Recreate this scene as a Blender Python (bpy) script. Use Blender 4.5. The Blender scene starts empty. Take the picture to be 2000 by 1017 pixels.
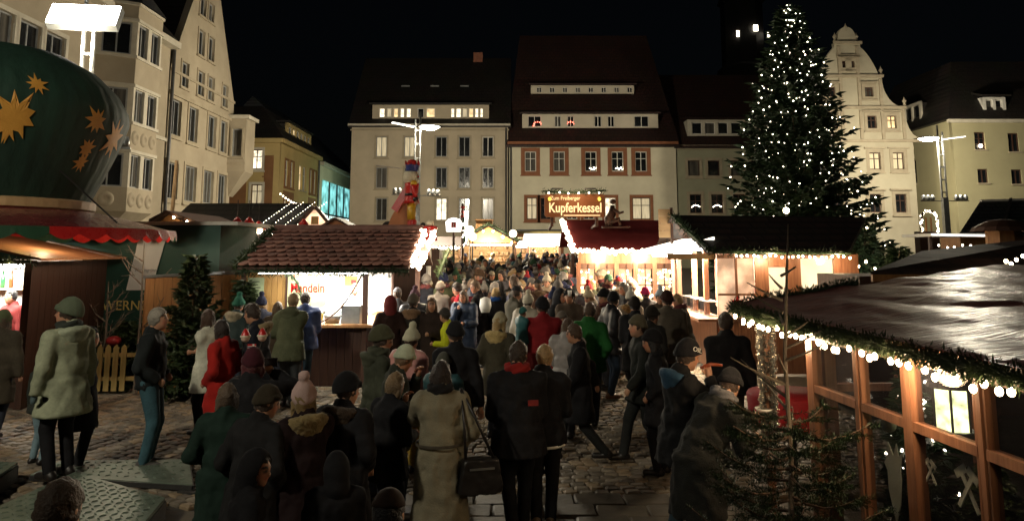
import bpy, math, random
import numpy as np
from mathutils import Vector, Matrix, noise as mnoise
random.seed(7); rng = np.random.default_rng(7)
SC = bpy.context.scene; COL = SC.collection
R = math.radians

# ------------------------------------------------------------------ camera, sky, faint fill sun, exposure
CAM_H = 2.45; FPX = 1450.0; PITCH = math.atan(190/1450)
cam_data = bpy.data.cameras.new('camera'); cam = bpy.data.objects.new('camera', cam_data); COL.objects.link(cam)
cam.location = (0, 0, CAM_H); cam.rotation_euler = (R(90)+PITCH, 0, 0)
cam_data.sensor_width = 36; cam_data.lens = 36*FPX/2000; cam_data.shift_y = -208.5/2000
cam_data.clip_start = 0.05; cam_data.clip_end = 2000
SC.camera = cam
world = bpy.data.worlds.new('World'); SC.world = world; world.use_nodes = True
wn = world.node_tree.nodes; wl = world.node_tree.links
sky = wn.new('ShaderNodeTexSky'); sky.sky_type = 'NISHITA'; sky.sun_disc = False
sky.sun_elevation = R(22); sky.sun_rotation = R(200); sky.ozone_density = 0.0; sky.dust_density = 6.0
bg = wn['Background']; bg.inputs['Strength'].default_value = 0.0004
wl.new(sky.outputs['Color'], bg.inputs['Color'])
sun_data = bpy.data.lights.new('fill_sun', 'SUN'); sun_data.energy = 0.03; sun_data.angle = R(12); sun_data.color = (1.0, .96, .82)  # faint sun lamp added as fill for the sides facing the camera
sun = bpy.data.objects.new('fill_sun', sun_data); COL.objects.link(sun)
sun.rotation_euler = (R(58), 0, R(-22))
SC.view_settings.view_transform = 'Standard'; SC.view_settings.look = 'None'
SC.view_settings.exposure = 0.4; SC.view_settings.gamma = 1.0; SC.view_settings.use_curve_mapping = False
SC.render.engine = 'CYCLES'
SC.cycles.use_denoising = True; SC.cycles.max_bounces = 6; SC.cycles.diffuse_bounces = 2; SC.cycles.glossy_bounces = 3
SC.cycles.transmission_bounces = 4; SC.cycles.transparent_max_bounces = 8
SC.cycles.sample_clamp_indirect = 2.0; SC.cycles.caustics_reflective = False; SC.cycles.caustics_refractive = False
SC.cycles.use_light_tree = True

# ------------------------------------------------------------------ survey: where a sight line meets a plane of the square
_c, _s = math.cos(PITCH), math.sin(PITCH)
def at(px, py, Y):
    u, v = (px-1000)/FPX, (300-py)/FPX; k = Y/(_c-v*_s)
    return Vector((u*k, Y, CAM_H+(_s+v*_c)*k))
def onX(px, py, X):
    u, v = (px-1000)/FPX, (300-py)/FPX; k = X/u
    return Vector((X, k*(_c-v*_s), CAM_H+(_s+v*_c)*k))
def gr(px, py, z=0.0):
    u, v = (px-1000)/FPX, (300-py)/FPX; k = (z-CAM_H)/(_s+v*_c)
    return Vector((u*k, k*(_c-v*_s), z))

# ------------------------------------------------------------------ materials
MATS = {}
def _nt(name):
    m = bpy.data.materials.new(name); m.use_nodes = True
    nt = m.node_tree; return m, nt, nt.nodes, nt.links, nt.nodes['Principled BSDF']
def _coord(n, l, scale=(1, 1, 1), src='Object'):
    tc = n.new('ShaderNodeTexCoord'); mp = n.new('ShaderNodeMapping'); mp.inputs['Scale'].default_value = scale
    l.new(tc.outputs[src], mp.inputs['Vector']); return mp.outputs['Vector']
def _bump(n, l, b, h, strength, dist=.02):
    bp = n.new('ShaderNodeBump'); bp.inputs['Strength'].default_value = strength; bp.inputs['Distance'].default_value = dist
    l.new(h, bp.inputs['Height']); l.new(bp.outputs['Normal'], b.inputs['Normal'])
def surf(name, c1, c2=None, rough=.7, scale=3.0, stretch=(1, 1, 1), bump=.3, bdist=.01, metallic=0, detail=8, spec=.4, fine=0, sheen=0, coat=0):
    """noise-mottled surface: c1 to c2 through a stretched noise, a second finer noise for relief"""
    if name in MATS: return MATS[name]
    m, nt, n, l, b = _nt(name)
    c2 = c2 or tuple(x*.6 for x in c1)
    v = _coord(n, l, stretch)
    t = n.new('ShaderNodeTexNoise'); t.inputs['Scale'].default_value = scale; t.inputs['Detail'].default_value = detail; t.inputs['Roughness'].default_value = .62
    l.new(v, t.inputs['Vector'])
    r = n.new('ShaderNodeValToRGB'); r.color_ramp.elements[0].position = .32; r.color_ramp.elements[1].position = .68
    r.color_ramp.elements[0].color = (*c2, 1); r.color_ramp.elements[1].color = (*c1, 1)
    l.new(t.outputs['Fac'], r.inputs['Fac']); l.new(r.outputs['Color'], b.inputs['Base Color'])
    t2 = n.new('ShaderNodeTexNoise'); t2.inputs['Scale'].default_value = fine or scale*7; t2.inputs['Detail'].default_value = 4
    l.new(v, t2.inputs['Vector']); _bump(n, l, b, t2.outputs['Fac'], bump, bdist)
    mr = n.new('ShaderNodeMapRange'); mr.inputs['To Min'].default_value = max(0, rough-.12); mr.inputs['To Max'].default_value = min(1, rough+.12)
    l.new(t2.outputs['Fac'], mr.inputs['Value']); l.new(mr.outputs['Result'], b.inputs['Roughness'])
    b.inputs['Metallic'].default_value = metallic; b.inputs['Specular IOR Level'].default_value = spec
    if sheen: b.inputs['Sheen Weight'].default_value = sheen
    if coat: b.inputs['Coat Weight'].default_value = coat
    MATS[name] = m; return m
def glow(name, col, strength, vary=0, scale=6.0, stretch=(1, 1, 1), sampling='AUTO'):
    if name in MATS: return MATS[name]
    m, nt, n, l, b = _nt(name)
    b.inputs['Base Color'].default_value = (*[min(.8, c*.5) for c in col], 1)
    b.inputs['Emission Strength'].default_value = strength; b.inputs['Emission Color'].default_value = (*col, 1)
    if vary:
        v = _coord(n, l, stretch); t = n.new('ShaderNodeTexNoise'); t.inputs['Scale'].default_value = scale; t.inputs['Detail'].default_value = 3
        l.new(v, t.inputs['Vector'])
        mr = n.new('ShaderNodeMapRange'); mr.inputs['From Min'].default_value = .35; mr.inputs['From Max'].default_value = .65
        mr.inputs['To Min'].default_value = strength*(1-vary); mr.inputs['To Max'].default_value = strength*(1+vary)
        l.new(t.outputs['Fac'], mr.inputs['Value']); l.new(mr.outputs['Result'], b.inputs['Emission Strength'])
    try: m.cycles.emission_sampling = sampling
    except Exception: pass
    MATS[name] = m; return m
def tinted(name, rough=.85, scale=40, bump=.35, bdist=.004, vary=.35, sheen=0, spec=.15, big=0):
    """cloth, wool, hair: the object's own colour, mottled by noise"""
    if name in MATS: return MATS[name]
    m, nt, n, l, b = _nt(name)
    oi = n.new('ShaderNodeObjectInfo'); v = _coord(n, l)
    t = n.new('ShaderNodeTexNoise'); t.inputs['Scale'].default_value = scale; t.inputs['Detail'].default_value = 5; l.new(v, t.inputs['Vector'])
    t3 = n.new('ShaderNodeTexNoise'); t3.inputs['Scale'].default_value = 5; t3.inputs['Detail'].default_value = 3; l.new(v, t3.inputs['Vector'])
    hf = n.new('ShaderNodeMath'); hf.operation = 'MULTIPLY_ADD'; hf.inputs[1].default_value = .35; hf.inputs[2].default_value = .325; l.new(t.outputs['Fac'], hf.inputs[0])
    ad = n.new('ShaderNodeMath'); ad.operation = 'ADD'; l.new(hf.outputs[0], ad.inputs[0]); l.new(t3.outputs['Fac'], ad.inputs[1])
    mr = n.new('ShaderNodeMapRange'); mr.inputs['From Min'].default_value = .7; mr.inputs['From Max'].default_value = 1.3
    mr.inputs['To Min'].default_value = 1-vary; mr.inputs['To Max'].default_value = 1+vary; l.new(ad.outputs[0], mr.inputs['Value'])
    mx = n.new('ShaderNodeMix'); mx.data_type = 'RGBA'; mx.blend_type = 'MULTIPLY'; mx.inputs[0].default_value = 1
    l.new(oi.outputs['Color'], mx.inputs[6]); l.new(mr.outputs['Result'], mx.inputs[7]); l.new(mx.outputs[2], b.inputs['Base Color'])
    b.inputs['Roughness'].default_value = rough; b.inputs['Sheen Weight'].default_value = sheen; b.inputs['Specular IOR Level'].default_value = spec
    _bump(n, l, b, t.outputs['Fac'], bump, bdist)
    MATS[name] = m; return m
def skin_mat():
    if 'skin' in MATS: return MATS['skin']
    m, nt, n, l, b = _nt('skin')
    a = n.new('ShaderNodeAttribute'); a.attribute_name = 'tone'; v = _coord(n, l)
    t = n.new('ShaderNodeTexNoise'); t.inputs['Scale'].default_value = 25; l.new(v, t.inputs['Vector'])
    mr = n.new('ShaderNodeMapRange'); mr.inputs['To Min'].default_value = .8; mr.inputs['To Max'].default_value = 1.15; l.new(t.outputs['Fac'], mr.inputs['Value'])
    mx = n.new('ShaderNodeMix'); mx.data_type = 'RGBA'; mx.blend_type = 'MULTIPLY'; mx.inputs[0].default_value = 1
    l.new(a.outputs['Color'], mx.inputs[6]); l.new(mr.outputs['Result'], mx.inputs[7]); l.new(mx.outputs[2], b.inputs['Base Color'])
    b.inputs['Roughness'].default_value = .5; b.inputs['Subsurface Weight'].default_value = .08; b.inputs['Subsurface Radius'].default_value = (.02, .008, .004)
    MATS['skin'] = m; return m
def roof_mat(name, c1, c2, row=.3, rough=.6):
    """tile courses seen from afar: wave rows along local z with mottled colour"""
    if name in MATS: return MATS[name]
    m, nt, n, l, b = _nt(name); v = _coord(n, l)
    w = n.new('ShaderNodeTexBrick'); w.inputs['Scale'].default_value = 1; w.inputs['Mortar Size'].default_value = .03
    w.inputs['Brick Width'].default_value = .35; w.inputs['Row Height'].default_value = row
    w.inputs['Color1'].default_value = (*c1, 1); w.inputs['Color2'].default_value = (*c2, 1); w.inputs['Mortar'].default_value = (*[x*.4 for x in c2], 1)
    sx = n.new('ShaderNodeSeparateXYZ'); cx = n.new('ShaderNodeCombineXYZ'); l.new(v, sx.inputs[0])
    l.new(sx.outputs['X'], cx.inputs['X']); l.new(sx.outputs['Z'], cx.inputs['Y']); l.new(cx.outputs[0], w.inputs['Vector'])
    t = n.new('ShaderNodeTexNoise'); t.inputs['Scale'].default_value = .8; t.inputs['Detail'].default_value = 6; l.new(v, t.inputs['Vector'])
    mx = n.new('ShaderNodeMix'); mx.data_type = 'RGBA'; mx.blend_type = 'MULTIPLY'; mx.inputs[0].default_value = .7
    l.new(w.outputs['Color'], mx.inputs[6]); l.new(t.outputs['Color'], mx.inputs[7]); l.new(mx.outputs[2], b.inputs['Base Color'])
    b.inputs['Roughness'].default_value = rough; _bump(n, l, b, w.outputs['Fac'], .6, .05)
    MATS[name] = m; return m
def glass_mat(name, tint=(.9, .9, .9), mixf=.82, rough=.03):
    if name in MATS: return MATS[name]
    m, nt, n, l, b = _nt(name)
    b.inputs['Base Color'].default_value = (.02, .02, .025, 1); b.inputs['Roughness'].default_value = rough; b.inputs['Specular IOR Level'].default_value = .8
    tr = n.new('ShaderNodeBsdfTransparent'); tr.inputs['Color'].default_value = (*tint, 1)
    ms = n.new('ShaderNodeMixShader'); ms.inputs[0].default_value = mixf
    v = _coord(n, l); t = n.new('ShaderNodeTexNoise'); t.inputs['Scale'].default_value = 3; l.new(v, t.inputs['Vector']); _bump(n, l, b, t.outputs['Fac'], .04, .01)
    l.new(b.outputs[0], ms.inputs[1]); l.new(tr.outputs[0], ms.inputs[2]); l.new(ms.outputs[0], n['Material Output'].inputs['Surface'])
    MATS[name] = m; return m

plaster_cream = surf('plaster_cream', (.74, .69, .52), (.55, .5, .37), .85, .35, bump=.25, fine=14, bdist=.02)
plaster_grey = surf('plaster_grey', (.56, .48, .35), (.4, .34, .25), .85, .35, bump=.25, fine=14, bdist=.02)
plaster_white = surf('plaster_white', (.66, .6, .48), (.53, .47, .36), .85, .45, bump=.25, fine=14, bdist=.02)
plaster_yellow = surf('plaster_yellow', (.52, .39, .17), (.4, .3, .12), .85, .5, bump=.25, fine=14, bdist=.02)
plaster_sand = surf('plaster_sand', (.45, .385, .28), (.33, .28, .2), .85, .45, bump=.25, fine=14, bdist=.02)
plaster_olive = surf('plaster_olive', (.42, .385, .23), (.35, .32, .19), .85, .4, bump=.25, fine=14, bdist=.02)
plaster_brown = surf('plaster_brown', (.25, .12, .05), (.18, .085, .035), .8, 1.2, bump=.2)
stone_trim = surf('stone_trim', (.42, .36, .26), (.32, .27, .19), .8, 2.5, bump=.3)
stone_pale = surf('stone_pale', (.6, .56, .46), (.48, .44, .35), .8, 2.5, bump=.3)
red_trim = surf('red_stone_trim', (.3, .12, .055), (.22, .085, .04), .75, 2.5, bump=.3)
white_paint = surf('white_paint', (.72, .7, .64), (.6, .58, .52), .5, 4, bump=.1)
grey_paint = surf('grey_paint', (.3, .31, .31), (.22, .23, .23), .5, 4, bump=.1)
curtain_pane = surf('curtained_glass_pane', (.13, .12, .1), (.03, .03, .03), .2, 1.3, (4, 1, .35), .05, spec=.6)
dark_pane = surf('dark_glass_pane', (.016, .018, .02), (.008, .009, .01), .12, 1.5, bump=.05, spec=.6)
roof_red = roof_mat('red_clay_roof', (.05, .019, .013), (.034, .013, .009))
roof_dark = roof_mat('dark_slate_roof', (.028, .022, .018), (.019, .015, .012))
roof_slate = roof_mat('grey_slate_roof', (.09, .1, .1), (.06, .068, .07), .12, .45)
wood_mid = surf('pine_boards', (.34, .17, .06), (.22, .1, .035), .6, 2.2, (9, 9, .7), .35, .006)
wood_red = surf('reddish_varnished_wood', (.26, .12, .066), (.12, .05, .026), .38, 2.2, (9, 9, .7), .3, .005, spec=.5)
wood_dark = surf('dark_brown_wood', (.075, .035, .022), (.045, .02, .013), .6, 2.2, (9, 9, .7), .3, .006)
wood_yellow = surf('golden_pine', (.42, .25, .085), (.3, .165, .05), .55, 2.2, (10, 10, .6), .3, .006)
wood_pale = surf('pale_plywood', (.5, .33, .17), (.4, .25, .12), .6, 1.6, (1, 6, 6), .25, .004)
fence_wood = surf('weathered_fence_wood', (.4, .3, .11), (.28, .2, .07), .75, 3, (8, 8, .8), .4, .008)
tarp_red = surf('red_roof_tarpaulin', (.22, .035, .035), (.16, .024, .026), .55, 1.4, bump=.4, fine=5, bdist=.03, spec=.4)
tarp_brown = surf('wrinkled_red_brown_tarpaulin', (.17, .055, .042), (.085, .028, .024), .36, 1.6, (4.5, .55, 1), .8, .02, fine=9, spec=.24)
green_cloth = surf('dark_green_canvas', (.013, .045, .028), (.008, .026, .017), .75, 3, (1, 1, .15), .5, .03, fine=9)
gold_cloth = surf('gold_star_cloth', (.68, .34, .06), (.55, .26, .04), .6, 4, bump=.3)
green_panel = surf('green_beer_trailer_panel', (.02, .075, .055), (.015, .055, .042), .5, 2, bump=.1)
metal_grey = surf('galvanised_metal', (.36, .37, .36), (.24, .25, .25), .38, 5, bump=.15, metallic=.8)
metal_dark = surf('dark_metal', (.08, .08, .08), (.05, .05, .05), .45, 5, bump=.15, metallic=.6)
plate_metal = surf('wet_tread_plate', (.19, .24, .19), (.11, .145, .115), .42, 4, bump=.25, metallic=.3)
cable_black = surf('black_rubber', (.015, .015, .015), (.01, .01, .01), .5, 9)
needle_dark = surf('dark_fir_needles', (.03, .06, .022), (.014, .03, .012), .55, 2.5, bump=.2)
needle_mid = surf('fir_needles', (.06, .09, .034), (.026, .045, .018), .5, 6, bump=.2)
bark = surf('conifer_bark', (.13, .085, .055), (.07, .045, .03), .85, 8, (1, 1, .3), .8, .02)
bark_pale = surf('pale_twig_bark', (.19, .155, .115), (.1, .08, .06), .8, 10, (1, 1, .4), .6, .01)
clay_tile = surf('clay_tile', (.36, .17, .13), (.22, .1, .08), .62, 3.5, bump=.4, fine=30)
clay_tile_b = surf('weathered_clay_tile', (.3, .155, .125), (.17, .085, .07), .66, 3.5, bump=.4, fine=30)
clay_tile_c = surf('pale_clay_tile', (.44, .23, .18), (.28, .13, .1), .6, 3.5, bump=.4, fine=30)
cobble_mats = [surf('granite_cobble_%s' % k, c, tuple(x*.6 for x in c), .7, 5, bump=.7, fine=24, bdist=.012, spec=.25) for k, c in (('grey', (.25, .21, .16)), ('warm', (.28, .21, .135)), ('dark', (.16, .135, .105)))]
slab_mats = [surf('paving_slab_%s' % k, c, tuple(x*.55 for x in c), .65, 2.5, bump=.5, fine=18, bdist=.01, spec=.3) for k, c in (('light', (.15, .12, .08)), ('mid', (.115, .092, .062)))]
ground_mat = surf('trodden_ground', (.06, .052, .042), (.035, .03, .025), .6, 1.2, bump=.6, fine=20, bdist=.02)
mirror_white = surf('white_board', (.78, .77, .73), (.7, .69, .65), .5, 3, bump=.05)
paper_yellow = surf('yellow_print', (.62, .5, .12), (.4, .32, .1), .6, 14, bump=.05)
paper_green = surf('green_print', (.42, .5, .3), (.3, .38, .24), .6, 9, bump=.05)
red_gloss = surf('red_gloss_paint', (.5, .022, .02), (.38, .015, .015), .3, 5, bump=.08, spec=.5)
yellow_gloss = surf('yellow_gloss_paint', (.62, .36, .03), (.5, .28, .02), .35, 5, bump=.08)
blue_gloss = surf('blue_gloss_paint', (.03, .05, .2), (.02, .03, .14), .3, 5, bump=.08)
fur_white = surf('white_plush', (.66, .6, .46), (.5, .45, .34), .9, 14, bump=.8, fine=50)
flesh_paint = surf('painted_wood_face', (.55, .3, .18), (.45, .24, .14), .45, 6, bump=.1)
black_gloss = surf('black_gloss_paint', (.012, .012, .012), (.008, .008, .008), .3, 5, bump=.05)
gold_metal = surf('gold_paint', (.6, .4, .1), (.45, .28, .06), .4, 8, bump=.1, metallic=.4)
tinsel = surf('silver_tinsel', (.8, .78, .72), (.5, .48, .44), .22, 20, bump=.9, fine=60, metallic=.9)
sign_brown = surf('brown_sign_board', (.22, .075, .022), (.17, .055, .016), .5, 3, bump=.15)
lettering_cream = glow('illuminated_lettering', (1.0, .72, .36), .9)
table_red = surf('red_tablecloth', (.42, .02, .025), (.32, .015, .02), .7, 6, bump=.3)
pane_clear = glass_mat('clear_pane')
lit_warm = glow('lit_window_warm', (1.0, .72, .36), .75, .5, 2.2)
lit_white = glow('lit_window_white', (1.0, .86, .62), 1.1, .55, 3.0)
lit_curtain = glow('lit_curtained_window', (1.0, .84, .54), .28, .35, 5, (3, 1, .2))
lit_teal = glow('shop_window_teal', (.3, .85, .85), .55, .75, 1.1)
lit_shop = glow('shop_window_white', (.72, 1.0, .95), 1.3, .8, 1.6)
bulb_white = glow('fairy_light_bulb', (1.0, .86, .66), 14, sampling='NONE')
bulb_warm = glow('warm_bulb', (1.0, .74, .42), 30)
bulb_row = glow('bulb_row_light', (1.0, .82, .56), 9)
lamp_white = glow('street_lamp_diffuser', (1.0, .98, .9), 40)
tube_white = glow('fluorescent_tube', (1.0, .95, .84), 16)
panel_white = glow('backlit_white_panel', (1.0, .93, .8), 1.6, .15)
backlit_cream = glow('backlit_cream_blind', (1.0, .76, .46), 1.9, .2, 1.5)
backlit_print = glow('backlit_pale_print', (1.0, .6, .36), 1.4, .5, 3)
cloth = tinted('woven_cloth'); wool = tinted('knitted_wool', .95, 90, .7, .006, .3, .04)
puffy = tinted('quilted_nylon', .5, 22, .3, .006, .25, 0, .3); hair_m = tinted('hair', .55, 75, 1.0, .012, .6, .1, .4)
fur_m = tinted('fur_trim', .95, 70, 1.0, .012, .6, .1); leather = tinted('leather', .4, 50, .3, .003, .3, 0, .5)
ALL_TINT = (cloth, wool, puffy, hair_m, fur_m, leather)
# ------------------------------------------------------------------ mesh and object helpers
class MB:
    def __init__(s): s.v = []; s.f = []
    def add(s, vs, fs):
        o = len(s.v); s.v.extend([tuple(map(float, p)) for p in vs]); s.f.extend([tuple(i+o for i in f) for f in fs]); return s
    def box(s, c, d, rot=None):
        x, y, z = d[0]/2, d[1]/2, d[2]/2
        vs = [Vector(p) for p in ((-x,-y,-z),(x,-y,-z),(x,y,-z),(-x,y,-z),(-x,-y,z),(x,-y,z),(x,y,z),(-x,y,z))]
        if rot is not None: vs = [rot @ p for p in vs]
        return s.add([p+Vector(c) for p in vs], [(0,3,2,1),(4,5,6,7),(0,1,5,4),(1,2,6,5),(2,3,7,6),(3,0,4,7)])
    def span(s, a, b):
        return s.box([(p+q)/2 for p, q in zip(a, b)], [abs(q-p) for p, q in zip(a, b)])
    def bar(s, p0, p1, w, h=None, up=(0, 0, 1)):
        p0, p1 = Vector(p0), Vector(p1); h = h or w; d = p1-p0; L = d.length; d.normalize()
        u = Vector(up)
        if abs(d.dot(u)) > .98: u = Vector((0, 1, 0))
        x = d.cross(u).normalized(); z = x.cross(d)
        m = Matrix((x, d, z)).transposed(); return s.box((p0+p1)/2, (w, L, h), m)
    def tube(s, path, rad, n=8, cap=True):
        path = [Vector(p) for p in path]; k = len(path)
        if not hasattr(rad, '__len__'): rad = [rad]*k
        rings = []; prev = None
        for i, p in enumerate(path):
            d = (path[min(i+1, k-1)]-path[max(i-1, 0)]).normalized()
            u = prev if prev is not None else (Vector((0, 0, 1)) if abs(d.z) < .9 else Vector((1, 0, 0)))
            x = (u-d*u.dot(d)).normalized(); prev = x; y = d.cross(x)
            rings.append([p+(x*math.cos(a)+y*math.sin(a))*rad[i] for a in [2*math.pi*j/n for j in range(n)]])
        fs = [(i*n+j, i*n+(j+1) % n, (i+1)*n+(j+1) % n, (i+1)*n+j) for i in range(k-1) for j in range(n)]
        if cap: fs += [tuple(range(n-1, -1, -1)), tuple((k-1)*n+j for j in range(n))]
        return s.add([p for r in rings for p in r], fs)
    def lathe(s, prof, n=24, c=(0, 0, 0), a0=0, a1=2*math.pi):
        full = abs(a1-a0-2*math.pi) < 1e-6; m = n if full else n+1; c = Vector(c)
        vs = [c+Vector((r*math.cos(a0+(a1-a0)*j/n), r*math.sin(a0+(a1-a0)*j/n), z)) for r, z in prof for j in range(m)]
        fs = [(i*m+j, i*m+(j+1) % m, (i+1)*m+(j+1) % m, (i+1)*m+j) for i in range(len(prof)-1) for j in range(n)]
        return s.add(vs, fs)
    def ball(s, c, r, n=8, k=5, sz=1):
        return s.lathe([(max(1e-4, r*math.sin(math.pi*i/k)), -r*sz*math.cos(math.pi*i/k)) for i in range(k+1)], n, c)
    def quad(s, a, b, c, d): return s.add([a, b, c, d], [(0, 1, 2, 3)])
    def prism(s, pts, y0, y1):
        """closed outline (x,z) given counter-clockwise seen from -y, between y0 and y1"""
        n = len(pts)
        vs = [(x, y0, z) for x, z in pts]+[(x, y1, z) for x, z in pts]
        return s.add(vs, [tuple(range(n)), tuple(range(2*n-1, n-1, -1))]+[(i, i+n, (i+1) % n+n, (i+1) % n) for i in range(n)])
    def mesh(s, name='mesh', smooth=False):
        m = bpy.data.meshes.new(name); m.from_pydata(s.v, [], s.f)
        if smooth: m.polygons.foreach_set('use_smooth', [True]*len(m.polygons))
        m.update(); return m
    def build(s, name, mat, parent=None, smooth=False, loc=None): return obj(name, s.mesh(name, smooth), mat, parent, loc)
def obj(name, mesh, mat=None, parent=None, loc=None, rotz=0):
    o = bpy.data.objects.new(name, mesh); COL.objects.link(o)
    if mat is not None and mesh is not None:
        if not mesh.materials: mesh.materials.append(mat)
        elif mesh.materials[0] != mat:
            o.material_slots[0].link = 'OBJECT'; o.material_slots[0].material = mat
    if parent: o.parent = parent
    if loc is not None: o.location = loc
    if rotz: o.rotation_euler.z = rotz
    return o
USED = set()
def tag(o, label, cat, group=None):
    o['label'] = label; o['category'] = cat
    if group: o['group'] = group
    return o
def thing(name, label, cat, loc=(0, 0, 0), rotz=0, group=None):
    o = bpy.data.objects.new(name, None); COL.objects.link(o); o.empty_display_size = .2
    o.location = loc; o.rotation_euler.z = rotz; return tag(o, label, cat, group)
def struct(o, kind='structure'): o['kind'] = kind; return o
def copy_tree(o, parent=None):
    c = o.copy(); COL.objects.link(c); c.parent = parent
    for ch in o.children: copy_tree(ch, c)
    return c
def lamp(name, kind, loc, power, col=(1, .95, .85), size=.2, parent=None, spot=None, rot=None):
    d = bpy.data.lights.new(name, kind); d.energy = power; d.color = col
    if kind == 'AREA': d.size = size
    elif kind == 'SPOT': d.shadow_soft_size = size; d.spot_size = spot or R(120); d.spot_blend = .5
    else: d.shadow_soft_size = size
    o = bpy.data.objects.new(name, d); COL.objects.link(o); o.location = loc
    if rot: o.rotation_euler = rot
    if parent: o.parent = parent
    return o
def poly_wall(outline, holes, thick):
    """flat wall with true openings: outline in (x,z), front face at y=0, back at y=thick"""
    cu = bpy.data.curves.new('wall', 'CURVE'); cu.dimensions = '2D'; cu.fill_mode = 'BOTH'; cu.extrude = thick/2
    def sp(pts):
        s = cu.splines.new('POLY'); s.points.add(len(pts)-1)
        for p, q in zip(s.points, pts): p.co = (q[0], q[1], 0, 1)
        s.use_cyclic_u = True
    sp(outline)
    jr = random.Random(len(holes)); j = lambda: jr.uniform(-.0015, .0015)
    for x0, z0, x1, z1 in holes: sp([(x0+j(), z0+j()), (x1+j(), z0+j()), (x1+j(), z1+j()), (x0+j(), z1+j())])
    o = bpy.data.objects.new('wall', cu); m = bpy.data.meshes.new_from_object(o)
    m.transform(Matrix(((1, 0, 0, 0), (0, 0, -1, thick/2), (0, 1, 0, 0), (0, 0, 0, 1))))
    m.materials.clear(); bpy.data.objects.remove(o); return m
def text_mesh(body, size, depth=.01, sx=1, spacing=1, shear=0, bold=0):
    cu = bpy.data.curves.new('lettering', 'FONT'); cu.body = body; cu.size = size; cu.extrude = depth; cu.align_x = 'CENTER'; cu.align_y = 'CENTER'
    cu.space_character = spacing; cu.shear = shear; cu.offset = bold; cu.resolution_u = 3
    o = bpy.data.objects.new('lettering', cu); m = bpy.data.meshes.new_from_object(o)
    m.transform(Matrix(((sx, 0, 0, 0), (0, 0, -1, 0), (0, 1, 0, 0), (0, 0, 0, 1)))); m.materials.clear(); bpy.data.objects.remove(o); return m
MESH_CACHE = {}; WR = random.Random(4)
def cached(key, fn):
    if key not in MESH_CACHE: MESH_CACHE[key] = fn()
    return MESH_CACHE[key]
def ring_mesh(w, h, b, y0, y1):
    m = MB(); m.span((-w/2-b, y0, -h/2-b), (-w/2, y1, h/2+b)); m.span((w/2, y0, -h/2-b), (w/2+b, y1, h/2+b))
    m.span((-w/2, y0, -h/2-b), (w/2, y1, -h/2)); m.span((-w/2, y0, h/2), (w/2, y1, h/2+b)); return m
def window(par, x, z, w, h, kind='cross', fmat=None, pane=None, trim=None, tw=.15, sill=True, arch=False):
    """recessed casement: frame with bars, pane behind it, optional proud surround and sill; centre (x,z) on the wall's face"""
    w = round(w, 2); h = round(h, 2); fmat = fmat or white_paint; pane = pane or WR.choice((dark_pane, dark_pane, curtain_pane))
    def fr():
        m = ring_mesh(w-.12, h-.12, .06, .1, .17)
        a, b = w/2-.06, h/2-.06
        if kind in ('cross', 'six', 'two'): m.span((-.03, .105, -b), (.03, .165, b))
        if kind == 'cross': m.span((-a, .107, b*.28), (-.03, .163, b*.28+.05)); m.span((.03, .107, b*.28), (a, .163, b*.28+.05))
        if kind == 'six':
            for k in (.33, -.33): m.span((-a, .107, b*k-.015), (-.03, .163, b*k+.015)); m.span((.03, .107, b*k-.015), (a, .163, b*k+.015))
        if kind == 'three':
            for k in (-.33, .33): m.span((a*k-.025, .105, -b), (a*k+.025, .165, b))
        return m.mesh('window')
    o = obj('window', cached(('wf', w, h, kind), fr), fmat, par, (x, 0, z))
    obj('pane', cached(('wp', w, h), lambda: MB().span((-w/2+.05, .14, -h/2+.05), (w/2-.05, .15, h/2-.05)).mesh('pane')), pane, o)
    if trim: obj('surround', cached(('wt', w, h, tw), lambda: ring_mesh(w, h, tw, -.05, .03).mesh('surround')), trim, o)
    if sill: obj('sill', cached(('ws', w, tw if trim else 0), lambda: MB().span((-w/2-(tw if trim else 0)-.06, -.12, -.06), (w/2+(tw if trim else 0)+.06, .09, .02)).mesh('sill')), trim or stone_trim, o, (0, 0, -h/2-(tw if trim else 0)))
    return o
def gable_roof(par, w, d, h, rh, over=.45, mat=None, y0=0, hip=0, name='roof', x0=0, thick=.18):
    """ridge along x over a body x0..x0+w, y0..y0+d with eaves at h"""
    m = MB(); a, b = x0-over, x0+w+over; f, k = y0-over, y0+d+over; rz = h+rh; e = h-over*rh/(d/2); ym = y0+d/2; t = thick
    top = [(a, f, e), (b, f, e), (b-hip, ym, rz), (a+hip, ym, rz), (b, k, e), (a, k, e)]
    vs = [(x, y, z+t) for x, y, z in top]+top
    m.add(vs, [(0, 1, 2, 3), (3, 2, 4, 5), (1, 4, 2), (0, 3, 5), (6, 9, 8, 7), (9, 11, 10, 8), (0, 6, 7, 1), (4, 10, 11, 5), (1, 7, 10, 4), (0, 5, 11, 6)])
    return m.build(name, mat or roof_dark, par)
def ico_points(n): return rng.normal(size=(n, 3))
def needles(m, p, d, L, W, roll):
    """one tapered needle spray: two crossed slim blades"""
    d = Vector(d).normalized(); u = Vector((0, 0, 1)) if abs(d.z) < .9 else Vector((1, 0, 0))
    x = d.cross(u).normalized(); y = x.cross(d); c, s = math.cos(roll), math.sin(roll)
    for a, b in ((c, s), (-s, c)):
        q = x*a+y*b
        m.add([p, p+d*L*.45+q*W, p+d*L, p+d*L*.45-q*W], [(0, 1, 2, 3)])
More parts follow.
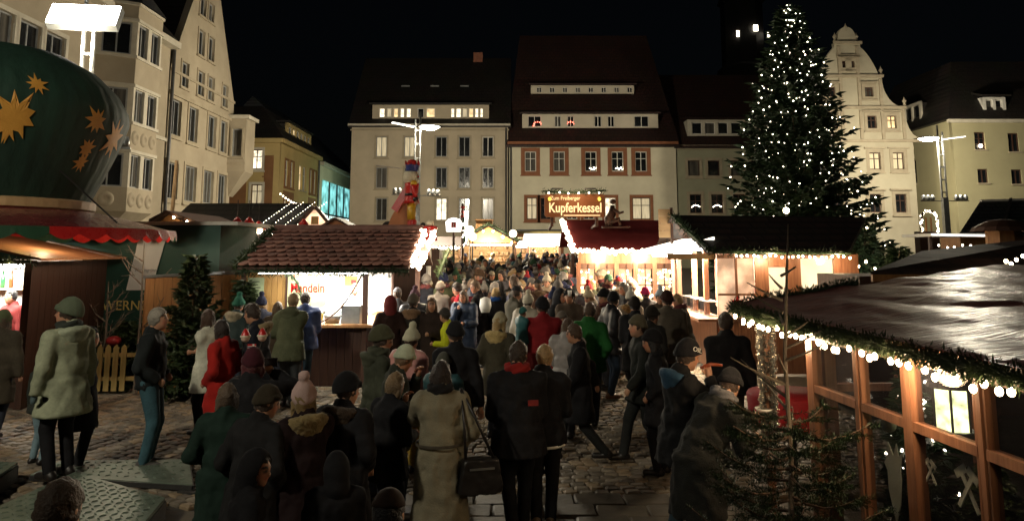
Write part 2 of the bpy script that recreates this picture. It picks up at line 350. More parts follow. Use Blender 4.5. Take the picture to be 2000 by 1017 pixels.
def garland(name, path, rad, mat, parent, per_m=220, L=.09):
    m = MB(); path = [Vector(p) for p in path]
    for a, b in zip(path, path[1:]):
        ln = (b-a).length
        for _ in range(int(per_m*ln)):
            t = random.random(); d = Vector((random.gauss(0, 1), random.gauss(0, 1), random.gauss(0, 1))).normalized()
            p = a.lerp(b, t)+d*rad*random.uniform(0, .8); needles(m, p, d+(b-a).normalized()*random.uniform(-.6, .6), L*random.uniform(.6, 1.3), L*.1, random.random()*3)
    m.tube(path, rad*.35, 6)
    return m.build(name, mat, parent)
def bulbs(name, pts, r, mat, parent, stuff=True, n=6, k=4):
    m = MB()
    for p in pts: m.ball(p, r*random.uniform(.85, 1.15), n, k)
    o = m.build(name, mat, parent, True)
    if stuff: struct(o, 'stuff')
    return o
def along(path, step, jit=0):
    out = []; path = [Vector(p) for p in path]
    for a, b in zip(path, path[1:]):
        n = max(1, int((b-a).length/step))
        for i in range(n): out.append(a.lerp(b, (i+.5)/n)+Vector((random.uniform(-jit, jit), random.uniform(-jit, jit), random.uniform(-jit, jit))))
    return out
def planks(par, a, b, z0, z1, mat, width=.14, depth=.025, name='plank', lean=0):
    """upright boards from a to b (x,y), each its own part, shared mesh"""
    a, b = Vector((*a, 0)), Vector((*b, 0)); d = b-a; L = d.length; n = max(1, round(L/width)); w = L/n
    me = cached(('pl', round(w, 3), round(z1-z0, 2), depth, mat.name), lambda: MB().span((-w/2+.003, -depth/2, 0), (w/2-.003, depth/2, z1-z0)).mesh(name))
    nv = Vector((-d.y, d.x, 0)).normalized()*(depth*.5+.012); MB().bar(a+nv+Vector((0, 0, (z0+z1)/2)), b+nv+Vector((0, 0, (z0+z1)/2)), .012, z1-z0-.02).build('light_stop_board', mat, par)  # added unseen board keeps stall light from leaking between the planks
    for i in range(n):
        p = a+d*((i+.5)/n)
        o = obj(name, me, mat, par, (p.x, p.y+random.uniform(-.003, .003), z0+random.uniform(-.004, .004)), math.atan2(d.y, d.x))
def setcol(o, c): o.color = (*c, 1); return o
# ------------------------------------------------------------------ ground
def rise(y): return .03*max(0, min(y, 56)-16.5)      # the square climbs gently towards the far houses
m = MB(); gy = [-60, 16.5, 56, 180]
for a_, b_ in zip(gy, gy[1:]): m.quad((-120, a_, rise(a_)-.05), (120, a_, rise(a_)-.05), (120, b_, rise(b_)-.05), (-120, b_, rise(b_)-.05))
ground = struct(m.build('ground', ground_mat))
def block_mesh(w, d, seed, h=.06, ch=.018):
    r = random.Random(seed); j = lambda s: r.uniform(-s, s)
    def rg(a, b, z, q): return [(sx*a+j(q), sy*b+j(q), z+j(q*.5)) for sx, sy in ((-1, -1), (1, -1), (1, 1), (-1, 1))]
    vs = rg(w/2, d/2, -h, .003)+rg(w/2, d/2, -ch, .005)+rg(w/2-ch, d/2-ch, 0, .007)
    fs = [(8, 9, 10, 11)]+[(a+i, a+(i+1) % 4, a+4+(i+1) % 4, a+4+i) for a in (0, 4) for i in range(4)]
    me = bpy.data.meshes.new('cobble'); me.from_pydata(vs, [], fs); me.polygons.foreach_set('use_smooth', [i > 4 for i in range(len(fs))]); me.update(); return me, np.array(vs), fs
def paved(name, piece, x0, x1, y0, y1, w, d, ang, mats, seen, limit=300, gap=.012, skip=None):
    par = struct(obj(name, MB().quad((x0, y0, -.046), (x1, y0, -.046), (x1, y1, -.046), (x0, y1, -.046)).mesh(name), ground_mat))
    var = [block_mesh(w-gap, d-gap, s) for s in range(6)]
    for q in var: q[0].name = piece; q[0].materials.append(mats[0])
    ca, sa = math.cos(ang), math.sin(ang); cx, cy = (x0+x1)/2, (y0+y1)/2; rad = math.hypot(x1-x0, y1-y0)/2
    spots = []
    for i in range(-int(rad/d)-1, int(rad/d)+2):
        off = random.uniform(0, w)
        for k in range(-int(rad/w)-1, int(rad/w)+2):
            u, v = k*w+off, i*d; x, y = cx+u*ca-v*sa, cy+u*sa+v*ca
            if x0+.05 < x < x1-.05 and y0+.05 < y < y1-.05 and not (skip and skip(x, y)):
                spots.append((x, y, random.uniform(-.012, .006), ang+random.gauss(0, .02), random.randrange(6), random.randrange(len(mats))))
    spots.sort(key=lambda s: (0 if seen(s[0], s[1]) else 1, s[1]))
    for x, y, z, a, k, mi in spots[:limit]:
        o = obj(piece, var[k][0], mats[mi], par, (x, y, z)); o.rotation_euler = (random.gauss(0, .012), random.gauss(0, .012), a)
    for mi, mt in enumerate(mats):
        V, Fq, n = [], [], 0
        for x, y, z, a, k, mk in spots[limit:]:
            if mk != mi: continue
            b = var[k][1]; c, s = math.cos(a), math.sin(a)
            V.append(np.c_[b[:, 0]*c-b[:, 1]*s+x, b[:, 0]*s+b[:, 1]*c+y, b[:, 2]+z]); Fq += [tuple(i+n for i in f) for f in var[k][2]]; n += len(b)
        if V:
            me = bpy.data.meshes.new(piece); me.from_pydata(np.concatenate(V).tolist(), [], Fq); me.update()
            struct(obj('distant_'+piece+'s', me, mt, par), 'stuff')
    return par
def seen_left(x, y): return -5.6 < x < -2.6 and 8.3 < y < 11
def seen_mid(x, y): return -.6 < x < 2.4 and 8.2 < y < 11.5
paved('cobbled_square', 'cobble', -9.5, -2.2, 7.6, 15.5, .16, .125, R(-32), cobble_mats, seen_left)
paved('cobbled_aisle', 'cobble', -2.2, 5.2, 7.9, 16.5, .16, .125, R(2), cobble_mats, seen_mid)
paved('flagstone_pavement', 'flagstone', -2.2, 3.4, 3.0, 7.9, .5, .34, R(1), slab_mats, lambda x, y: y > 5, gap=.008)
paved('flagstone_path', 'flagstone', -7.5, -2.2, 2.5, 7.6, .5, .34, R(-4), slab_mats, lambda x, y: y > 5, gap=.014)
dr = thing('drain_channel', 'slotted iron drain channel beside the tread plates', 'drain', (-2.9, 8.0, 0))
for i in range(14): MB().span((-.5+i*.075, -.09, -.01), (-.46+i*.075, .09, .012)).build('grate_bar', metal_dark, dr)
MB().span((-.52, -.13, -.02), (.56, -.092, .014)).build('frame_rail', metal_dark, dr); MB().span((-.52, .092, -.02), (.56, .13, .014)).build('frame_rail', metal_dark, dr)
dr.rotation_euler.z = R(-14)

# ------------------------------------------------------------------ buildings round the square
def rect_px(px0, py0, px1, py1, Y): a, b = at(px0, py1, Y), at(px1, py0, Y); return a.x, a.z, b.x, b.z
def dormer(par, x0, x1, z0, z1, y, wins, mat, kind='two', lit=None, roofm=None, deep=3.0):
    """long shed dormer: front with openings at depth y, cheeks, low roof"""
    d = obj('dormer', poly_wall([(x0, z0), (x1, z0), (x1, z1), (x0, z1)], [(a, b, c, e) for a, b, c, e in wins], .2), mat, par, (0, y, 0))
    s = MB(); s.span((x0, .2, z0), (x0+.15, deep, z1)); s.span((x1-.15, .2, z0), (x1, deep, z1)); s.build('dormer_cheek', mat, d)
    MB().add([(x0-.2, -.3, z1-.02), (x1+.2, -.3, z1-.02), (x1+.2, deep+.6, z1+.75), (x0-.2, deep+.6, z1+.75), (x0-.2, -.3, z1+.12), (x1+.2, -.3, z1+.12), (x1+.2, deep+.6, z1+.9), (x0-.2, deep+.6, z1+.9)],
             [(0, 3, 2, 1), (4, 5, 6, 7), (0, 1, 5, 4), (1, 2, 6, 5), (2, 3, 7, 6), (3, 0, 4, 7)]).build('dormer_roof', roofm or roof_dark, d)
    for i, (a, b, c, e) in enumerate(wins):
        window(d, (a+c)/2, (b+e)/2, c-a, e-b, kind, pane=(lit(i) if lit else None), sill=False)
    return d
def body(par, w, d, h, mat, x0=0):
    m = MB(); m.span((x0, .3, -.05), (x0+.3, d, h)); m.span((x0+w-.3, .3, -.05), (x0+w, d, h)); m.span((x0+.3, d-.3, -.05), (x0+w-.3, d, h)); m.build('side_wall', mat, par)
def stringcourse(par, x0, x1, z, h=.18, out=.1, mat=None, name='cornice'):
    return MB().span((x0, -out, z), (x1, -.002, z+h)).build(name, mat or stone_pale, par)
YF = 58.0
# --- long plain house with the lamp before it
b1 = thing('apartment_house', 'plain beige four storey house with two lit top windows and long lit dormer behind nutcracker', 'house', (at(683, 400, YF).x, YF, 0))
ox = b1.location.x; W1 = at(992, 400, YF).x-ox; H1 = at(800, 243, YF).z
holes = []; wins = []
for r, (ya, yb) in enumerate(((267, 306), (327, 367), (387, 430))):
    for c, px in enumerate((745, 800, 862, 907, 953)):
        x0, z0, x1, z1 = rect_px(px-11, ya, px+11, yb, YF); holes.append((x0-ox, z0, x1-ox, z1)); wins.append((r, c))
for c, px in enumerate((745, 800, 862, 907, 953)):
    x = at(px, 450, YF).x-ox; holes.append((x-.9, .9, x+.9, 3.2)); wins.append((3, c))
obj('wall', poly_wall([(0, 0), (W1, 0), (W1, H1), (0, H1)], holes, .3), plaster_grey, b1); body(b1, W1, 11, H1, plaster_grey)
for (a, b, c, e), (r, k) in zip(holes, wins):
    pn = {(0, 0): lit_curtain, (0, 1): lit_curtain, (2, 2): lit_white, (3, 1): lit_warm, (3, 3): lit_warm}.get((r, k))
    window(b1, (a+c)/2, (b+e)/2, c-a, e-b, 'two', grey_paint if k < 4 else white_paint, pn, stone_trim, .12)
stringcourse(b1, -.1, W1+.1, H1-.5, .12, .06, stone_trim); stringcourse(b1, -.25, W1+.2, H1-.15, .15, .35, stone_pale, 'eaves_board')
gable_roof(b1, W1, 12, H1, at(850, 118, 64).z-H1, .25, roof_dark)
x0, z0, x1, z1 = rect_px(727, 205, 955, 233, 58.3); wn_ = []
for a, b in ((740, 752), (755, 765), (768, 778), (781, 790), (793, 803), (815, 828), (832, 850), (880, 888), (890, 901), (903, 913), (915, 925), (927, 935), (937, 944)):
    q = rect_px(a, 211, b, 230, 58.3); wn_.append((q[0]-ox, q[1], q[2]-ox, q[3]))
dormer(b1, x0-ox, x1-ox, z0-.1, z1, .3, wn_, plaster_grey, 'none', lambda i: (lit_white, lit_curtain, lit_warm, lit_white)[i % 4] if i != 5 else dark_pane)
for px in (793, 850, 908):
    p = at(px, 168, 61.5); MB().bar((p.x-ox-.35, 3.35, p.z-.1), (p.x-ox+.35, 3.35, p.z-.1), .5, .12).build('roof_hatch', metal_grey, b1)
p = at(934, 118, 64); MB().span((p.x-ox-.4, 5.6, p.z-2), (p.x-ox+.4, 6.4, p.z+.6)).build('chimney', surf('brick_chimney', (.3, .12, .07), (.2, .08, .05), .8, 6), b1)
MB().tube([(W1-.15, -.12, 0), (W1-.15, -.12, H1-.3)], .07).build('downpipe', metal_dark, b1)
# --- gabled tavern house with red window surrounds
b2 = thing('tavern_house', 'cream house with red stone window surrounds and tall dark roof with two dormer bands', 'house', (at(995, 400, YF).x, YF, 0))
ox = b2.location.x; W2 = at(1323, 400, YF).x-ox; H2 = at(1150, 277, YF).z
holes = []
for px in (1036, 1092, 1154, 1206, 1252): q = rect_px(px-11, 296, px+11, 335, YF); holes.append((q[0]-ox, q[1], q[2]-ox, q[3]))
for a, b in ((1029, 1049), (1056, 1078), (1107, 1127), (1140, 1160), (1182, 1202), (1236, 1270)): q = rect_px(a, 386, b, 428, YF); holes.append((q[0]-ox, q[1], q[2]-ox, q[3]))
ng = len(holes)
for a, b in ((1010, 1095), (1130, 1180), (1220, 1290)): q = rect_px(a, 462, b, 530, YF); holes.append((q[0]-ox, max(.3, q[1]), q[2]-ox, q[3]))
obj('wall', poly_wall([(0, 0), (W2, 0), (W2, H2), (0, H2)], holes, .3), plaster_cream, b2); body(b2, W2, 12, H2, plaster_cream)
for i, (a, b, c, e) in enumerate(holes):
    pn = {5: lit_curtain, 9: lit_white, 10: lit_curtain}.get(i, None) if i < ng else (lit_warm, lit_white, lit_warm)[i-ng]
    window(b2, (a+c)/2, (b+e)/2, c-a, e-b, 'cross' if i < ng else 'three', white_paint if i not in (5, 6, 10) else wood_dark, pn, red_trim, .3 if i < 5 else .22)
for px in (1152, 1160, 1203, 1207):
    p = at(px, 328, YF); bulbs('window_candle', [(p.x-ox+k*.12, .1, p.z+random.uniform(-.15, .1)) for k in range(4)], .035, bulb_white, b2)
stringcourse(b2, -.15, W2+.15, H2-.22, .2, .3, red_trim, 'eaves_board')
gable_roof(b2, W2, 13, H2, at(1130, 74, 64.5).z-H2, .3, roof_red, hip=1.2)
for (pa, pb, ya, yb, dep), wl_ in (((1020, 1285, 223, 250, .55), ((1031, 1057), (1083, 1096), (1108, 1121), (1161, 1175), (1187, 1200), (1239, 1267))), ((1037, 1238, 167, 183, 2.3), tuple((1048+k*25.3, 1058+k*25.3) for k in range(8)))):
    x0, z0, x1, z1 = rect_px(pa, ya, pb, yb, YF+dep); ws = []
    for a, b in wl_: q = rect_px(a, ya+3, b, yb-2, YF+dep); ws.append((q[0]-ox, q[1], q[2]-ox, q[3]))
    d = dormer(b2, x0-ox, x1-ox, z0, z1, dep, ws, plaster_white, 'two', roofm=roof_red, deep=2.2)
    if dep < 2:
        for k in (0, 2):
            a, b, c, e = ws[k]; cxw = (a+c)/2+(.25 if k == 0 else 0)
            bulbs('candle_arch', [(cxw+.33*math.cos(t), .06, b+.12+.3*math.sin(t)) for t in [math.pi*j/6 for j in range(7)]], .05, glow('red_candle_arch', (1, .16, .1), 5, sampling='NONE'), d)
# shop awning and lit fascia at street level
aw = MB(); aw.span((at(1008, 440, YF).x-ox, -1.1, 3.95), (at(1098, 440, YF).x-ox, -.05, 4.08)); aw.build('shop_canopy', metal_dark, b2)
MB().span((at(1040, 440, YF).x-ox, -.5, 3.3), (at(1100, 440, YF).x-ox, -.3, 3.75)).build('lit_fascia', glow('yellow_shop_fascia', (1, .78, .3), 1.6, .2, 4), b2)
MB().tube([(.12, -.12, 0), (.12, -.12, H2-.3)], .07).build('downpipe', metal_dark, b2)
# --- lower house half hidden by the fir
b3 = thing('grey_house', 'grey olive house with pale stone window surrounds half hidden by the great fir', 'house', (at(1326, 400, YF).x, YF+.15, 0))
ox = b3.location.x; W3 = 9.6; H3 = at(1380, 283, YF).z
holes = []
for ya, yb, pxs in ((313, 343, (1356, 1395, 1440, 1480)), (379, 416, (1360, 1402, 1445, 1485))):
    for px in pxs: q = rect_px(px-11, ya, px+11, yb, YF); holes.append((q[0]-ox, q[1], q[2]-ox, q[3]))
obj('wall', poly_wall([(0, 0), (W3, 0), (W3, H3), (0, H3)], holes, .3), surf('plaster_dim_olive', (.36, .36, .25), (.29, .29, .2), .85, .5, bump=.25, fine=14), b3); body(b3, W3, 11, H3, plaster_grey)
for i, (a, b, c, e) in enumerate(holes):
    w_ = window(b3, (a+c)/2, (b+e)/2, c-a, e-b, 'cross' if i > 3 else 'none', wood_dark, None, stone_trim, .2)
    if i > 3: bulbs('window_candles', [(-.3+.1*k, .08, -.25+.14*math.sin(k*.5)) for k in range(7)], .035, bulb_white, w_)
stringcourse(b3, -.05, W3+.1, H3-.35, .33, .2, stone_trim, 'eaves_board')
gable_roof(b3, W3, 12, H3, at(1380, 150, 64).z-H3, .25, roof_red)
x0, z0, x1, z1 = rect_px(1343, 234, 1480, 263, 58.6); ws = []
for k in range(6): q = rect_px(1352+k*25.5, 239, 1371+k*25.5, 262, 58.6); ws.append((q[0]-ox, q[1], q[2]-ox, q[3]))
dormer(b3, x0-ox, x1-ox, z0-.1, z1, .45, ws, stone_pale, 'none', roofm=roof_red)
plaster_gable = surf('plaster_weathered_gable', (.5, .46, .34), (.38, .34, .25), .85, .4, bump=.25, fine=14, bdist=.02)
# --- renaissance gable house
YG = 47.5
b4 = thing('renaissance_gable_house', 'pale house with tall scrolled renaissance gable and stone bands right of the fir', 'house', (at(1653, 62, YG).x, YG, 0))
ox = b4.location.x
def gp(px, py): p = at(px, py, YG); return (p.x-ox, p.z)
def flare(p0, p1, convex, n=9):
    f = lambda t: ((1-math.cos(t))*.35+t/math.pi*2*.65, math.sin(t)*.35+t/math.pi*2*.65) if convex else (math.sin(t), 1-math.cos(t))
    return [(p0[0]+(p1[0]-p0[0])*f(math.pi*i/n/2)[0], p0[1]+(p1[1]-p0[1])*f(math.pi*i/n/2)[1]) for i in range(1, n)]
seq = [((1766, 211), (1768, 208)), ((1722, 152), (1722, 147)), ((1680, 92), (1680, 84))]
cur = gp(1795, 268); R_ = [(gp(1797, 470)[0], 0), (gp(1797, 470)[0], gp(1797, 272)[1]), cur]
for (a, b) in seq:
    A = gp(*a); R_ += flare(cur, A, a[0] < 1700)+[A, gp(*b)]; cur = gp(b[0]-6, b[1]); R_.append(cur)
R_ += [gp(1672, 82)]; top = [(gp(1653, 72)[0]+gp(1672, 74)[0]*math.cos(t), gp(1653, 74)[1]+.75*math.sin(t)) for t in [math.pi*j/12 for j in range(0, 7)]]
R_ += top
# wall must be star shaped in x; force the right profile to the gable's axis and mirror it
out = [(x, z) for x, z in R_]; left = [(-x, z) for x, z in reversed(out) if x > 1e-3]
holes = []; kinds = []
for px, ya, yb, hw in ((1663, 119, 133, 6), (1697, 170, 189, 8.5), (1703, 226, 251, 9), (1742, 226, 251, 9), (1709, 298, 331, 11), (1755, 298, 331, 11), (1760, 379, 415, 11), (1710, 379, 415, 11)):
    a = gp(px-hw, yb); b = gp(px+hw, ya); w2 = (gp(px+hw, yb)[0]-a[0])/2; cx_ = (a[0]+b[0])/2
    for sg in (1, -1): holes.append((sg*cx_-w2, a[1], sg*cx_+w2, b[1])); kinds.append((px*sg, ya))
obj('wall', poly_wall(out+left, holes, .35), plaster_gable, b4)
for (a, b, c, e), kd in zip(holes, kinds):
    pn = lit_warm if kd in ((1742, 226),) else lit_curtain if kd in ((1709, 298), (1755, 298)) else None
    w_ = window(b4, (a+c)/2, (b+e)/2, c-a, e-b, 'cross', wood_dark, pn, stone_trim, .2)
    obj('drip_moulding', cached(('dm', round(c-a, 2)), lambda: MB().span((-(c-a)/2-.32, -.16, 0), ((c-a)/2+.32, -.01, .09)).mesh('drip_moulding')), stone_trim, w_, (0, 0, (e-b)/2+.24))
for py, pb in ((275, 1799), (210, 1768), (149, 1724), (110, 1678), (84, 1682)):
    b = gp(pb, py); stringcourse(b4, -b[0], b[0], b[1]-.1, .17, .16, stone_trim)
for px, ya, yb in ((1676, 88, 209), (1722, 152, 274), (1765, 213, 274), (1682, 213, 274)):
    a, b = gp(px, (ya+yb)/2), gp(px, ya); z0_ = gp(px, yb)[1]
    for sg in (1, -1): MB().span((sg*a[0]-.1, -.1, z0_+.08), (sg*a[0]+.1, -.003, b[1]-.12)).build('pilaster_strip', stone_trim, b4)
for px, py in ((1653, 62), (1632, 80), (1674, 80), (1722, 146), (1768, 206)):
    p = gp(px, py); MB().lathe([(.001, 0), (.12, .05), (.06, .15), (.15, .3), (.05, .45), (.001, .6)], 8, (p[0], .1, p[1])).build('finial', stone_trim, b4, True)
hw = gp(1797, 470)[0]-.02; zc = gp(1797, 272)[1]; zt = gp(1653, 150)[1]
for x_ in (-hw, hw-.3): MB().span((x_, .36, 0), (x_+.3, 3.6, zc)).build('side_wall', plaster_gable, b4)
MB().add([(-hw, .5, zc), (hw, .5, zc), (0, .5, zt), (-hw, 3.6, zc), (hw, 3.6, zc), (0, 3.6, zt)], [(0, 1, 2), (3, 5, 4), (0, 2, 5, 3), (1, 4, 5, 2), (0, 3, 4, 1)]).build('roof', roof_dark, b4)
# --- corner house on the right
XR, YR = at(1858, 235, 46).x, 46.0
b5 = thing('corner_house', 'olive yellow corner house with dark mansard roof and white dormer behind the slim street lamp', 'house', (XR, YR, 0))
H5 = at(1858, 231, 46).z; W5 = 13; holes = []
for px, ya, yb in ((1914, 258, 293), (1980, 260, 297), (1920, 330, 358), (1986, 331, 360), (2055, 262, 298), (2058, 332, 361), (1925, 410, 445), (1990, 410, 445)):
    a, b = at(px-9, yb, YR), at(px+9, ya, YR); holes.append((a.x-XR, a.z, b.x-XR, b.z))
obj('wall', poly_wall([(0, 0), (W5, 0), (W5, H5), (0, H5)], holes, .3), plaster_olive, b5)
for i, (a, b, c, e) in enumerate(holes): 
    w_ = window(b5, (a+c)/2, (b+e)/2, c-a, e-b, 'six' if i == 0 else 'two', wood_dark, None, None)
    if i == 0: bulbs('window_star', [(0.05, .05, -.3)], .14, bulb_row, w_)
lw = obj('flank_wall', poly_wall([(0, 0), (11, 0), (11, H5), (0, H5)], [(2.2, 7.0, 3.1, 8.6), (2.2, 3.9, 3.1, 5.5), (6, 7, 6.9, 8.6), (1.6, 1.2, 2.9, 3.2)], .3), plaster_olive, b5, (.001, 11.3, 0), R(-90))
for i, (x, z, w, h) in enumerate(((2.65, 7.8, .9, 1.6), (2.65, 4.7, .9, 1.6), (6.45, 7.8, .9, 1.6), (2.25, 2.2, 1.3, 2.0))): window(lw, x, z, w, h, 'two', wood_dark, lit_warm if i == 3 else None)
MB().add([(-.4, -.4, H5-.1), (W5+.3, -.4, H5-.1), (W5+.3, 11.5, H5-.1), (-.4, 11.5, H5-.1), (1.6, 2.2, H5+4.2), (W5-1, 2.2, H5+4.2), (W5-1, 9.5, H5+4.2), (1.6, 9.5, H5+4.2)],
         [(0, 3, 2, 1), (4, 5, 6, 7), (0, 1, 5, 4), (1, 2, 6, 5), (2, 3, 7, 6), (3, 0, 4, 7)]).build('roof', roof_dark, b5)
stringcourse(b5, -.3, W5+.2, H5-.3, .2, .25, stone_pale, 'eaves_board')
q = [at(1921, 222, 46.0), at(1963, 190, 46.0)]; a0, a1, zz0, zz1 = q[0].x-XR, q[1].x-XR, q[0].z, q[1].z
dormer(b5, a0, a1, zz0-.2, zz1, -.02, [(a0+.2, zz0+.15, (a0+a1)/2-.08, zz1-.15), ((a0+a1)/2+.08, zz0+.15, a1-.2, zz1-.15)], white_paint, 'none', deep=1.6)
for yy in (3.2, 7.2):
    dd = obj('dormer', poly_wall([(0, 0), (2.2, 0), (2.2, 1.5), (0, 1.5)], [(.2, .2, 1.02, 1.3), (1.18, .2, 2.0, 1.3)], .15), stone_pale, b5, (-.1, yy+2.2, H5+.25), R(-90))
    MB().span((.03, .16, 0), (2.17, 1.8, 1.42)).build('dormer_body', roof_dark, dd)
    MB().span((.22, .1, .22), (1.98, .12, 1.28)).build('pane', dark_pane, dd)
# --- left side of the square: gabled white house and the oriel house
XL = -16.5
def ly(px, py): p = onX(px, py, XL); return p.y, p.z
c1 = thing('white_gable_house', 'white house with steep pointed gable and grouped mullioned windows beside the drainpipe', 'house', (XL, 35.0, 0), R(90))
# local x runs away from the camera (world y - 35), the front looks to world +x
gw = 8.3; ez = 11.2; apex = 18.2
rows = [(37.89, 38.64, 14.87, 15.87), (38.99, 39.72, 14.9, 15.9), (37.94, 38.69, 12.73, 14.06), (39.22, 40.0, 12.75, 14.06), (36.2, 36.98, 10.62, 11.88), (38.11, 38.92, 10.6, 11.88), (39.44, 40.26, 10.6, 11.88), (41.45, 42.25, 10.62, 11.88),
        (35.42, 36.39, 8.06, 9.8), (37.3, 38.37, 8.02, 9.8), (39.73, 40.8, 8.06, 9.8), (41.45, 42.4, 8.02, 9.8), (35.2, 36.43, 4.95, 6.7), (37.25, 38.58, 4.95, 6.75), (39.5, 40.8, 5.0, 6.75), (41.5, 42.7, 5.0, 6.75)]
holes = [(a-35, c, b-35, d) for a, b, c, d in rows]
obj('wall', poly_wall([(0, 0), (gw, 0), (gw, ez), (gw*.57, apex), (gw*.43, apex), (0, ez)], holes, .35), plaster_sand, c1)
for i, (a, b, c, e) in enumerate(holes):
    window(c1, (a+c)/2, (b+e)/2, c-a, e-b, 'two' if i < 12 else 'three', grey_paint, None, stone_trim, .16 if i > 7 else .1)
stringcourse(c1, 0, gw, 9.95, .2, .14, stone_trim); stringcourse(c1, -.05, gw+.05, ez-.1, .14, .06, stone_trim)
MB().add([(0, .5, ez), (gw, .5, ez), (gw/2, .5, apex), (0, 14, ez), (gw, 14, ez), (gw/2, 14, apex)], [(0, 1, 2), (3, 5, 4), (0, 2, 5, 3), (1, 4, 5, 2), (0, 3, 4, 1)]).build('roof', roof_dark, c1)
for x_ in (0, gw-.3): MB().span((x_, .36, 0), (x_+.3, 14, ez)).build('side_wall', plaster_sand, c1)
MB().tube([(.02, -.15, .2), (.02, -.15, 12.2)], .085).build('downpipe', metal_dark, c1)
# projecting bay at its far corner
bay = obj('corner_bay', poly_wall([(0, 7.0), (1.0, 7.0), (1.0, 10.1), (0, 10.1)], [(.22, 7.9, .8, 9.5)], .15), plaster_sand, c1, (gw-.6, 0, 0), R(-90))
window(bay, .51, 8.7, .58, 1.6, 'none', grey_paint, None, stone_trim, .1)
MB().span((.85, .16, 7.0), (1.0, 1.5, 10.1)).build('bay_front', plaster_sand, bay); MB().span((0, 1.35, 7.0), (.84, 1.5, 10.1)).build('bay_cheek', plaster_sand, bay)
MB().span((0, -.15, 10.1), (1.2, 1.6, 10.3)).build('bay_cornice', stone_pale, bay); MB().span((0, -.05, 7.4), (1.04, -.002, 7.55)).build('bay_band', stone_trim, bay)
MB().add([(0, 0, 7), (1, 0, 7), (1, 1.5, 7), (0, 1.5, 7), (0, .4, 5.6), (0, 1.1, 5.6)], [(0, 3, 2, 1), (0, 1, 4), (1, 2, 5, 4), (2, 3, 5)]).build('bay_corbel', plaster_sand, bay)
# oriel house, nearer
c2 = thing('oriel_house', 'pale house with three storey oriel window bay and carved parapets behind the green dome', 'house', (XL, 14.0, 0), R(90))
L2 = 20.95; e2 = 12.4
holes = []
for y0 in (2, 4.2, 6.4, 8.7, 10.1, 11.5): 
    for z0, z1 in ((8.9, 10.2), (5.2, 6.7), (1.2, 3.2)): holes.append((y0, z0, y0+1.15, z1))
obj('wall', poly_wall([(0, 0), (L2, 0), (L2, e2), (0, e2)], holes, .35), plaster_sand, c2)
for a, b, c, e in holes: window(c2, (a+c)/2, (b+e)/2, c-a, e-b, 'two', grey_paint, None, stone_pale, .16)
stringcourse(c2, 0, L2, e2-.3, .3, .5, stone_pale, 'eaves_board'); stringcourse(c2, 0, L2, 7.6, .16, .1)
MB().add([(0, -.45, e2), (L2, -.45, e2), (L2, 5, e2+6), (0, 5, e2+6), (L2, 10, e2), (0, 10, e2)], [(0, 1, 2, 3), (3, 2, 4, 5), (0, 5, 4, 1), (0, 3, 5), (1, 4, 2)]).build('roof', roof_dark, c2)
for x_ in (0, L2-.3): MB().span((x_, .36, 0), (x_+.3, 10, e2)).build('side_wall', plaster_sand, c2)
o0, o1, pr = 14.6, 18.2, 1.25                 # oriel footprint along the wall and its projection
plan = [(o0, 0), (o0+.75, -pr), (o1-.75, -pr), (o1, 0)]
for z0, z1, win in ((4.0, 4.95, 0), (4.95, 6.35, 1), (6.35, 7.6, 0), (7.6, 9.0, 1), (9.0, 10.3, 0), (10.3, 11.7, 1), (11.7, 12.5, 0)):
    for k in range(3):
        p, q = Vector((*plan[k], 0)), Vector((*plan[k+1], 0)); L = (q-p).length; n_ = 2 if k == 1 else 1; hs = []
        if win: hs = [(L*(j+.14)/n_, z0+.02, L*(j+.86)/n_, z1-.05) for j in range(n_)]
        w_ = obj('oriel_wall', poly_wall([(0, z0), (L, z0), (L, z1), (0, z1)], hs, .18), plaster_sand if not win else stone_pale, c2, (p.x, p.y, 0), math.atan2((q-p).y, (q-p).x))
        for a, b, c, e in hs: window(w_, (a+c)/2, (b+e)/2, c-a, e-b, 'two', grey_paint, None, None, sill=False)
        if not win and z0 > 4.5:
            for zz in (z0, z1-.12): MB().span((-.04, -.07, zz), (L+.04, 0, zz+.12)).build('oriel_band', stone_pale, w_)
        if z0 in (4.0, 6.35):
            for j in range(3 if k == 1 else 1):
                cx_ = L*(j+.5)/(3 if k == 1 else 1); MB().lathe([(.30, 0), (.26, .05), (.12, .06), (.1, .03), (.001, .05)], 14).build('carved_roundel', stone_trim, w_, True, (cx_, 0, (z0+z1)/2)).rotation_euler.x = R(90)
MB().add([(x, y, z) for x, y in plan for z in (4.0,)]+[(o0+1.2, 0, 2.9), (o1-1.2, 0, 2.9)], [(0, 1, 4), (1, 2, 5, 4), (2, 3, 5)]).build('oriel_corbel', stone_trim, c2)
MB().add([(x*1.0, y-.15, 12.5) for x, y in plan]+[((o0+o1)/2, -.2, 14.4)], [(0, 1, 4), (1, 2, 4), (2, 3, 4)]).build('oriel_roof', roof_slate, c2)
obj('shop_lettering', text_mesh('alte', .75, .04, spacing=1.05), metal_dark, c2, (18.95, -.14, 4.3))
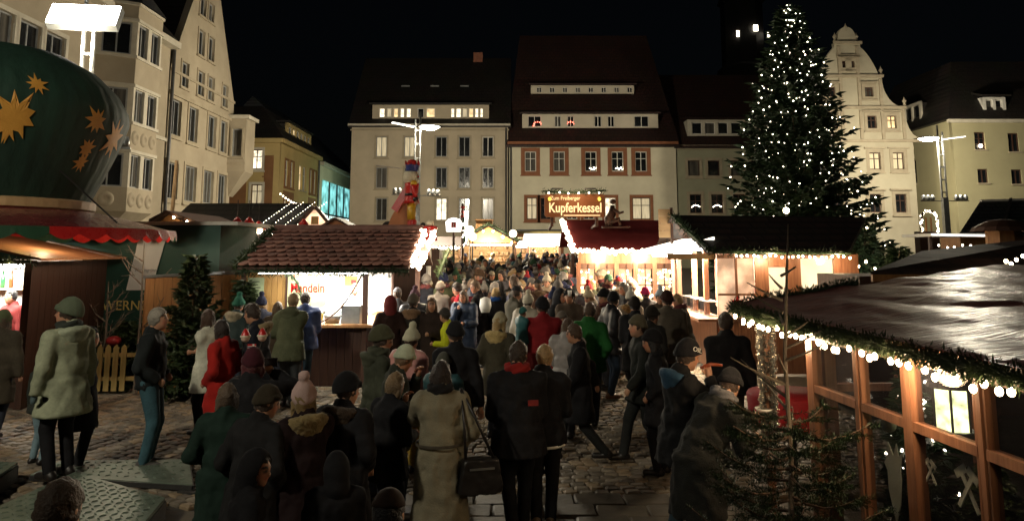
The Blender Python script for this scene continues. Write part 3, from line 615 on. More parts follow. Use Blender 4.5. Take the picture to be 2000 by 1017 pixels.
# --- yellow corner house and the glass fronted shop in the side street
XE, YE = -16.4, 52.0
d1 = thing('yellow_corner_house', 'yellow corner house with brown painted window panels and one lit window', 'house', (XE, YE, 0))
HE = at(545, 279, YE).z; WL = 6.0; holes = []
for ya, yb in ((292, 330), (360, 398), (425, 470)):
    a, b = at(489, yb, YE), at(513, ya, YE); holes.append((a.x-XE, a.z, b.x-XE, b.z))
obj('wall', poly_wall([(-WL, 0), (0, 0), (0, HE), (-WL, HE)], holes, .3), plaster_yellow, d1)
for i, (a, b, c, e) in enumerate(holes): window(d1, (a+c)/2, (b+e)/2, c-a, e-b, 'cross', wood_dark, (lit_white, lit_curtain, lit_curtain)[i], stone_pale, .16)
a, b = at(470, 300, YE).x-XE, at(484, 300, YE).x-XE; c, e = at(518, 300, YE).x-XE, at(527, 300, YE).x-XE
for x0, x1 in ((-WL+.3, b), (c, e+.3)): MB().span((x0, -.04, 1), (x1, -.003, HE-.9)).build('painted_panel', plaster_brown, d1)
MB().span((b, -.04, holes[1][3]+.5), (c, -.003, holes[0][1]-.5)).build('painted_panel', plaster_brown, d1)
MB().span((b+.15, -.06, holes[1][3]+.75), (c-.15, -.04, holes[0][1]-.75)).build('stucco_field', plaster_yellow, d1)
fl = obj('flank_wall', poly_wall([(0, 0), (10.4, 0), (10.4, HE), (0, HE)], [(x, z, x+.8, z+1.9) for x in (1.0, 2.3, 4.6, 5.7, 7.6, 8.8) for z in (1.3, 4.2, 7.1)], .3), plaster_yellow, d1, (-.001, .301, 0), R(90))
for x in (1.0, 2.3, 4.6, 5.7, 7.6, 8.8):
    for z in (1.3, 4.2, 7.1): window(fl, x+.4, z+.95, .8, 1.9, 'cross', white_paint, lit_warm if (x, z) == (4.6, 7.1) else (lit_curtain if z == 4.2 and x < 3 else None), plaster_brown if x not in (4.6, 5.7) else None, .12)
for x0, x1 in ((.75, 3.4), (7.35, 9.85)): MB().span((x0, -.02, 6.2), (x1, -.004, 6.75)).build('painted_panel', plaster_brown, fl)
m = MB(); m.span((-WL-.2, -.25, HE), (.25, 0, HE+.3)); m.span((0.005, 0, HE), (.3, 10.7, HE+.3)); m.build('eaves_cornice', plaster_yellow, d1)
MB().add([(-WL-.2, -.3, HE+.3), (.35, -.3, HE+.3), (.35, 10.8, HE+.3), (-WL-.2, 10.8, HE+.3), (-WL+1.5, 3, HE+3.2), (-2.4, 3, HE+3.2), (-2.4, 9, HE+3.2), (-WL+1.5, 9, HE+3.2)],
         [(0, 3, 2, 1), (4, 5, 6, 7), (0, 1, 5, 4), (1, 2, 6, 5), (2, 3, 7, 6), (3, 0, 4, 7)]).build('roof', roof_dark, d1)
dd = obj('dormer', poly_wall([(0, 0), (6.6, 0), (6.6, 1.5), (0, 1.5)], [(.3+k*1.05, .2, 1.15+k*1.05, 1.25) for k in range(6)], .2), plaster_yellow, d1, (-.55, 3.4, HE+.55), R(90))
for k in range(6): window(dd, .725+k*1.05, .725, .85, 1.05, 'two', white_paint, lit_warm if k == 1 else None, None, sill=False)
MB().span((0, .2, 0), (6.6, 2.2, 1.45)).build('dormer_body', roof_dark, dd); MB().span((-.15, -.2, 1.5), (6.75, 2.4, 1.65)).build('dormer_roof', roof_dark, dd)
MB().tube([(.12, 10.3, 0), (.12, 10.3, HE)], .08).build('downpipe', metal_dark, d1)
d2 = thing('glass_fronted_shop', 'shop with tall brightly lit teal glass front in the narrow side street', 'shop', (XE, 62.9, 0), R(90))
H2_ = 9.7; L3 = 17
obj('wall', poly_wall([(0, 0), (L3, 0), (L3, H2_), (0, H2_)], [(1.0, .6, 15.5, 8.6)], .3), plaster_cream, d2)
for i in range(5):
    x0 = 1.0+i*2.9
    w_ = MB(); w_.span((x0, .05, .6), (x0+.22, .2, 8.6)); w_.span((x0+.22, .05, 5.6), (x0+2.9, .2, 5.75)); w_ = w_.build('window', metal_dark, d2)
    MB().span((x0+.22, .15, 5.75), (x0+2.9, .17, 8.6)).build('pane', lit_teal, w_); MB().span((x0+.22, .15, .6), (x0+2.9, .17, 5.6)).build('pane', lit_shop, w_)
MB().span((-.1, -.4, H2_), (L3, 0, H2_+.3)).build('eaves_cornice', stone_pale, d2)
MB().add([(0, -.4, H2_+.3), (L3, -.4, H2_+.3), (L3, 6, H2_+6), (0, 6, H2_+6), (L3, 11, H2_+.3), (0, 11, H2_+.3)], [(0, 1, 2, 3), (3, 2, 4, 5), (0, 5, 4, 1), (0, 3, 5), (1, 4, 2)]).build('roof', roof_slate, d2)
lamp('shop_glow', 'AREA', (1.0, -.6, 4), 300, (.6, 1, .95), 4, d2, rot=(R(-90), 0, 0))
# far church tower with lit lantern windows
tw = thing('church_tower', 'far dark church tower showing three lit belfry openings beside the fir top', 'church tower', at(1463, 400, 120).xy.to_3d())
q = at(1463, 67, 120); zt = q.z
m = MB(); m.lathe([(4.2, 0), (4.2, zt-6), (3.4, zt-5.5), (3.4, zt+5), (3.9, zt+5.3), (3.0, zt+8), (.5, zt+16), (.01, zt+18)], 8, a0=R(22.5), a1=R(382.5)); m.build('tower', roof_dark, tw)
for px, py, w in ((1430, 77, .7), (1463, 67, 1.2), (1495, 72, .6)):
    p = at(px, py, 120)-tw.location; yy = -math.sqrt(max(.5, 3.5**2-min(3.2, abs(p.x))**2))-.15
    MB().span((p.x-w*.3, yy, p.z-.5), (p.x+w*.3, yy+.1, p.z+.5)).build('belfry_opening', glow('belfry_light', (1, .9, .7), 6), tw)
# ------------------------------------------------------------------ street lamps
def mast_lamp(loc, h, label, power, rz=0, box=False):
    t = thing('street_lamp', label, 'street lamp', loc, rz, 'street lamps of the square')
    MB().span((-.14, -.14, 0), (.14, .14, h*.62)).build('post', metal_grey, t)
    m = MB(); m.span((-.16, -.05, h*.62), (-.09, .05, h+.7)); m.span((.09, -.05, h*.62), (.16, .05, h+.35))
    for k in range(5): m.span((-.09, -.04, h*(.65+.08*k)), (.09, .04, h*(.65+.08*k)+.07))
    m.build('twin_mast', metal_grey, t)
    lx = -.6
    if box:
        MB().bar((0, .02, h), (0, -.25, h), .12, .12).build('arm', metal_grey, t)
        ho = MB().box((0, -.3, h), (1.75, .24, .72), Matrix.Rotation(R(-28), 3, 'X')).build('floodlight_housing', metal_grey, t)
        MB().box(Vector((0, -.3, h))+Matrix.Rotation(R(-28), 3, 'X') @ Vector((0, -.13, 0)), (1.7, .03, .67), Matrix.Rotation(R(-28), 3, 'X')).build('diffuser', lamp_white, ho)
    else:
        MB().bar((-.16, 0, h+.05), (-.95, 0, h+.1), .06, .05).build('arm', metal_grey, t)
        d = MB().lathe([(.001, .12), (.25, .1), (.48, .03), (.52, -.01)], 24, (lx, 0, h)).build('reflector_dish', metal_grey, t, True)
        MB().lathe([(.5, -.015), (.36, -.1), (.18, -.14), (.001, -.15)], 24, (lx, 0, h)).build('diffuser', lamp_white, d, True)
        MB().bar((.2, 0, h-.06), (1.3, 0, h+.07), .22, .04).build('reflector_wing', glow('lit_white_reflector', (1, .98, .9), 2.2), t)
    MB().bar((-1.25, 0, h*.6), (1.25, 0, h*.6), .05, .05).build('cross_bar', metal_grey, t)
    for s in (-1, 1):
        for k in range(3):
            sp = MB().lathe([(.001, .3), (.09, .28), (.12, .1), (.1, 0), (.001, .02)], 10, (s*(.62+.24*k), 0, h*.6+.03)).build('spotlight', metal_grey, t, True)
    lamp('street_light', 'POINT', (0 if box else -.6, -.6 if box else 0, h-.5), power, (1, .88, .66), .35, t)
    return t
pl = at(176, 42, 19.5)
mast_lamp((pl.x, pl.y, 0), pl.z, 'near street lamp glaring beside the oriel house above the green dome', 700, R(8), True)
pc = at(816, 246, 36)
mast_lamp((pc.x, pc.y, 0), pc.z, 'street lamp rising behind the nutcracker before the beige house', 5000, R(205))
pr_ = at(1836, 270, 40)
mast_lamp((pr_.x, pr_.y, 0), pr_.z, 'street lamp beside the olive corner house with lit wing and spotlights', 2600, R(-4))

assumed_mast = mast_lamp((-7.5, -2.0, 0), 8.6, 'assumed floodlight mast behind the viewer near the ride platforms', 10, R(190), True)  # assumed lamp out of view, added to light the tiled roof and left paving
assumed_beam = lamp('assumed_floodlight_beam', 'SPOT', (-7.5, -1.5, 8.3), 2800, (1, .9, .68), .3, spot=R(84)); assumed_beam.data.spot_blend = 1.0; assumed_beam.rotation_euler = (Vector((-5.3, 11.0, .5))-Vector((-7.5, -1.5, 8.3))).to_track_quat('-Z', 'Y').to_euler()  # spot beam of the assumed, unseen mast
# ------------------------------------------------------------------ trees
def spruce(name, label, loc, h, rad, n, seed, mat, twig=.3, blade=.035, base=.06, droop=.25, sub=12, gaps=.0, wob=.12, cat='fir tree', group=None):
    r = random.Random(seed); t = thing(name, label, cat, loc, 0, group)
    MB().tube([(0, 0, 0), (.03*h*.1, 0, h*.4), (0, .02, h*.75), (0, 0, h*.99)], [h*.016, h*.013, h*.008, h*.002], 8).build('trunk', bark, t)
    m = MB(); b = MB(); ga = 0; tips = []
    for i in range(n):
        f = (i+r.random())/n; z = h*(base+(1-base)*f**1.15); ga += 2.39996+r.gauss(0, .3)
        L = rad*(1-f)**.88*r.uniform(1-wob*2.2, 1+wob)+.06*rad
        if gaps and r.random() < gaps: L *= .5
        d = Vector((math.cos(ga), math.sin(ga), 0)); dr_ = droop*(1-f)+.02-(.5*f)
        pts = []; k = 5
        for j in range(k+1):
            s = j/k; pts.append(Vector((0, 0, z))+d*L*s+Vector((0, 0, -dr_*L*s+.22*L*s*s*(1 if f < .8 else .3))))
        b.tube(pts, [max(.004, .012*rad*(1-f*.6)*(1-.85*j/k)) for j in range(k+1)], 4, False)
        side = d.cross(Vector((0, 0, 1)))
        ns = max(4, int(sub*L/rad)+3)
        for q in range(ns):
            s = .15+.85*(q+r.random())/ns; j = min(k-1, int(s*k)); p = pts[j].lerp(pts[j+1], s*k-j)
            for sg in (-1, 1):
                w = side*sg*r.uniform(.5, 1)+d*r.uniform(.3, 1)+Vector((0, 0, r.uniform(-.45, .2)))
                ln = twig*(1.15-.5*s)*r.uniform(.7, 1.3)
                needles(m, p, w, ln, blade*r.uniform(.7, 1.3), r.random()*3)
                if r.random() < .75:
                    needles(m, p+w.normalized()*ln*.4, w+Vector((r.gauss(0, .6), r.gauss(0, .6), r.gauss(-.1, .4))), ln*.7, blade*.9, r.random()*3)
        needles(m, pts[-1]-d*.05, d+Vector((0, 0, .15)), twig, blade, r.random()*3); tips.append(pts[-1])
        tips += [pts[3], pts[4]]
    b.build('branch', bark, t)
    m.build('crown', mat, t)
    return t, tips
ty = 31.0; tb = at(1562, 470, ty); th = at(1560, 8, ty).z-.32
big, tips = spruce('christmas_tree', 'giant christmas tree covered in white fairy lights before the scrolled gable house', (tb.x, ty, 0), th, 3.55, 640, 3, needle_dark, .46, .06, .09, .32, 20, .12, .14, 'christmas tree')
rt = random.Random(5); lp = []
for p in tips:
    if p.y < .9 and rt.random() < .5: lp.append(p+Vector((rt.gauss(0, .08), -.1+rt.gauss(0, .06), rt.gauss(0, .1))))
lp += [Vector((rt.gauss(0, .12), -.15, th-.1-rt.random()*.8)) for _ in range(10)]
bulbs('fairy_lights', lp[::2], .025, bulb_white, big); bulbs('fairy_lights', lp[1::2], .018, bulb_white, big)
MB().ball((0, 0, th+.02), .1, 8, 6).build('top_light', bulb_white, big)

# ------------------------------------------------------------------ almond stall with the tiled roof
s1 = thing('almond_stall', 'wooden market stall with scalloped red tile roof selling roasted almonds', 'market stall', (-3.85, 15.5, 0))
def L1(x, y, z): return (x+3.85, y-15.5, z)
xa, xb, xo, yf, yk = -4.98, -2.72, -4.15, 14.0, 17.0
planks(s1, L1(xa, yf, 0)[:2], L1(xo, yf, 0)[:2], 0, 2.12, wood_yellow, .105)
planks(s1, L1(xo+.01, yf+.03, 0)[:2], L1(xb-.06, yf+.03, 0)[:2], 0, 1.06, wood_dark, .16)
planks(s1, L1(xb, yf+.05, 0)[:2], L1(xb, yk, 0)[:2], 0, 1.06, wood_dark, .16)
planks(s1, L1(xa, yf+.05, 0)[:2], L1(xa, yk, 0)[:2], 0, 2.12, wood_mid, .14)
for x, y in ((xb, yf), (xb, yk), (xo, yf), (xa, yf), (xa, yk)): MB().span(L1(x-.045, y-.045, 0), L1(x+.045, y+.045, 2.2)).build('post', wood_dark, s1)
m = MB(); m.span(L1(xo, yf-.22, 1.07), L1(xb+.2, yf+.3, 1.12)); m.span(L1(xb-.28, yf+.3, 1.07), L1(xb+.2, yk, 1.12)); m.build('counter', wood_mid, s1)
MB().span(L1(xa+.1, yk-.05, .2), L1(xb, yk, 2.2)).build('back_panel', mirror_white, s1)
MB().span(L1(xa+.05, yf+.05, 2.17), L1(xb, yk, 2.2)).build('ceiling', mirror_white, s1)
MB().span(L1(xo-.03, yf+.05, 1.12), L1(xo, yk-.06, 2.17)).build('partition', mirror_white, s1)
tb_ = MB().tube([L1(-4.0, 15.0, 2.1), L1(-2.9, 15.0, 2.1)], .03).build('ceiling_tube', tube_white, s1)
lamp('almond_stall_light', 'AREA', L1(-3.4, 15.2, 2.12), 420, (1, .93, .8), 1.2, s1)
MB().tube([L1(-4.6, 13.62, 2.06), L1(-2.6, 13.62, 2.06)], .022).build('added_eaves_tube', tube_white, s1); lamp('added_eaves_tube_light', 'AREA', L1(-3.6, 13.6, 2.03), 45, (1, .92, .76), .9, s1)  # extra tube and lamp added under the eave to brighten the banner front
# eaves, roof slope of single tiles
rx0, rx1, ez_, rz_ = -4.92, -1.85, 2.16, 2.87; ye, yr = 13.45, 15.5
sl = Vector((0, yr-ye, rz_-ez_)); SL = sl.length; sd = sl.normalized(); up = Vector((0, -sd.z, sd.y))
rf = MB(); c0 = [Vector(L1(rx0, ye, ez_)), Vector(L1(rx1, ye, ez_)), Vector(L1(rx1, yr, rz_)), Vector(L1(rx0+.1, yr, rz_))]
c1_ = [Vector(L1(rx0+.1, yr, rz_)), Vector(L1(rx1, yr, rz_)), Vector(L1(rx1, 2*yr-ye, ez_)), Vector(L1(rx0, 2*yr-ye, ez_))]
for q in (c0, c1_): rf.add(q+[p-Vector((0, 0, .06)) for p in q], [(0, 1, 2, 3), (7, 6, 5, 4), (0, 4, 5, 1), (1, 5, 6, 2), (2, 6, 7, 3), (3, 7, 4, 0)])
roof1 = rf.build('roof', wood_dark, s1)
def tile_mesh(w, l):
    pts = [(-w/2, l), (w/2, l), (w/2, .07)]+[(w/2*math.cos(a), .07-.07*math.sin(a)) for a in (R(30), R(60), R(90), R(120), R(150))]+[(-w/2, .07)]
    n = len(pts); vs = [(x, y, .02) for x, y in pts]+[(x, y, 0) for x, y in pts]
    return vs, [tuple(range(n-1, -1, -1)), tuple(range(n, 2*n))]+[(i, (i+1) % n, (i+1) % n+n, i+n) for i in range(n)]
nr, tw_ = 9, .185
tv, tf = tile_mesh(tw_-.01, SL/nr*1.7); tme = bpy.data.meshes.new('roof_tile'); tme.from_pydata(tv, [], tf); tme.update(); tme.materials.append(clay_tile)
base = Matrix((Vector((1, 0, 0)), sd, up)).transposed().to_4x4()
rt = random.Random(9)
for i in range(nr):
    nx = int((rx1-rx0)/tw_)
    for k in range(nx+(0 if i % 2 else 1)):
        x = rx0+tw_*(k+.5+(.5 if i % 2 else 0)); 
        if x > rx1: continue
        p = Vector(L1(x, ye, ez_))+sd*(SL*i/nr-.04)+up*.055
        o = obj('roof_tile', tme, rt.choice((clay_tile, clay_tile, clay_tile_b, clay_tile_c)), roof1)
        o.matrix_local = Matrix.Translation(p) @ base @ Matrix.Rotation(R(-10)+rt.gauss(0, .015), 4, 'X') @ Matrix.Rotation(rt.gauss(0, .012), 4, 'Z')
MB().tube([L1(rx0, yr, rz_+.05), L1(rx1, yr, rz_+.05)], .07, 10).build('ridge_cap', clay_tile_b, roof1)
garland('eaves_garland', [L1(rx0, ye-.02, ez_-.07), L1(rx1, ye-.02, ez_-.07)], .075, needle_dark, s1, 260)
garland('rake_garland', [L1(rx0-.05, ye, ez_), L1(rx0-.02, yr, rz_+.05)], .1, needle_mid, s1, 260)
# right rake: thick rope of lights
rk = [L1(rx1+.06, ye+.05, ez_+.02), L1(rx1+.07, yr-.2, rz_+.0)]
bulbs('rake_light_rope', [p+Vector((random.gauss(0, .03), random.gauss(0, .03), random.gauss(0, .03))) for p in along(rk, .03)], .03, bulb_row, s1)
MB().tube(rk, .034, 8).build('rake_light_tube', bulb_row, s1)
# banner, prints, swag
bn = obj('banner', MB().prism([(-.37, -.38), (.12, -.44), (.34, -.3), (.38, .34), (-.37, .34)], 0, .012).mesh('banner'), surf('pale_green_banner', (.5, .52, .32), (.42, .44, .27), .6, 5, bump=.1), s1, L1(-3.78, yf-.06, 1.77))
obj('banner_lettering', text_mesh('Gebrannte', .13, .003, .95), red_gloss, bn, (-.01, -.004, .24)); obj('banner_lettering', text_mesh('Mandeln', .24, .003, .78, bold=.004), red_gloss, bn, (.0, -.004, 0.0))
pp = obj('price_list', MB().span((-.15, 0, -.2), (.15, .01, .2)).mesh('price_list'), paper_green, s1, L1(-4.75, yf-.035, 1.76))
for k in range(6): MB().span((-.11, -.004, .12-k*.055), (.04+.06*random.random(), -.001, .135-k*.055)).build('print_line', metal_dark, pp)
pp = obj('poster', MB().span((-.14, 0, -.1), (.14, .01, .1)).mesh('poster'), paper_yellow, s1, L1(-3.62, yk-.07, 1.78)); MB().span((.0, -.004, -.07), (.12, -.001, .03)).build('poster_print', red_gloss, pp)
sw = [Vector(L1(-2.76, yf-.07, 2.05)).lerp(Vector(L1(-3.5, yf-.07, 1.16)), k/14)+Vector((0, 0, -.16*math.sin(math.pi*k/14))) for k in range(15)]
MB().tube(sw, .016, 6).build('rope_swag', wood_dark, s1)
sw = [Vector(L1(-4.12, yf-.07, 2.05)).lerp(Vector(L1(-3.6, yf-.07, 1.25)), k/8)+Vector((.03*math.sin(k), 0, 0)) for k in range(9)]
garland('side_garland', sw, .05, needle_dark, s1, 200, .07)
tag(MB().span((-.17, -.14, 0), (.17, .14, .33)).build('cash_scale', metal_grey, None, loc=(-2.98, 14.1, 1.122)), 'grey metal scale box standing on the almond stall counter', 'scale')
tag(MB().lathe([(.001, 0), (.13, 0), (.16, .14), (.15, .15), (.12, .03), (.001, .02)], 14).build('almond_bowl', metal_grey, None, True, (-3.35, 14.15, 1.122)), 'round metal bowl on the almond stall counter', 'bowl')
for k in range(5): tag(MB().prism([(-.04, 0), (.04, 0), (.06, .16), (-.06, .16)], -.02, .02).build('paper_bag', (paper_yellow, mirror_white, red_gloss)[k % 3], None, loc=(-4.0+k*.13, 14.2+.02*k, 1.122)), ('yellow', 'white', 'red', 'second yellow', 'second white')[k]+' paper bag in the row on the almond counter', 'paper bag', 'paper bags on the almond counter')

# ------------------------------------------------------------------ hoarding and fence left of it
h1 = thing('board_hoarding', 'brown board hoarding with white metal capping left of the almond stall', 'hoarding', (-5.9, 13.9, 0))
planks(h1, (-.55, -.65), (.85, .75), 0, 2.0, wood_mid, .15)
MB().bar((-.58, -.68, 2.0), (.88, .78, 2.06), .06, .05).build('capping', metal_grey, h1)
pf = thing('picket_fence', 'low pale picket fence behind the man in jeans', 'fence', (-7.28, 13.25, 0), R(3))
for k in range(9): MB().prism([(-.045, .05), (.045, .05), (.045, .78), (0, .84), (-.045, .78)], -.012, .012).build('picket', fence_wood, pf, loc=(-.56+k*.135, 0, 0))
for z in (.22, .62): MB().span((-.72, .014, z), (.75, .04, z+.07)).build('rail', fence_wood, pf)
def small_fir(loc, h, rad, label, seed, n=150): return spruce('small_fir', label, loc, h, rad, n, seed, needle_mid, .2, .022, .05, .2, 14, .1, .15, 'fir tree', 'small decorating firs')
small_fir((-5.5, 13.05, 0), 2.35, .72, 'bushy small fir standing before the board hoarding', 11, 120)
small_fir((-4.75, 15.0-1.6, 0), 1.9, .45, 'slim small fir squeezed beside the almond stall wall', 12, 110)
small_fir((-7.0, 13.85, 0), 1.15, .5, 'low fir bush with red bauble behind the grey haired man', 13, 120)
small_fir((-7.75, 14.0, 0), 1.05, .4, 'low fir bush beside the brown booth wall', 14, 110)
tag(MB().ball((0, 0, 0), .13, 14, 9, .7).build('red_bauble', surf('dull_red_bauble', (.3, .02, .02), None, .5, 6), None, True, (-7.1, 13.55, .86)), 'big shiny red bauble resting in the low fir bush', 'bauble')
def bare_shrub(loc, h, label, seed, n=9, lean=.25):
    r = random.Random(seed); t = thing('bare_sapling', label, 'sapling', loc, 0, 'leafless saplings')
    MB().tube([(0, 0, 0), (.03, 0, h*.5), (0, .02, h)], [.03, .022, .008], 7).build('trunk', bark_pale, t)
    for i in range(n):
        z = h*(.25+.7*i/n); a = r.random()*6.28; L = (.9-.6*i/n)*h*.42; d = Vector((math.cos(a), math.sin(a)*.6, .75)).normalized()
        p = [Vector((0, 0, z)), Vector((0, 0, z))+d*L*.5+Vector((0, 0, -.02)), Vector((0, 0, z))+d*L+Vector((r.gauss(0, .04), 0, .06))]
        m = MB(); m.tube(p, [.014, .01, .004], 5)
        for q in range(4):
            s = r.uniform(.3, .95); b = p[0].lerp(p[2], s); e = b+(d+Vector((r.gauss(0, .6), r.gauss(0, .6), r.gauss(.1, .4)))).normalized()*L*.35; m.tube([b, e], [.006, .002], 4)
        m.build('branch', bark_pale, t)
    return t
bare_shrub((-6.55, 13.3, 0), 2.6, 'leafless sapling in front of the white beer poster', 4)
bare_shrub((-7.3, 13.6, 0), 1.9, 'spreading leafless sapling beside the brown booth', 6, 11)

# ------------------------------------------------------------------ round kiosk with starred dome, left
kx, ky = -8.12, 11.4
kd = thing('domed_kiosk', 'round kiosk with dark green starred dome and red scalloped awning', 'kiosk', (kx, ky, 0))
prof = [(1.42, 3.2), (1.6, 3.6), (1.78, 4.05), (1.92, 4.5), (1.9, 4.68), (1.75, 4.95), (1.45, 5.25), (1.0, 5.5), (.5, 5.62), (.001, 5.6)]
dm = MB().lathe(prof, 220)
for i_, (x_, y_, z_) in enumerate(dm.v):
    an_ = math.atan2(y_, x_); rr_ = math.hypot(x_, y_); k_ = 1+.45*(.006*math.sin(an_*44+math.sin(z_*3)*.8)+.004*math.sin(an_*97+z_*2))*min(1, rr_/1.2); dm.v[i_] = (x_*k_, y_*k_, z_)
dm.build('dome', green_cloth, kd, True)
def prof_r(z):
    for (r0, z0), (r1, z1) in zip(prof, prof[1:]):
        if z0 <= z <= z1: return r0+(r1-r0)*(z-z0)/max(1e-6, z1-z0)
    return .2
def star(ang, z, size, seed, pts=9):
    r = random.Random(seed); m = MB(); rim = []
    for k in range(pts*2):
        a = math.pi*k/pts+.3; q = size*(r.uniform(.75, 1.3) if k % 2 == 0 else r.uniform(.42, .58))
        rim.append((q*math.cos(a), q*math.sin(a)*1.15))
    def P(u, v):
        zz = z+v; rr = prof_r(zz)+.022; return (rr*math.cos(ang+u/rr), rr*math.sin(ang+u/rr), zz)
    vs = [P(0, 0)]; n = len(rim)
    for f in (.35, .7, 1.0): vs += [P(u*f, v*f) for u, v in rim]
    fs = [(0, 1+k, 1+(k+1) % n) for k in range(n)]
    for a in (0, 1): fs += [(1+a*n+k, 1+(a+1)*n+k, 1+(a+1)*n+(k+1) % n, 1+a*n+(k+1) % n) for k in range(n)]
    m.add(vs, fs).build('star', gold_cloth, kd)
for px, py, sz, sd_ in ((37, 228, .3, 1), (109, 178, .13, 2), (103, 266, .19, 3), (205, 236, .2, 4), (196, 318, .13, 5), (228, 290, .15, 6), (-60, 240, .28, 7)):
    Yk = ky-1.5
    for _ in range(6):
        p = at(px, py, Yk); r_ = prof_r(p.z); dxk = max(-r_*.98, min(r_*.98, p.x-kx)); Yk = ky-math.sqrt(r_*r_-dxk*dxk)
    star(math.atan2(Yk-ky, dxk), p.z, sz, sd_)
for ang in (.1, .9, 1.7, 2.5, 3.3): star(ang, 4.2, .27, int(ang*9))
MB().lathe([(1.45, 3.05), (1.52, 3.08), (1.52, 3.2), (1.45, 3.22)], 40).build('dome_rim', wood_pale, kd)
MB().lathe([(1.42, 3.08), (2.0, 2.95), (2.72, 2.76)], 48).build('awning', surf('glossy_dark_red_awning', (.15, .02, .025), (.09, .014, .018), .25, 2.5, bump=.5, fine=8, bdist=.02, spec=.6), kd)
N = 46
for k in range(N):
    a0, a1 = 2*math.pi*k/N, 2*math.pi*(k+1)/N; seg = 6; col_ = []
    for j in range(seg+1):
        a = a0+(a1-a0)*j/seg; d = .09+.08*math.sin(math.pi*j/seg)
        col_.append(((2.725*math.cos(a), 2.725*math.sin(a), 2.77), (2.745*math.cos(a), 2.745*math.sin(a), 2.77-d)))
    mm = MB()
    for j in range(seg): mm.quad(col_[j][0], col_[j+1][0], col_[j+1][1], col_[j][1])
    mm.build('scallop', (red_gloss if k % 9 not in (3, 4) else surf('green_scallop_cloth', (.02, .07, .035), (.014, .05, .025), .5, 5)), kd)
MB().tube([(-.3, .3, 0), (-.3, .3, 3.3)], .3, 12).build('column', wood_dark, kd)
MB().tube([(1.6, -.75, 3.6), (2.45, -.7, 2.85)], .012, 5).build('guy_rope', cable_black, kd)
assumed_tube = MB().tube([(1.75, .55, 2.8), (2.0, .3, 2.8)], .03, 8).build('awning_tube', tube_white, kd); lamp('awning_light', 'POINT', (1.9, .75, 2.68), 42, (1, .84, .6), .12, kd)  # assumed tube and light hidden under the awning, brightening booth roof and trailer
# booth under the awning
bo = thing('drinks_booth', 'brown drinks booth with pale plank roof and bright counter under the red awning', 'booth', (-9.1, 12.5, 0))
MB().span((1.31, -.5, 0), (1.43, -.38, 2.3)).build('post', wood_dark, bo); planks(bo, (1.4, -.38), (1.4, 1.75), 0, 2.28, wood_dark, .16)
planks(bo, (-1.6, -.4), (1.3, -.4), 0, 1.1, wood_dark, .16)
MB().span((-1.6, -.6, 1.1), (1.3, -.2, 1.15)).build('counter', wood_mid, bo); MB().span((-1.6, 1.0, .2), (1.35, 1.03, 2.3)).build('back_panel', mirror_white, bo)
for k in range(9):
    xk = 1.72-k*.24; zk = 2.3+k*.05; MB().add([(xk-.24, -.75, zk+.05), (xk, -.75, zk), (xk, 1.85, zk), (xk-.24, 1.85, zk+.05), (xk-.24, -.75, zk+.085), (xk, -.75, zk+.035), (xk, 1.85, zk+.035), (xk-.24, 1.85, zk+.085)], [(0, 3, 2, 1), (4, 5, 6, 7), (0, 1, 5, 4), (1, 2, 6, 5), (2, 3, 7, 6), (3, 0, 4, 7)]).build('roof_plank', surf('orange_pine_roof', (.45, .22, .1), (.34, .15, .065), .55, 2, (.6, 9, 9), .3), bo)
MB().tube([(-1.2, .2, 2.2), (1.0, .2, 2.2)], .03).build('ceiling_tube', tube_white, bo); lamp('booth_light', 'AREA', (.3, .2, 2.15), 130, (1, .95, .82), .9, bo)
al = MB().span((1.0, -.3, 2.76), (1.25, -.1, 2.82)).build('roof_lamp', glow('yellow_roof_lamp', (1, .72, .2), 6), bo); lamp('roof_lamp_light', 'POINT', (1.15, .3, 2.74), 14, (1, .75, .45), .05, bo)
for k in range(7):
    b_ = MB().lathe([(.001, 0), (.036, 0), (.036, .17), (.013, .23), (.013, .3), (.001, .3)], 8).build('bottle', (surf('green_bottle_glass', (.03, .16, .06), None, .12, 4), surf('brown_bottle_glass', (.16, .06, .02), None, .12, 4), mirror_white)[k % 3], None, True, (-9.5+k*.15, 13.38, 1.801))
    tag(b_, ('green bottle', 'brown bottle', 'white bottle', 'second green bottle', 'second brown bottle', 'second white bottle', 'third green bottle')[k]+' on the bright shelf inside the drinks booth', 'bottle', 'bottles in the drinks booth')
MB().span((-.6, .75, 1.77), (.75, .99, 1.8)).build('shelf', wood_pale, bo)
sgn = obj('price_board', MB().span((-.25, 0, -.3), (.25, .02, .3)).mesh('price_board'), mirror_white, bo, (1.05, .96, 1.5))
for k in range(3): obj('price_lettering', text_mesh('Glühwein' if k == 0 else ('Punsch', 'Kakao')[k-1], .09, .003), green_panel, sgn, (0, -.006, .15-k*.15))
garland('eaves_garland', [(-1.6, -.8, 2.3), (1.6, -.8, 2.28)], .09, needle_mid, bo, 260); bulbs('eaves_bulbs', along([(-1.5, -.86, 2.26), (1.5, -.86, 2.24)], .35, .02), .022, bulb_warm, bo)
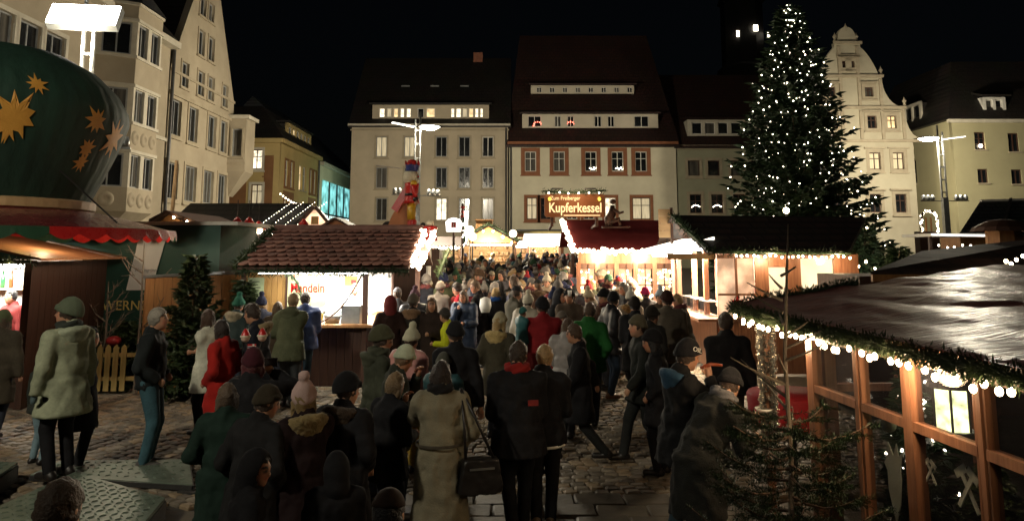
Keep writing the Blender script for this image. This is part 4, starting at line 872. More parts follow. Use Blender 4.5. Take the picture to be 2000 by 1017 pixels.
# beer trailer behind
bt = thing('beer_trailer', 'dark green beer trailer with gold lettering and hanging white poster', 'trailer', (-7.7, 15.2, 0))
MB().span((-2.4, -.6, .5), (2.0, 1.5, 2.95)).build('body', green_panel, bt); MB().span((-2.45, -.65, 2.95), (2.35, 1.55, 3.02)).build('roof_edge', white_paint, bt)
MB().span((-2.3, -.5, .05), (1.9, 1.4, .5)).build('skirt', wood_dark, bt)
obj('lettering', text_mesh('WERNESGRÜNER', .26, .004, .95, spacing=1.05), surf('gold_trailer_lettering', (.75, .6, .2), (.6, .46, .14), .5, 6), bt, (.78, -.606, 1.4))
po = obj('poster', MB().prism([(-.28, -.5), (.2, -.5), (.46, .62), (-.08, .62)], 0, .012).mesh('poster'), mirror_white, bt, (.52, -.63, 2.2))
obj('poster_lettering', text_mesh('Wernesgrüner', .1, .003, .75, shear=.3), grey_paint, po, (.08, -.006, -.12))
MB().tube([(-1.2, -.58, .3), (-1.2, -.4, .3)], .3, 14).build('wheel', cable_black, bt); MB().tube([(1.2, -.58, .3), (1.2, -.4, .3)], .3, 14).build('wheel', cable_black, bt)
# ------------------------------------------------------------------ stalls in the back left
def W(px, py, Y): return at(px, py, Y)
st = thing('gabled_stall', 'brown gabled stall with long low roof behind the beer trailer', 'market stall', (-8.3, 19.0, 0))
a, b, c = W(305, 436, 19), W(338, 419, 19), W(482, 470, 19); o_ = st.location
rl = lambda p, y: (p.x-o_.x, y, p.z)
MB().add([rl(a, -.4), rl(b, -.4), rl(c, -.4), rl(a, 3), rl(b, 3), rl(c, 3)]+[(p[0], p[1], p[2]+.09) for p in (rl(a, -.4), rl(b, -.4), rl(c, -.4), rl(a, 3), rl(b, 3), rl(c, 3))],
         [(0, 3, 4, 1), (1, 4, 5, 2), (6, 7, 10, 9), (7, 8, 11, 10), (0, 1, 7, 6), (1, 2, 8, 7), (3, 9, 10, 4), (4, 10, 11, 5), (0, 6, 9, 3), (2, 5, 11, 8)]).build('roof', wood_dark, st)
MB().prism([(a.x-o_.x+.1, a.z-.06), (c.x-o_.x-.3, a.z-.5), (b.x-o_.x, b.z-.02)], -.25, -.2).build('gable_board', wood_mid, st)
planks(st, (a.x-o_.x+.15, 0), (c.x-o_.x-.4, 0), 0, 1.1, wood_mid, .16)
MB().span((a.x-o_.x+.15, .02, 1.1), (c.x-o_.x-.95, .06, 2.6)).build('front_panel', wood_dark, st)
for k in range(3): MB().span((c.x-o_.x-.92+.22*k, 0, 1.6), (c.x-o_.x-.74+.22*k, .02, 2.5)).build('lit_pane', backlit_print, st)
for x in (a.x-o_.x+.15, c.x-o_.x-.3): MB().span((x-.05, -.05, 0), (x+.05, .05, 2.6)).build('post', wood_dark, st)
bulbs('roof_bulbs', along([rl(b, -.45), rl(c, -.45)], .4, .03), .03, bulb_warm, st)
dh = thing('long_roofed_stall', 'long stall with broad dark sloping roof before the yellow house', 'market stall', (-13, 27, 0))
p0, p1, p2, p3 = W(300, 462, 26.4), W(600, 462, 26.4), W(610, 397, 29), W(372, 397, 29)
q = [Vector((p.x+13, p.y-27, p.z)) for p in (p0, p1, p2, p3)]
MB().add(q+[p-Vector((0, 0, .15)) for p in q], [(0, 1, 2, 3), (7, 6, 5, 4), (0, 4, 5, 1), (1, 5, 6, 2), (2, 6, 7, 3), (3, 7, 4, 0)]).build('roof', roof_mat('dark_felt_roof', (.035, .034, .032), (.025, .024, .023), .2), dh)
MB().span((q[0].x+.5, .1, 0), (q[1].x-.3, .2, q[0].z-.1)).build('front_wall', wood_dark, dh)
for k in range(4): 
    x = q[1].x-2.2+k*.45; bulbs('light_string', along([(x, -.55, q[0].z+.05), (x+.9, 1.9, q[2].z+.06)], .16), .011, bulb_white, dh)
tag(MB().tube([(-9.7, 21, 0), (-9.55, 21, 5.0)], [.07, .05], 8).build('wooden_pole', wood_pale, None), 'tall pale wooden pole behind the tiled almond stall', 'pole')
ls = thing('festoon_lights', 'festoon of white bulbs strung in front of the yellow corner house', 'light string', (0, 0, 0))
pts = [W(548, 376, 30).lerp(W(594, 398, 30), k/9)+Vector((0, 0, -.1*math.sin(math.pi*k/9))) for k in range(10)]
MB().tube(pts, .012, 4).build('cable', cable_black, ls)
for p in pts[::1]: MB().ball((p.x, p.y, p.z-.06), .034, 8, 5).build('bulb', bulb_row, ls, True)
hg = thing('illuminated_gingerbread_gable', 'small glowing orange gable house with lit windows behind the tiled roof', 'lit house', W(614, 445, 22))
MB().prism([(-.38, 0), (.42, 0), (.38, .2), (.1, .52), (-.1, .52), (-.34, .18)], 0, .4).build('gable', backlit_print, hg)
MB().span((-.1, -.02, .1), (.12, 0, .34)).build('window', wood_yellow, hg)
for s in (-1, 1): MB().bar((s*.46, -.05, .1), (s*.02, -.05, .62), .1, .05, (0, 1, 0)).build('roof_trim', wood_dark, hg)
MB().span((-.4, 0, -2.6), (.42, .4, -.01)).build('base', wood_dark, hg)
for px, py, Y, lab in ((463, 440, 17.6, 'leftmost of the glowing shaded bulbs behind the fir bush'), (486, 440, 18, 'larger of two shaded bulbs beside the tiled roof garland'), (593, 442, 20, 'shaded bulb just behind the tiled roof ridge'), (505, 447, 18.4, 'small shaded bulb tucked against the tiled roof rake')):
    p = W(px, py, Y); t = thing('hanging_lamp', lab, 'lamp', (p.x, p.y, p.z), 0, 'shaded lamps of the back stalls')
    MB().lathe([(.02, .2), (.06, .16), (.17, 0), (.15, 0), (.04, .13)], 14).build('shade', red_gloss, t, True); MB().ball((0, 0, -.02), .1, 8, 6).build('bulb', bulb_warm, t, True); MB().tube([(0, 0, .18), (0, 0, .6)], .01, 4).build('cord', cable_black, t)
bg_ = thing('pointed_gable_stall', 'orange brown pointed gable of a stall peeking over the tiled roof', 'market stall', (-4.65, 19.5, 0))
a, b, c = W(618, 452, 19.5), W(655, 429, 19.5), W(697, 452, 19.5)
MB().prism([(a.x+4.65, 0), (c.x+4.65, 0), (c.x+4.65, c.z), (b.x+4.65, b.z), (a.x+4.65, a.z)], 0, .06).build('front', surf('orange_brown_board', (.42, .17, .07), (.34, .13, .05), .6, 2), bg_)
for s, e in ((a, b), (b, c)): MB().bar((s.x+4.65, .5, s.z+.04), (e.x+4.65, .5, e.z+.04), 1.3, .05, (0, 0, 1)).build('roof', wood_dark, bg_)

# ------------------------------------------------------------------ nutcracker on its stall
ns = thing('nutcracker_stall', 'dark stall with slanting orange brace board behind the nutcracker', 'market stall', (-2.9, 20.6, 0))
MB().span((-1.0, 0, 0), (.9, 1.8, 2.5)).build('body', wood_dark, ns)
a = W(736, 452, 20.6); b = W(800, 452, 20.6); c = W(800, 362, 20.6); e = W(792, 370, 20.6)
ob = surf('orange_brown_board', (.42, .17, .07))
MB().prism([(a.x+2.9, 2.5), (b.x+2.9, 2.5), (c.x+2.9, c.z), (e.x+2.9, e.z), (W(762, 420, 20.6).x+2.9, W(762, 420, 20.6).z)], .3, .36).build('brace_board', ob, ns)
MB().bar((W(768, 410, 20.6).x+2.9, .2, W(768, 410, 20.6).z), (W(800, 362, 20.6).x+2.9, .2, W(800, 362, 20.6).z+.05), .2, .12, (0, 1, 0)).build('cape_edge', red_gloss, ns)
MB().add([(W(733, 450, 20.6).x+2.9, .1, 2.98), (W(775, 450, 20.6).x+2.9, .1, 2.98), (W(768, 428, 20.6).x+2.9, 1.0, W(768, 428, 20.6).z+.02), (W(740, 430, 20.6).x+2.9, 1.0, W(740, 430, 20.6).z)], [(0, 1, 2, 3)]).build('roof', roof_dark, ns)
NC = W(803, 446, 20.3); nc = thing('nutcracker', 'giant red nutcracker soldier figure with blue crown above the tiled roof', 'nutcracker', (NC.x, NC.y, NC.z), R(20))
# faces +x locally
for y in (-.09, .09):
    MB().lathe([(.001, 0), (.1, 0), (.1, .05), (.11, .2), (.1, .23), (.001, .23)], 12, (.02, y, 0)).build('boot', red_gloss, nc, True)
    MB().lathe([(.001, .231), (.095, .231), (.1, .45), (.095, .68), (.001, .68)], 12, (0, y, 0)).build('leg', yellow_gloss, nc, True)
MB().lathe([(.001, .68), (.22, .68), (.2, .78), (.17, .9), (.19, 1.12), (.2, 1.22), (.12, 1.27), (.001, 1.27)], 18).build('tunic', red_gloss, nc, True)
MB().lathe([(.185, .88), (.19, .88), (.19, .95), (.18, .95)], 18).build('belt', black_gloss, nc, True)
for y in (-.24, .24):
    a_ = MB().tube([(0, y, 1.2), (.02, y*1.05, .98), (.06, y*1.02, .8)], [.075, .07, .06], 10).build('arm', red_gloss, nc, True)
    MB().tube([(.05, y*1.02, .83), (.065, y*1.02, .73)], [.075, .07], 10).build('cuff', black_gloss, a_, True); MB().ball((.075, y*1.02, .68), .055, 10, 6).build('hand', flesh_paint, a_, True)
    MB().lathe([(.001, 1.3), (.08, 1.27), (.1, 1.2), (.085, 1.17)], 10, (0, y, 0)).build('epaulette', yellow_gloss, nc, True)
hd = MB().lathe([(.001, 1.25), (.13, 1.27), (.15, 1.4), (.14, 1.55), (.001, 1.56)], 14).build('head', flesh_paint, nc, True)
MB().lathe([(.12, 1.22), (.19, 1.3), (.2, 1.42), (.165, 1.55), (.001, 1.57)], 16, (-.05, 0, 0)).build('hair', fur_white, hd, True)
MB().lathe([(.001, 1.12), (.05, 1.2), (.09, 1.3), (.07, 1.34), (.001, 1.35)], 10, (.12, 0, 0)).build('beard', fur_white, hd, True)
MB().ball((.165, 0, 1.42), .032, 8, 5).build('nose', red_gloss, hd, True)
for y in (-.055, .055): MB().ball((.135, y, 1.47), .02, 8, 5).build('eye', black_gloss, hd, True)
MB().bar((.15, -.07, 1.385), (.15, .07, 1.385), .03, .02).build('moustache', black_gloss, hd)
cr = MB().lathe([(.001, 1.56), (.17, 1.56), (.17, 1.6), (.19, 1.72), (.2, 1.74), (.001, 1.74)], 16).build('crown', blue_gloss, nc, True)
for k in range(8): MB().prism([(-.05, 0), (.05, 0), (0, .12)], -.01, .01).build('crown_point', red_gloss, cr, loc=(.19*math.cos(k*.785), .19*math.sin(k*.785), 1.73)).rotation_euler.z = k*.785+1.57
MB().ball((0, 0, 1.8), .13, 12, 6, .7).build('crown_cap', red_gloss, cr, True)
# white sabre and medal chain
MB().bar((-.25, .26, 1.66), (-.95, .3, 1.72), .09, .02).build('banner_rod', white_paint, nc)
# drummer drum beside it
dg = thing('drummer_figure', 'red drum figure with white head at the end of the tiled roof', 'decoration', W(838, 470, 18.5)); zz = dg.location.z
MB().lathe([(.001, 0), (.19, 0), (.21, .04), (.19, .07), (.19, .3), (.21, .33), (.19, .36), (.001, .36)], 18).build('drum', red_gloss, dg, True); MB().ball((.02, 0, .42), .1, 12, 8).build('head', fur_white, dg, True)
MB().ball((-.16, 0, .38), .07, 8, 6).build('plume', black_gloss, dg, True); MB().tube([(0, 0, -zz), (0, 0, .02)], .06, 8).build('pole', white_paint, dg)
# stall behind with the glaring sloping light rope
lt = thing('light_rope_pole', 'glaring white rope of lights sloping down beside the tiled roof', 'light rope', (W(826, 490, 16.6).x, 16.6, 0))
a, b = W(848, 452, 16.6), W(815, 524, 16.6); ox_ = lt.location.x
MB().tube([(a.x-ox_, .1, a.z), (b.x-ox_, .1, b.z-.05)], .05, 8).build('rail', wood_dark, lt); MB().span((b.x-ox_-.05, .05, 0), (b.x-ox_+.05, .15, b.z)).build('post', wood_dark, lt)
bulbs('rope_bulbs', [p+Vector((random.gauss(0, .03), random.gauss(0, .03), random.gauss(0, .02))) for p in along([(a.x-ox_, 0, a.z), (b.x-ox_, 0, b.z)], .008)], .034, bulb_row, lt)
lamp('rope_light', 'POINT', ((a.x+b.x)/2-ox_+.2, -.15, (a.z+b.z)/2), 130, (1, .8, .54), .2, lt)
garland('fir_garland', [(a.x-ox_+.3, .5, a.z-.35), (b.x-ox_+.4, .5, b.z-.2)], .12, needle_mid, lt, 200)

# ------------------------------------------------------------------ lit stalls at the far end
def far_stall(name, label, px0, px1, Y, eave, ridge, rm, fm, gabled=False, strip=True, gl=120, strip_r=.05):
    A, B = W(px0, eave, Y), W(px1, eave, Y); cx = (A.x+B.x)/2; hw = (B.x-A.x)/2; ez = A.z; rz = W((px0+px1)/2, ridge, Y+1.2).z
    t = thing(name, label, 'market stall', (cx, Y, 0))
    for x in (-hw+.1, hw-.1): MB().span((x-.05, -.05, 0), (x+.05, .05, ez)).build('post', wood_dark, t)
    g0 = rise(Y); planks(t, (-hw+.1, 0), (hw-.1, 0), 0, 1.05+g0, wood_mid, .2)
    MB().span((-hw, -.2, 1.05+g0), (hw, .3, 1.1+g0)).build('counter', wood_mid, t)
    MB().span((-hw+.1, 1.9, .1), (hw-.1, 1.95, ez)).build('back_panel', wood_pale, t)
    for k in range(3): MB().span((-hw+.15, 1.55, 1.3+g0+k*.3), (hw-.15, 1.88, 1.33+g0+k*.3)).build('shelf', wood_pale, t)
    g = MB()
    for k in range(40): g.ball((random.uniform(-hw+.2, hw-.2), 1.7, 1.33+g0+.3*random.randrange(3)+.09), random.uniform(.05, .1), 7, 4, 1.2)
    struct(g.build('goods', surf('painted_wooden_goods', (.5, .2, .1), (.45, .4, .25), .5, 4), t, True), 'stuff')
    if gabled:
        MB().add([(-hw-.2, -.4, ez), (0, -.4, rz), (hw+.2, -.4, ez), (-hw-.2, 2.2, ez), (0, 2.2, rz), (hw+.2, 2.2, ez)]+[(-hw-.2, -.4, ez-.1), (0, -.4, rz-.1), (hw+.2, -.4, ez-.1)], [(0, 1, 4, 3), (1, 2, 5, 4), (0, 6, 7, 1), (1, 7, 8, 2)]).build('roof', rm, t)
        MB().prism([(-hw, ez), (hw, ez), (0, rz-.12)], -.1, -.04).build('gable_board', fm, t)
        garland('roof_garland', [(-hw-.2, -.42, ez+.05), (0, -.42, rz+.05), (hw+.2, -.42, ez+.05)], .13, needle_dark, t, 110, .12)
        bulbs('roof_bulbs', along([(-hw, -.5, ez-.15), (0, -.5, rz-.2), (hw, -.5, ez-.15)], .55), .06, bulb_warm, t)
    else:
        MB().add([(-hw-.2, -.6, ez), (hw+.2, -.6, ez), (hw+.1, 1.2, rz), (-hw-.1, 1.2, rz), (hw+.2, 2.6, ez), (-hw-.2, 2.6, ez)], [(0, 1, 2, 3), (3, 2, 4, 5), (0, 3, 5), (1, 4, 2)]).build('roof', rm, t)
    if strip: bulbs('eaves_bulbs', along([(-hw-.1, -.65, ez-.06), (hw+.1, -.65, ez-.06)], .16, .02), strip_r, bulb_row, t)
    MB().tube([(-hw+.3, .6, ez-.1), (hw-.3, .6, ez-.1)], .04).build('ceiling_tube', tube_white, t)
    lamp('stall_light', 'POINT', (0, -.75, ez-.25), gl*1.7, (1, .8, .52), .25, t)
    return t
fa = far_stall('gift_stall', 'far stall with straight row of eave bulbs under the white house sign', 842, 905, 33, 480, 462, wood_dark, wood_mid, gl=150)
fb = far_stall('garland_gable_stall', 'far stall with garlanded dark gable and glowing orange board', 898, 1010, 37, 474, 440, roof_dark, surf('orange_lit_board', (.5, .26, .1), (.42, .2, .07), .6, 2), True, False, 260)
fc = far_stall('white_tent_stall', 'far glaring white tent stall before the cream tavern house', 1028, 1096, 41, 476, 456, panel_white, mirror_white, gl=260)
fd = far_stall('bulb_row_stall', 'far low stall glowing between the crowd and the white tent', 985, 1040, 42, 478, 466, wood_dark, wood_mid, gl=160)
bx = thing('wooden_chimney_box', 'tapering orange wooden box standing on the garlanded gable', 'box', (W(946, 440, 38).x, 38, W(946, 455, 38).z))
MB().add([(-.45, -.4, 0), (.45, -.4, 0), (.45, .4, 0), (-.45, .4, 0), (-.4, -.35, .62), (.4, -.35, .62), (.4, .35, .62), (-.4, .35, .62)], [(0, 3, 2, 1), (4, 5, 6, 7), (0, 1, 5, 4), (1, 2, 6, 5), (2, 3, 7, 6), (3, 0, 4, 7)]).build('box', surf('orange_lit_board', (.5, .26, .1)), bx); MB().span((-.47, -.42, .62), (.47, .42, .68)).build('lid', wood_mid, bx)
hs = thing('house_shaped_light_sign', 'glowing white house shaped sign with red window above the far stalls', 'sign', (W(886, 440, 31).x, 31, W(886, 452, 31).z))
MB().prism([(-.3, 0), (.3, 0), (.33, .4), (.22, .52), (0, .57), (-.22, .52), (-.33, .4)], 0, .08).build('panel', glow('white_sign_light', (1, .93, .82), 4), hs)
MB().span((-.11, -.02, .15), (.11, -.003, .4)).build('red_window', red_gloss, hs); MB().span((-.015, -.03, .15), (.015, -.02, .4)).build('glazing_bar', white_paint, hs)
MB().tube([(0, .1, -hs.location.z), (0, .1, .3)], .05, 8).build('pole', wood_dark, hs)
cn = thing('candle_pole', 'tall thin pole with red striped candle and glowing tube beside the house shaped sign', 'pole', (W(903, 480, 31).x, 31, 0))
MB().tube([(0, 0, 0), (0, 0, W(903, 398, 31).z)], .05, 8).build('pole', wood_dark, cn); MB().tube([(.14, 0, W(905, 470, 31).z), (.16, 0, W(905, 412, 31).z)], .06, 8).build('light_tube', tube_white, cn)
for k in range(3): MB().tube([(0, -.01, W(903, 425-k*9, 31).z), (0, -.01, W(903, 421-k*9, 31).z)], .075, 8).build('red_band', red_gloss, cn)
garland('fir_garland', [(.1, -.1, W(903, 478, 31).z), (.05, -.1, W(903, 425, 31).z)], .14, needle_dark, cn, 120); bulbs('garland_bulbs', along([(.12, -.2, W(903, 478, 31).z), (.05, -.2, W(903, 430, 31).z)], .09, .1), .035, bulb_white, cn)
for k, (px, py, Y, lab) in enumerate(((923, 462, 32, 'lowest round globe lamp beside the candle pole'), (918, 449, 32, 'globe lamp above another beside the candle pole'), (1002, 456, 34, 'globe lamp between garlanded gable and white tent'), (1018, 477, 36, 'globe lamp just left of the white tent'))):
    p = W(px, py, Y); t = thing('globe_lamp', lab, 'lamp', (p.x, p.y, 0), 0, 'globe lamps of the far stalls'); MB().ball((0, 0, p.z), .17, 12, 8).build('globe', bulb_row, t, True); MB().tube([(0, 0, 0), (0, 0, p.z-.15)], .03, 6).build('pole', metal_dark, t)

# ------------------------------------------------------------------ mulled wine stall with red roof and big sign
ks = thing('mulled_wine_stall', 'wooden stall with red tarpaulin roof edged by glaring lights under the big sign', 'market stall', (3.1, 22, 0))
A, B, C, D = W(1121, 489, 20.6), W(1300, 489, 20.6), W(1290, 430, 22.4), W(1099, 430, 22.4)
q = [Vector((p.x-3.1, p.y-22, p.z)) for p in (A, B, C, D)]; q2 = [q[3], q[2], q[2]+Vector((0, 1.8, -.8)), q[3]+Vector((0, 1.8, -.8))]
def sheet(c, nu, nv, amp, seed, sc=1.2):
    """sagging wrinkled cloth between four corners"""
    m = MB(); vs = []
    for j in range(nv+1):
        for i in range(nu+1):
            u, v = i/nu, j/nv; p = (c[0]*(1-u)+c[1]*u)*(1-v)+(c[3]*(1-u)+c[2]*u)*v
            n = mnoise.noise(Vector((p.x*sc*.6, p.y*sc*1.8, seed)))*amp+mnoise.noise(Vector((p.x*sc*2, p.y*sc*4, seed+9)))*amp*.4
            vs.append((p.x, p.y, p.z+n*(1 if 0 < j < nv else .2)))
    m.add(vs, [(j*(nu+1)+i, j*(nu+1)+i+1, (j+1)*(nu+1)+i+1, (j+1)*(nu+1)+i) for j in range(nv) for i in range(nu)]); return m
sheet(q, 20, 10, .05, 1).build('roof', tarp_red, ks, True); sheet(q2, 10, 6, .03, 2).build('roof', tarp_red, ks, True)
bulbs('eaves_lights', [p+Vector((random.gauss(0, .02), 0, random.gauss(0, .03))) for p in along([q[0]+Vector((0, -.06, -.02)), q[1]+Vector((0, -.06, -.02))], .034)], .042, bulb_row, ks)
bulbs('rake_lights', [p+Vector((random.gauss(0, .03), random.gauss(0, .02), random.gauss(0, .02))) for p in along([q[0]+Vector((-.02, -.06, 0)), q[3]+Vector((-.02, -.06, .03))], .02)], .042, bulb_row, ks)
fx0, fx1 = q[0].x+.15, q[1].x+.3; fy = -1.0
planks(ks, (fx0, fy), (fx1, fy), 0, 1.0, wood_red, .17); MB().span((fx0, fy-.02, 2.1), (fx1, fy+.04, 2.5)).build('fascia', wood_red, ks)
for k in range(6):
    x = fx0+(fx1-fx0)*k/5; MB().span((x-.06, fy-.03, 1.0), (x+.06, fy+.05, 2.12)).build('post', wood_red, ks)
for k in range(5):
    x0, x1 = fx0+(fx1-fx0)*k/5+.06, fx0+(fx1-fx0)*(k+1)/5-.06; cx = (x0+x1)/2
    wv = MB(); wv.span((cx-.015, fy, 1.0), (cx+.015, fy+.03, 2.1)); wv.span((x0, fy, 1.5), (x1, fy+.028, 1.53)); wv.span((x0, fy, 1.95), (x1, fy+.029, 2.1)); w_ = wv.build('window', wood_dark, ks)
    MB().span((x0, fy+.3, 1.0), (x1, fy+.31, 2.1)).build('pane', glow('stall_window_glow', (1, .62, .36), .55, .6, 4), w_)
    bulbs('window_ornaments', [(random.uniform(x0, x1), fy+.1, random.uniform(1.05, 1.95)) for _ in range(26)], .028, bulb_row, w_)
lamp('stall_light', 'POINT', (fx0+.6, fy-.4, 2.3), 150, (1, .72, .42), .15, ks); lamp('stall_light', 'POINT', (fx1-.9, fy-.4, 2.3), 150, (1, .72, .42), .15, ks)
for x in (fx0, fx1): MB().span((x-.05, .9, 0), (x+.05, 1.0, 2.5)).build('post', wood_dark, ks)
kg = thing('copper_kettle_sign', 'brown wooden sign with large cream lettering and fir garland above the red roof', 'sign', (W(1122, 400, 20.4).x, 20.4, 0))
zs0, zs1 = W(1122, 424, 20.4).z, W(1122, 379, 20.4).z; hw = (W(1180, 400, 20.4).x-W(1063, 400, 20.4).x)/2; zm = (zs0+zs1)/2
sb = MB().prism([(-hw, zs0+.05), (-hw+.05, zs0), (hw-.05, zs0), (hw, zs0+.05), (hw, zs1-.05), (hw-.05, zs1), (-hw+.05, zs1), (-hw, zs1-.05)], 0, .06).build('board', sign_brown, kg)
obj('lettering', text_mesh('Kupferkessel', .37, .01, .76, bold=.006), lettering_cream, sb, (.02, -.012, zm-.07)); obj('lettering', text_mesh('Zum Freiberger', .15, .008, .85), lettering_cream, sb, (-.25, -.01, zm+.2))
MB().span((-.3, -.01, zs0+.035), (hw-.12, -.002, zs0+.06)).build('underline', lettering_cream, sb)
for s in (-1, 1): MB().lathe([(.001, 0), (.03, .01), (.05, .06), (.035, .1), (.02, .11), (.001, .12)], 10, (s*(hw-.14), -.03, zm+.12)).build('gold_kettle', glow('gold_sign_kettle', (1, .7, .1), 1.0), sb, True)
garland('fir_garland', [(-hw-.05, 0, zs1+.08), (0, -.02, zs1+.04), (hw+.05, 0, zs1+.1)], .07, needle_dark, kg, 200, .08); bulbs('garland_bulbs', along([(-hw, -.08, zs1+.02), (hw, -.08, zs1+.04)], .26, .03), .022, bulb_white, kg)
for s in (-.75, .75): MB().span((s*hw-.04, .07, zs0-.25), (s*hw+.04, .14, zs1)).build('post', wood_dark, kg); MB().bar((s*hw, .1, zs0-.2), (s*hw, 1.75, zs0-.28), .06).build('stay', wood_dark, kg)
for k in range(2): MB().bar((-hw+.2+k*.9, -.1, zs1+.14), (-hw+.5+k*.9, -.1, zs1+.14), .05, .04).build('sign_lamp', metal_dark, kg)
lamp('sign_light', 'AREA', (0, -.55, zs1+.2), 9, (1, .7, .4), .5, kg, rot=(R(40), 0, 0))
mf = thing('kneeling_wooden_figure', 'dark carved figure crouching on the red stall roof beside the sign', 'figure', (W(1196, 440, 21.6).x, 21.6, W(1196, 441, 21.6).z-.02))
m = MB(); m.tube([(-.12, 0, 0), (-.1, 0, .2), (0, 0, .38), (.02, 0, .62)], [.1, .14, .12, .05], 10); m.ball((.03, 0, .72), .085, 10, 7); m.tube([(.02, -.08, .5), (.2, -.1, .38), (.32, -.08, .42)], [.05, .04, .03], 7); m.tube([(-.1, -.05, .12), (.18, -.08, .2), (.22, -.08, 0)], [.08, .07, .05], 8); m.build('figure', wood_dark, mf, True); MB().span((-.3, -.15, -.05), (.5, .15, 0)).build('plinth', wood_dark, mf)

# ------------------------------------------------------------------ snack stall with dark roof (mid right)
s5 = thing('snack_stall', 'reddish wooden snack stall with dark roof, lit blinds and glaring side counter', 'market stall', (5.6, 17, 0))
x0, x1, y0, y1, ez = 4.2-5.6, 7.0-5.6, 15.4-17, 18.9-17, 2.46
def wallpanel(a, b, z0, z1, nm='wall_panel', mat=None, y=None): return MB().span((a, y0-.02, z0), (b, y0+.03, z1)).build(nm, mat or wood_red, s5)
xs = [W(p, 520, 15.4).x-5.6 for p in (1400, 1474, 1500, 1535, 1563, 1628, 1645)]
wallpanel(x0, xs[0], 0, ez-.08); wallpanel(xs[1], xs[2], 0, ez-.08); wallpanel(xs[3], xs[4], 0, ez-.08); wallpanel(xs[5], x1+.1, 0, ez-.08)
planks(s5, (xs[0], y0), (xs[1], y0), 0, 1.05, wood_red, .13); planks(s5, (xs[2], y0), (xs[3], y0), 0, 1.3, wood_red, .13); planks(s5, (xs[4], y0), (xs[5], y0), 0, 1.35, wood_red, .13)
for a, b, z0 in ((xs[0], xs[1], 1.06), (xs[2], xs[3], 1.31), (xs[4], xs[5], 1.36)):
    zt_ = 2.3 if a != xs[2] else 2.12
    w_ = MB(); w_.span((a, y0-.04, zt_), (b, y0+.04, ez-.08)); w_.span((a, y0-.04, z0), (b, y0+.04, z0+.05))
    if a == xs[0]: w_.span(((a+b)/2-.02, y0-.03, z0+.05), ((a+b)/2+.02, y0+.03, zt_)); w_.span((a, y0-.028, 1.55), ((a+b)/2-.02, y0+.028, 1.59)); w_.span(((a+b)/2+.02, y0-.028, 1.55), (b, y0+.028, 1.59))
    w_ = w_.build('window', wood_red, s5); MB().span((a, y0+.06, z0), (b, y0+.07, zt_)).build('blind', backlit_print if a == xs[0] else backlit_cream, w_)
    MB().span((a, y0+.0, z0+.05), (b, y0+.006, zt_)).build('pane', pane_clear, w_)
def flatstar(r, n=5, inner=.45): return [(r*(1 if k % 2 == 0 else inner)*math.sin(math.pi*k/n), r*(1 if k % 2 == 0 else inner)*math.cos(math.pi*k/n)) for k in range(2*n-1, -1, -1)]
obj('window_star', MB().prism(flatstar(.13), 0, .01).mesh('window_star'), red_gloss, s5, ((xs[0]+xs[1])/2, y0-.045, 1.42))
# left side: open counter with fluorescent canopy
planks(s5, (x0, y0+.05), (x0, y1), 0, 1.02, wood_red, .17)
MB().span((x0-.42, y0-.05, 1.03), (x0+.2, y1, 1.09)).build('counter', wood_red, s5)
for yy in (y0+.9, y0+1.9, y1): MB().span((x0-.05, yy-.05, 1.09), (x0+.05, yy+.05, ez)).build('post', wood_red, s5)
MB().span((x0+.9, y0+.1, 1.09), (x0+.95, y1, ez)).build('back_wall', surf('red_white_print', (.62, .2, .14), (.7, .55, .45), .5, 2.2, (1, 2, 2)), s5)
for k in range(4): MB().bar((x0+.88, y0+.3+.75*k, 1.5), (x0+.88, y0+.8+.75*k, 2.2), .02, .16, (1, 0, 0)).build('painted_stripe', red_gloss, s5)
for k in range(3): 
    y = y0+.5+.9*k; cs = MB(); cs.span((x0-.1, y, 1.092), (x0+.15, y+.6, 1.1)); cs.span((x0-.1, y, 1.38), (x0+.15, y+.6, 1.4)); cs.build('display_shelf', metal_grey, s5); MB().span((x0-.1, y, 1.1), (x0-.094, y+.6, 1.38)).build('pane', pane_clear, s5)
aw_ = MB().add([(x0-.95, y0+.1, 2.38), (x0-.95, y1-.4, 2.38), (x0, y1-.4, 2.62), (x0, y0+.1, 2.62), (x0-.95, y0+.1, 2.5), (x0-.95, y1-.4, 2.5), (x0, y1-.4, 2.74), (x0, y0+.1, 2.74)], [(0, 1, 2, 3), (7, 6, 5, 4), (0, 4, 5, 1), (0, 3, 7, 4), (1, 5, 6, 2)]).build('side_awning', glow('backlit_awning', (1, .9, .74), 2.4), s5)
for k in range(3): MB().tube([(x0-.75+.3*k, y0+.3, 2.34+.075*k), (x0-.75+.3*k, y1-.6, 2.34+.075*k)], .025, 6).build('awning_tube', tube_white, s5)
MB().span((x0-1.0, y0+.0, 2.28), (x0-.02, y0+.07, 2.4)).build('awning_fascia', wood_pale, s5)
lamp('awning_light', 'AREA', (x0-.45, y0+1.5, 2.3), 760, (1, .8, .54), 1.4, s5); lamp('counter_light', 'POINT', (x0+.5, y0+1.3, 2.25), 260, (1, .8, .58), .15, s5); lamp('room_light', 'POINT', (.6, y0+1.3, 2.1), 40, (1, .75, .45), .15, s5); lamp('eaves_light', 'POINT', (-.4, y0-.42, 2.25), 34, (1, .7, .4), .1, s5); lamp('eaves_light', 'POINT', (.9, y0-.42, 2.25), 34, (1, .7, .4), .1, s5)
A, B, C, D = W(1296, 486, 15.0), W(1658, 489, 15.0), W(1690, 424, 17), W(1312, 420, 17)
q = [Vector((p.x-5.6, p.y-17, p.z)) for p in (A, B, C, D)]; q[0].x = x0-.3
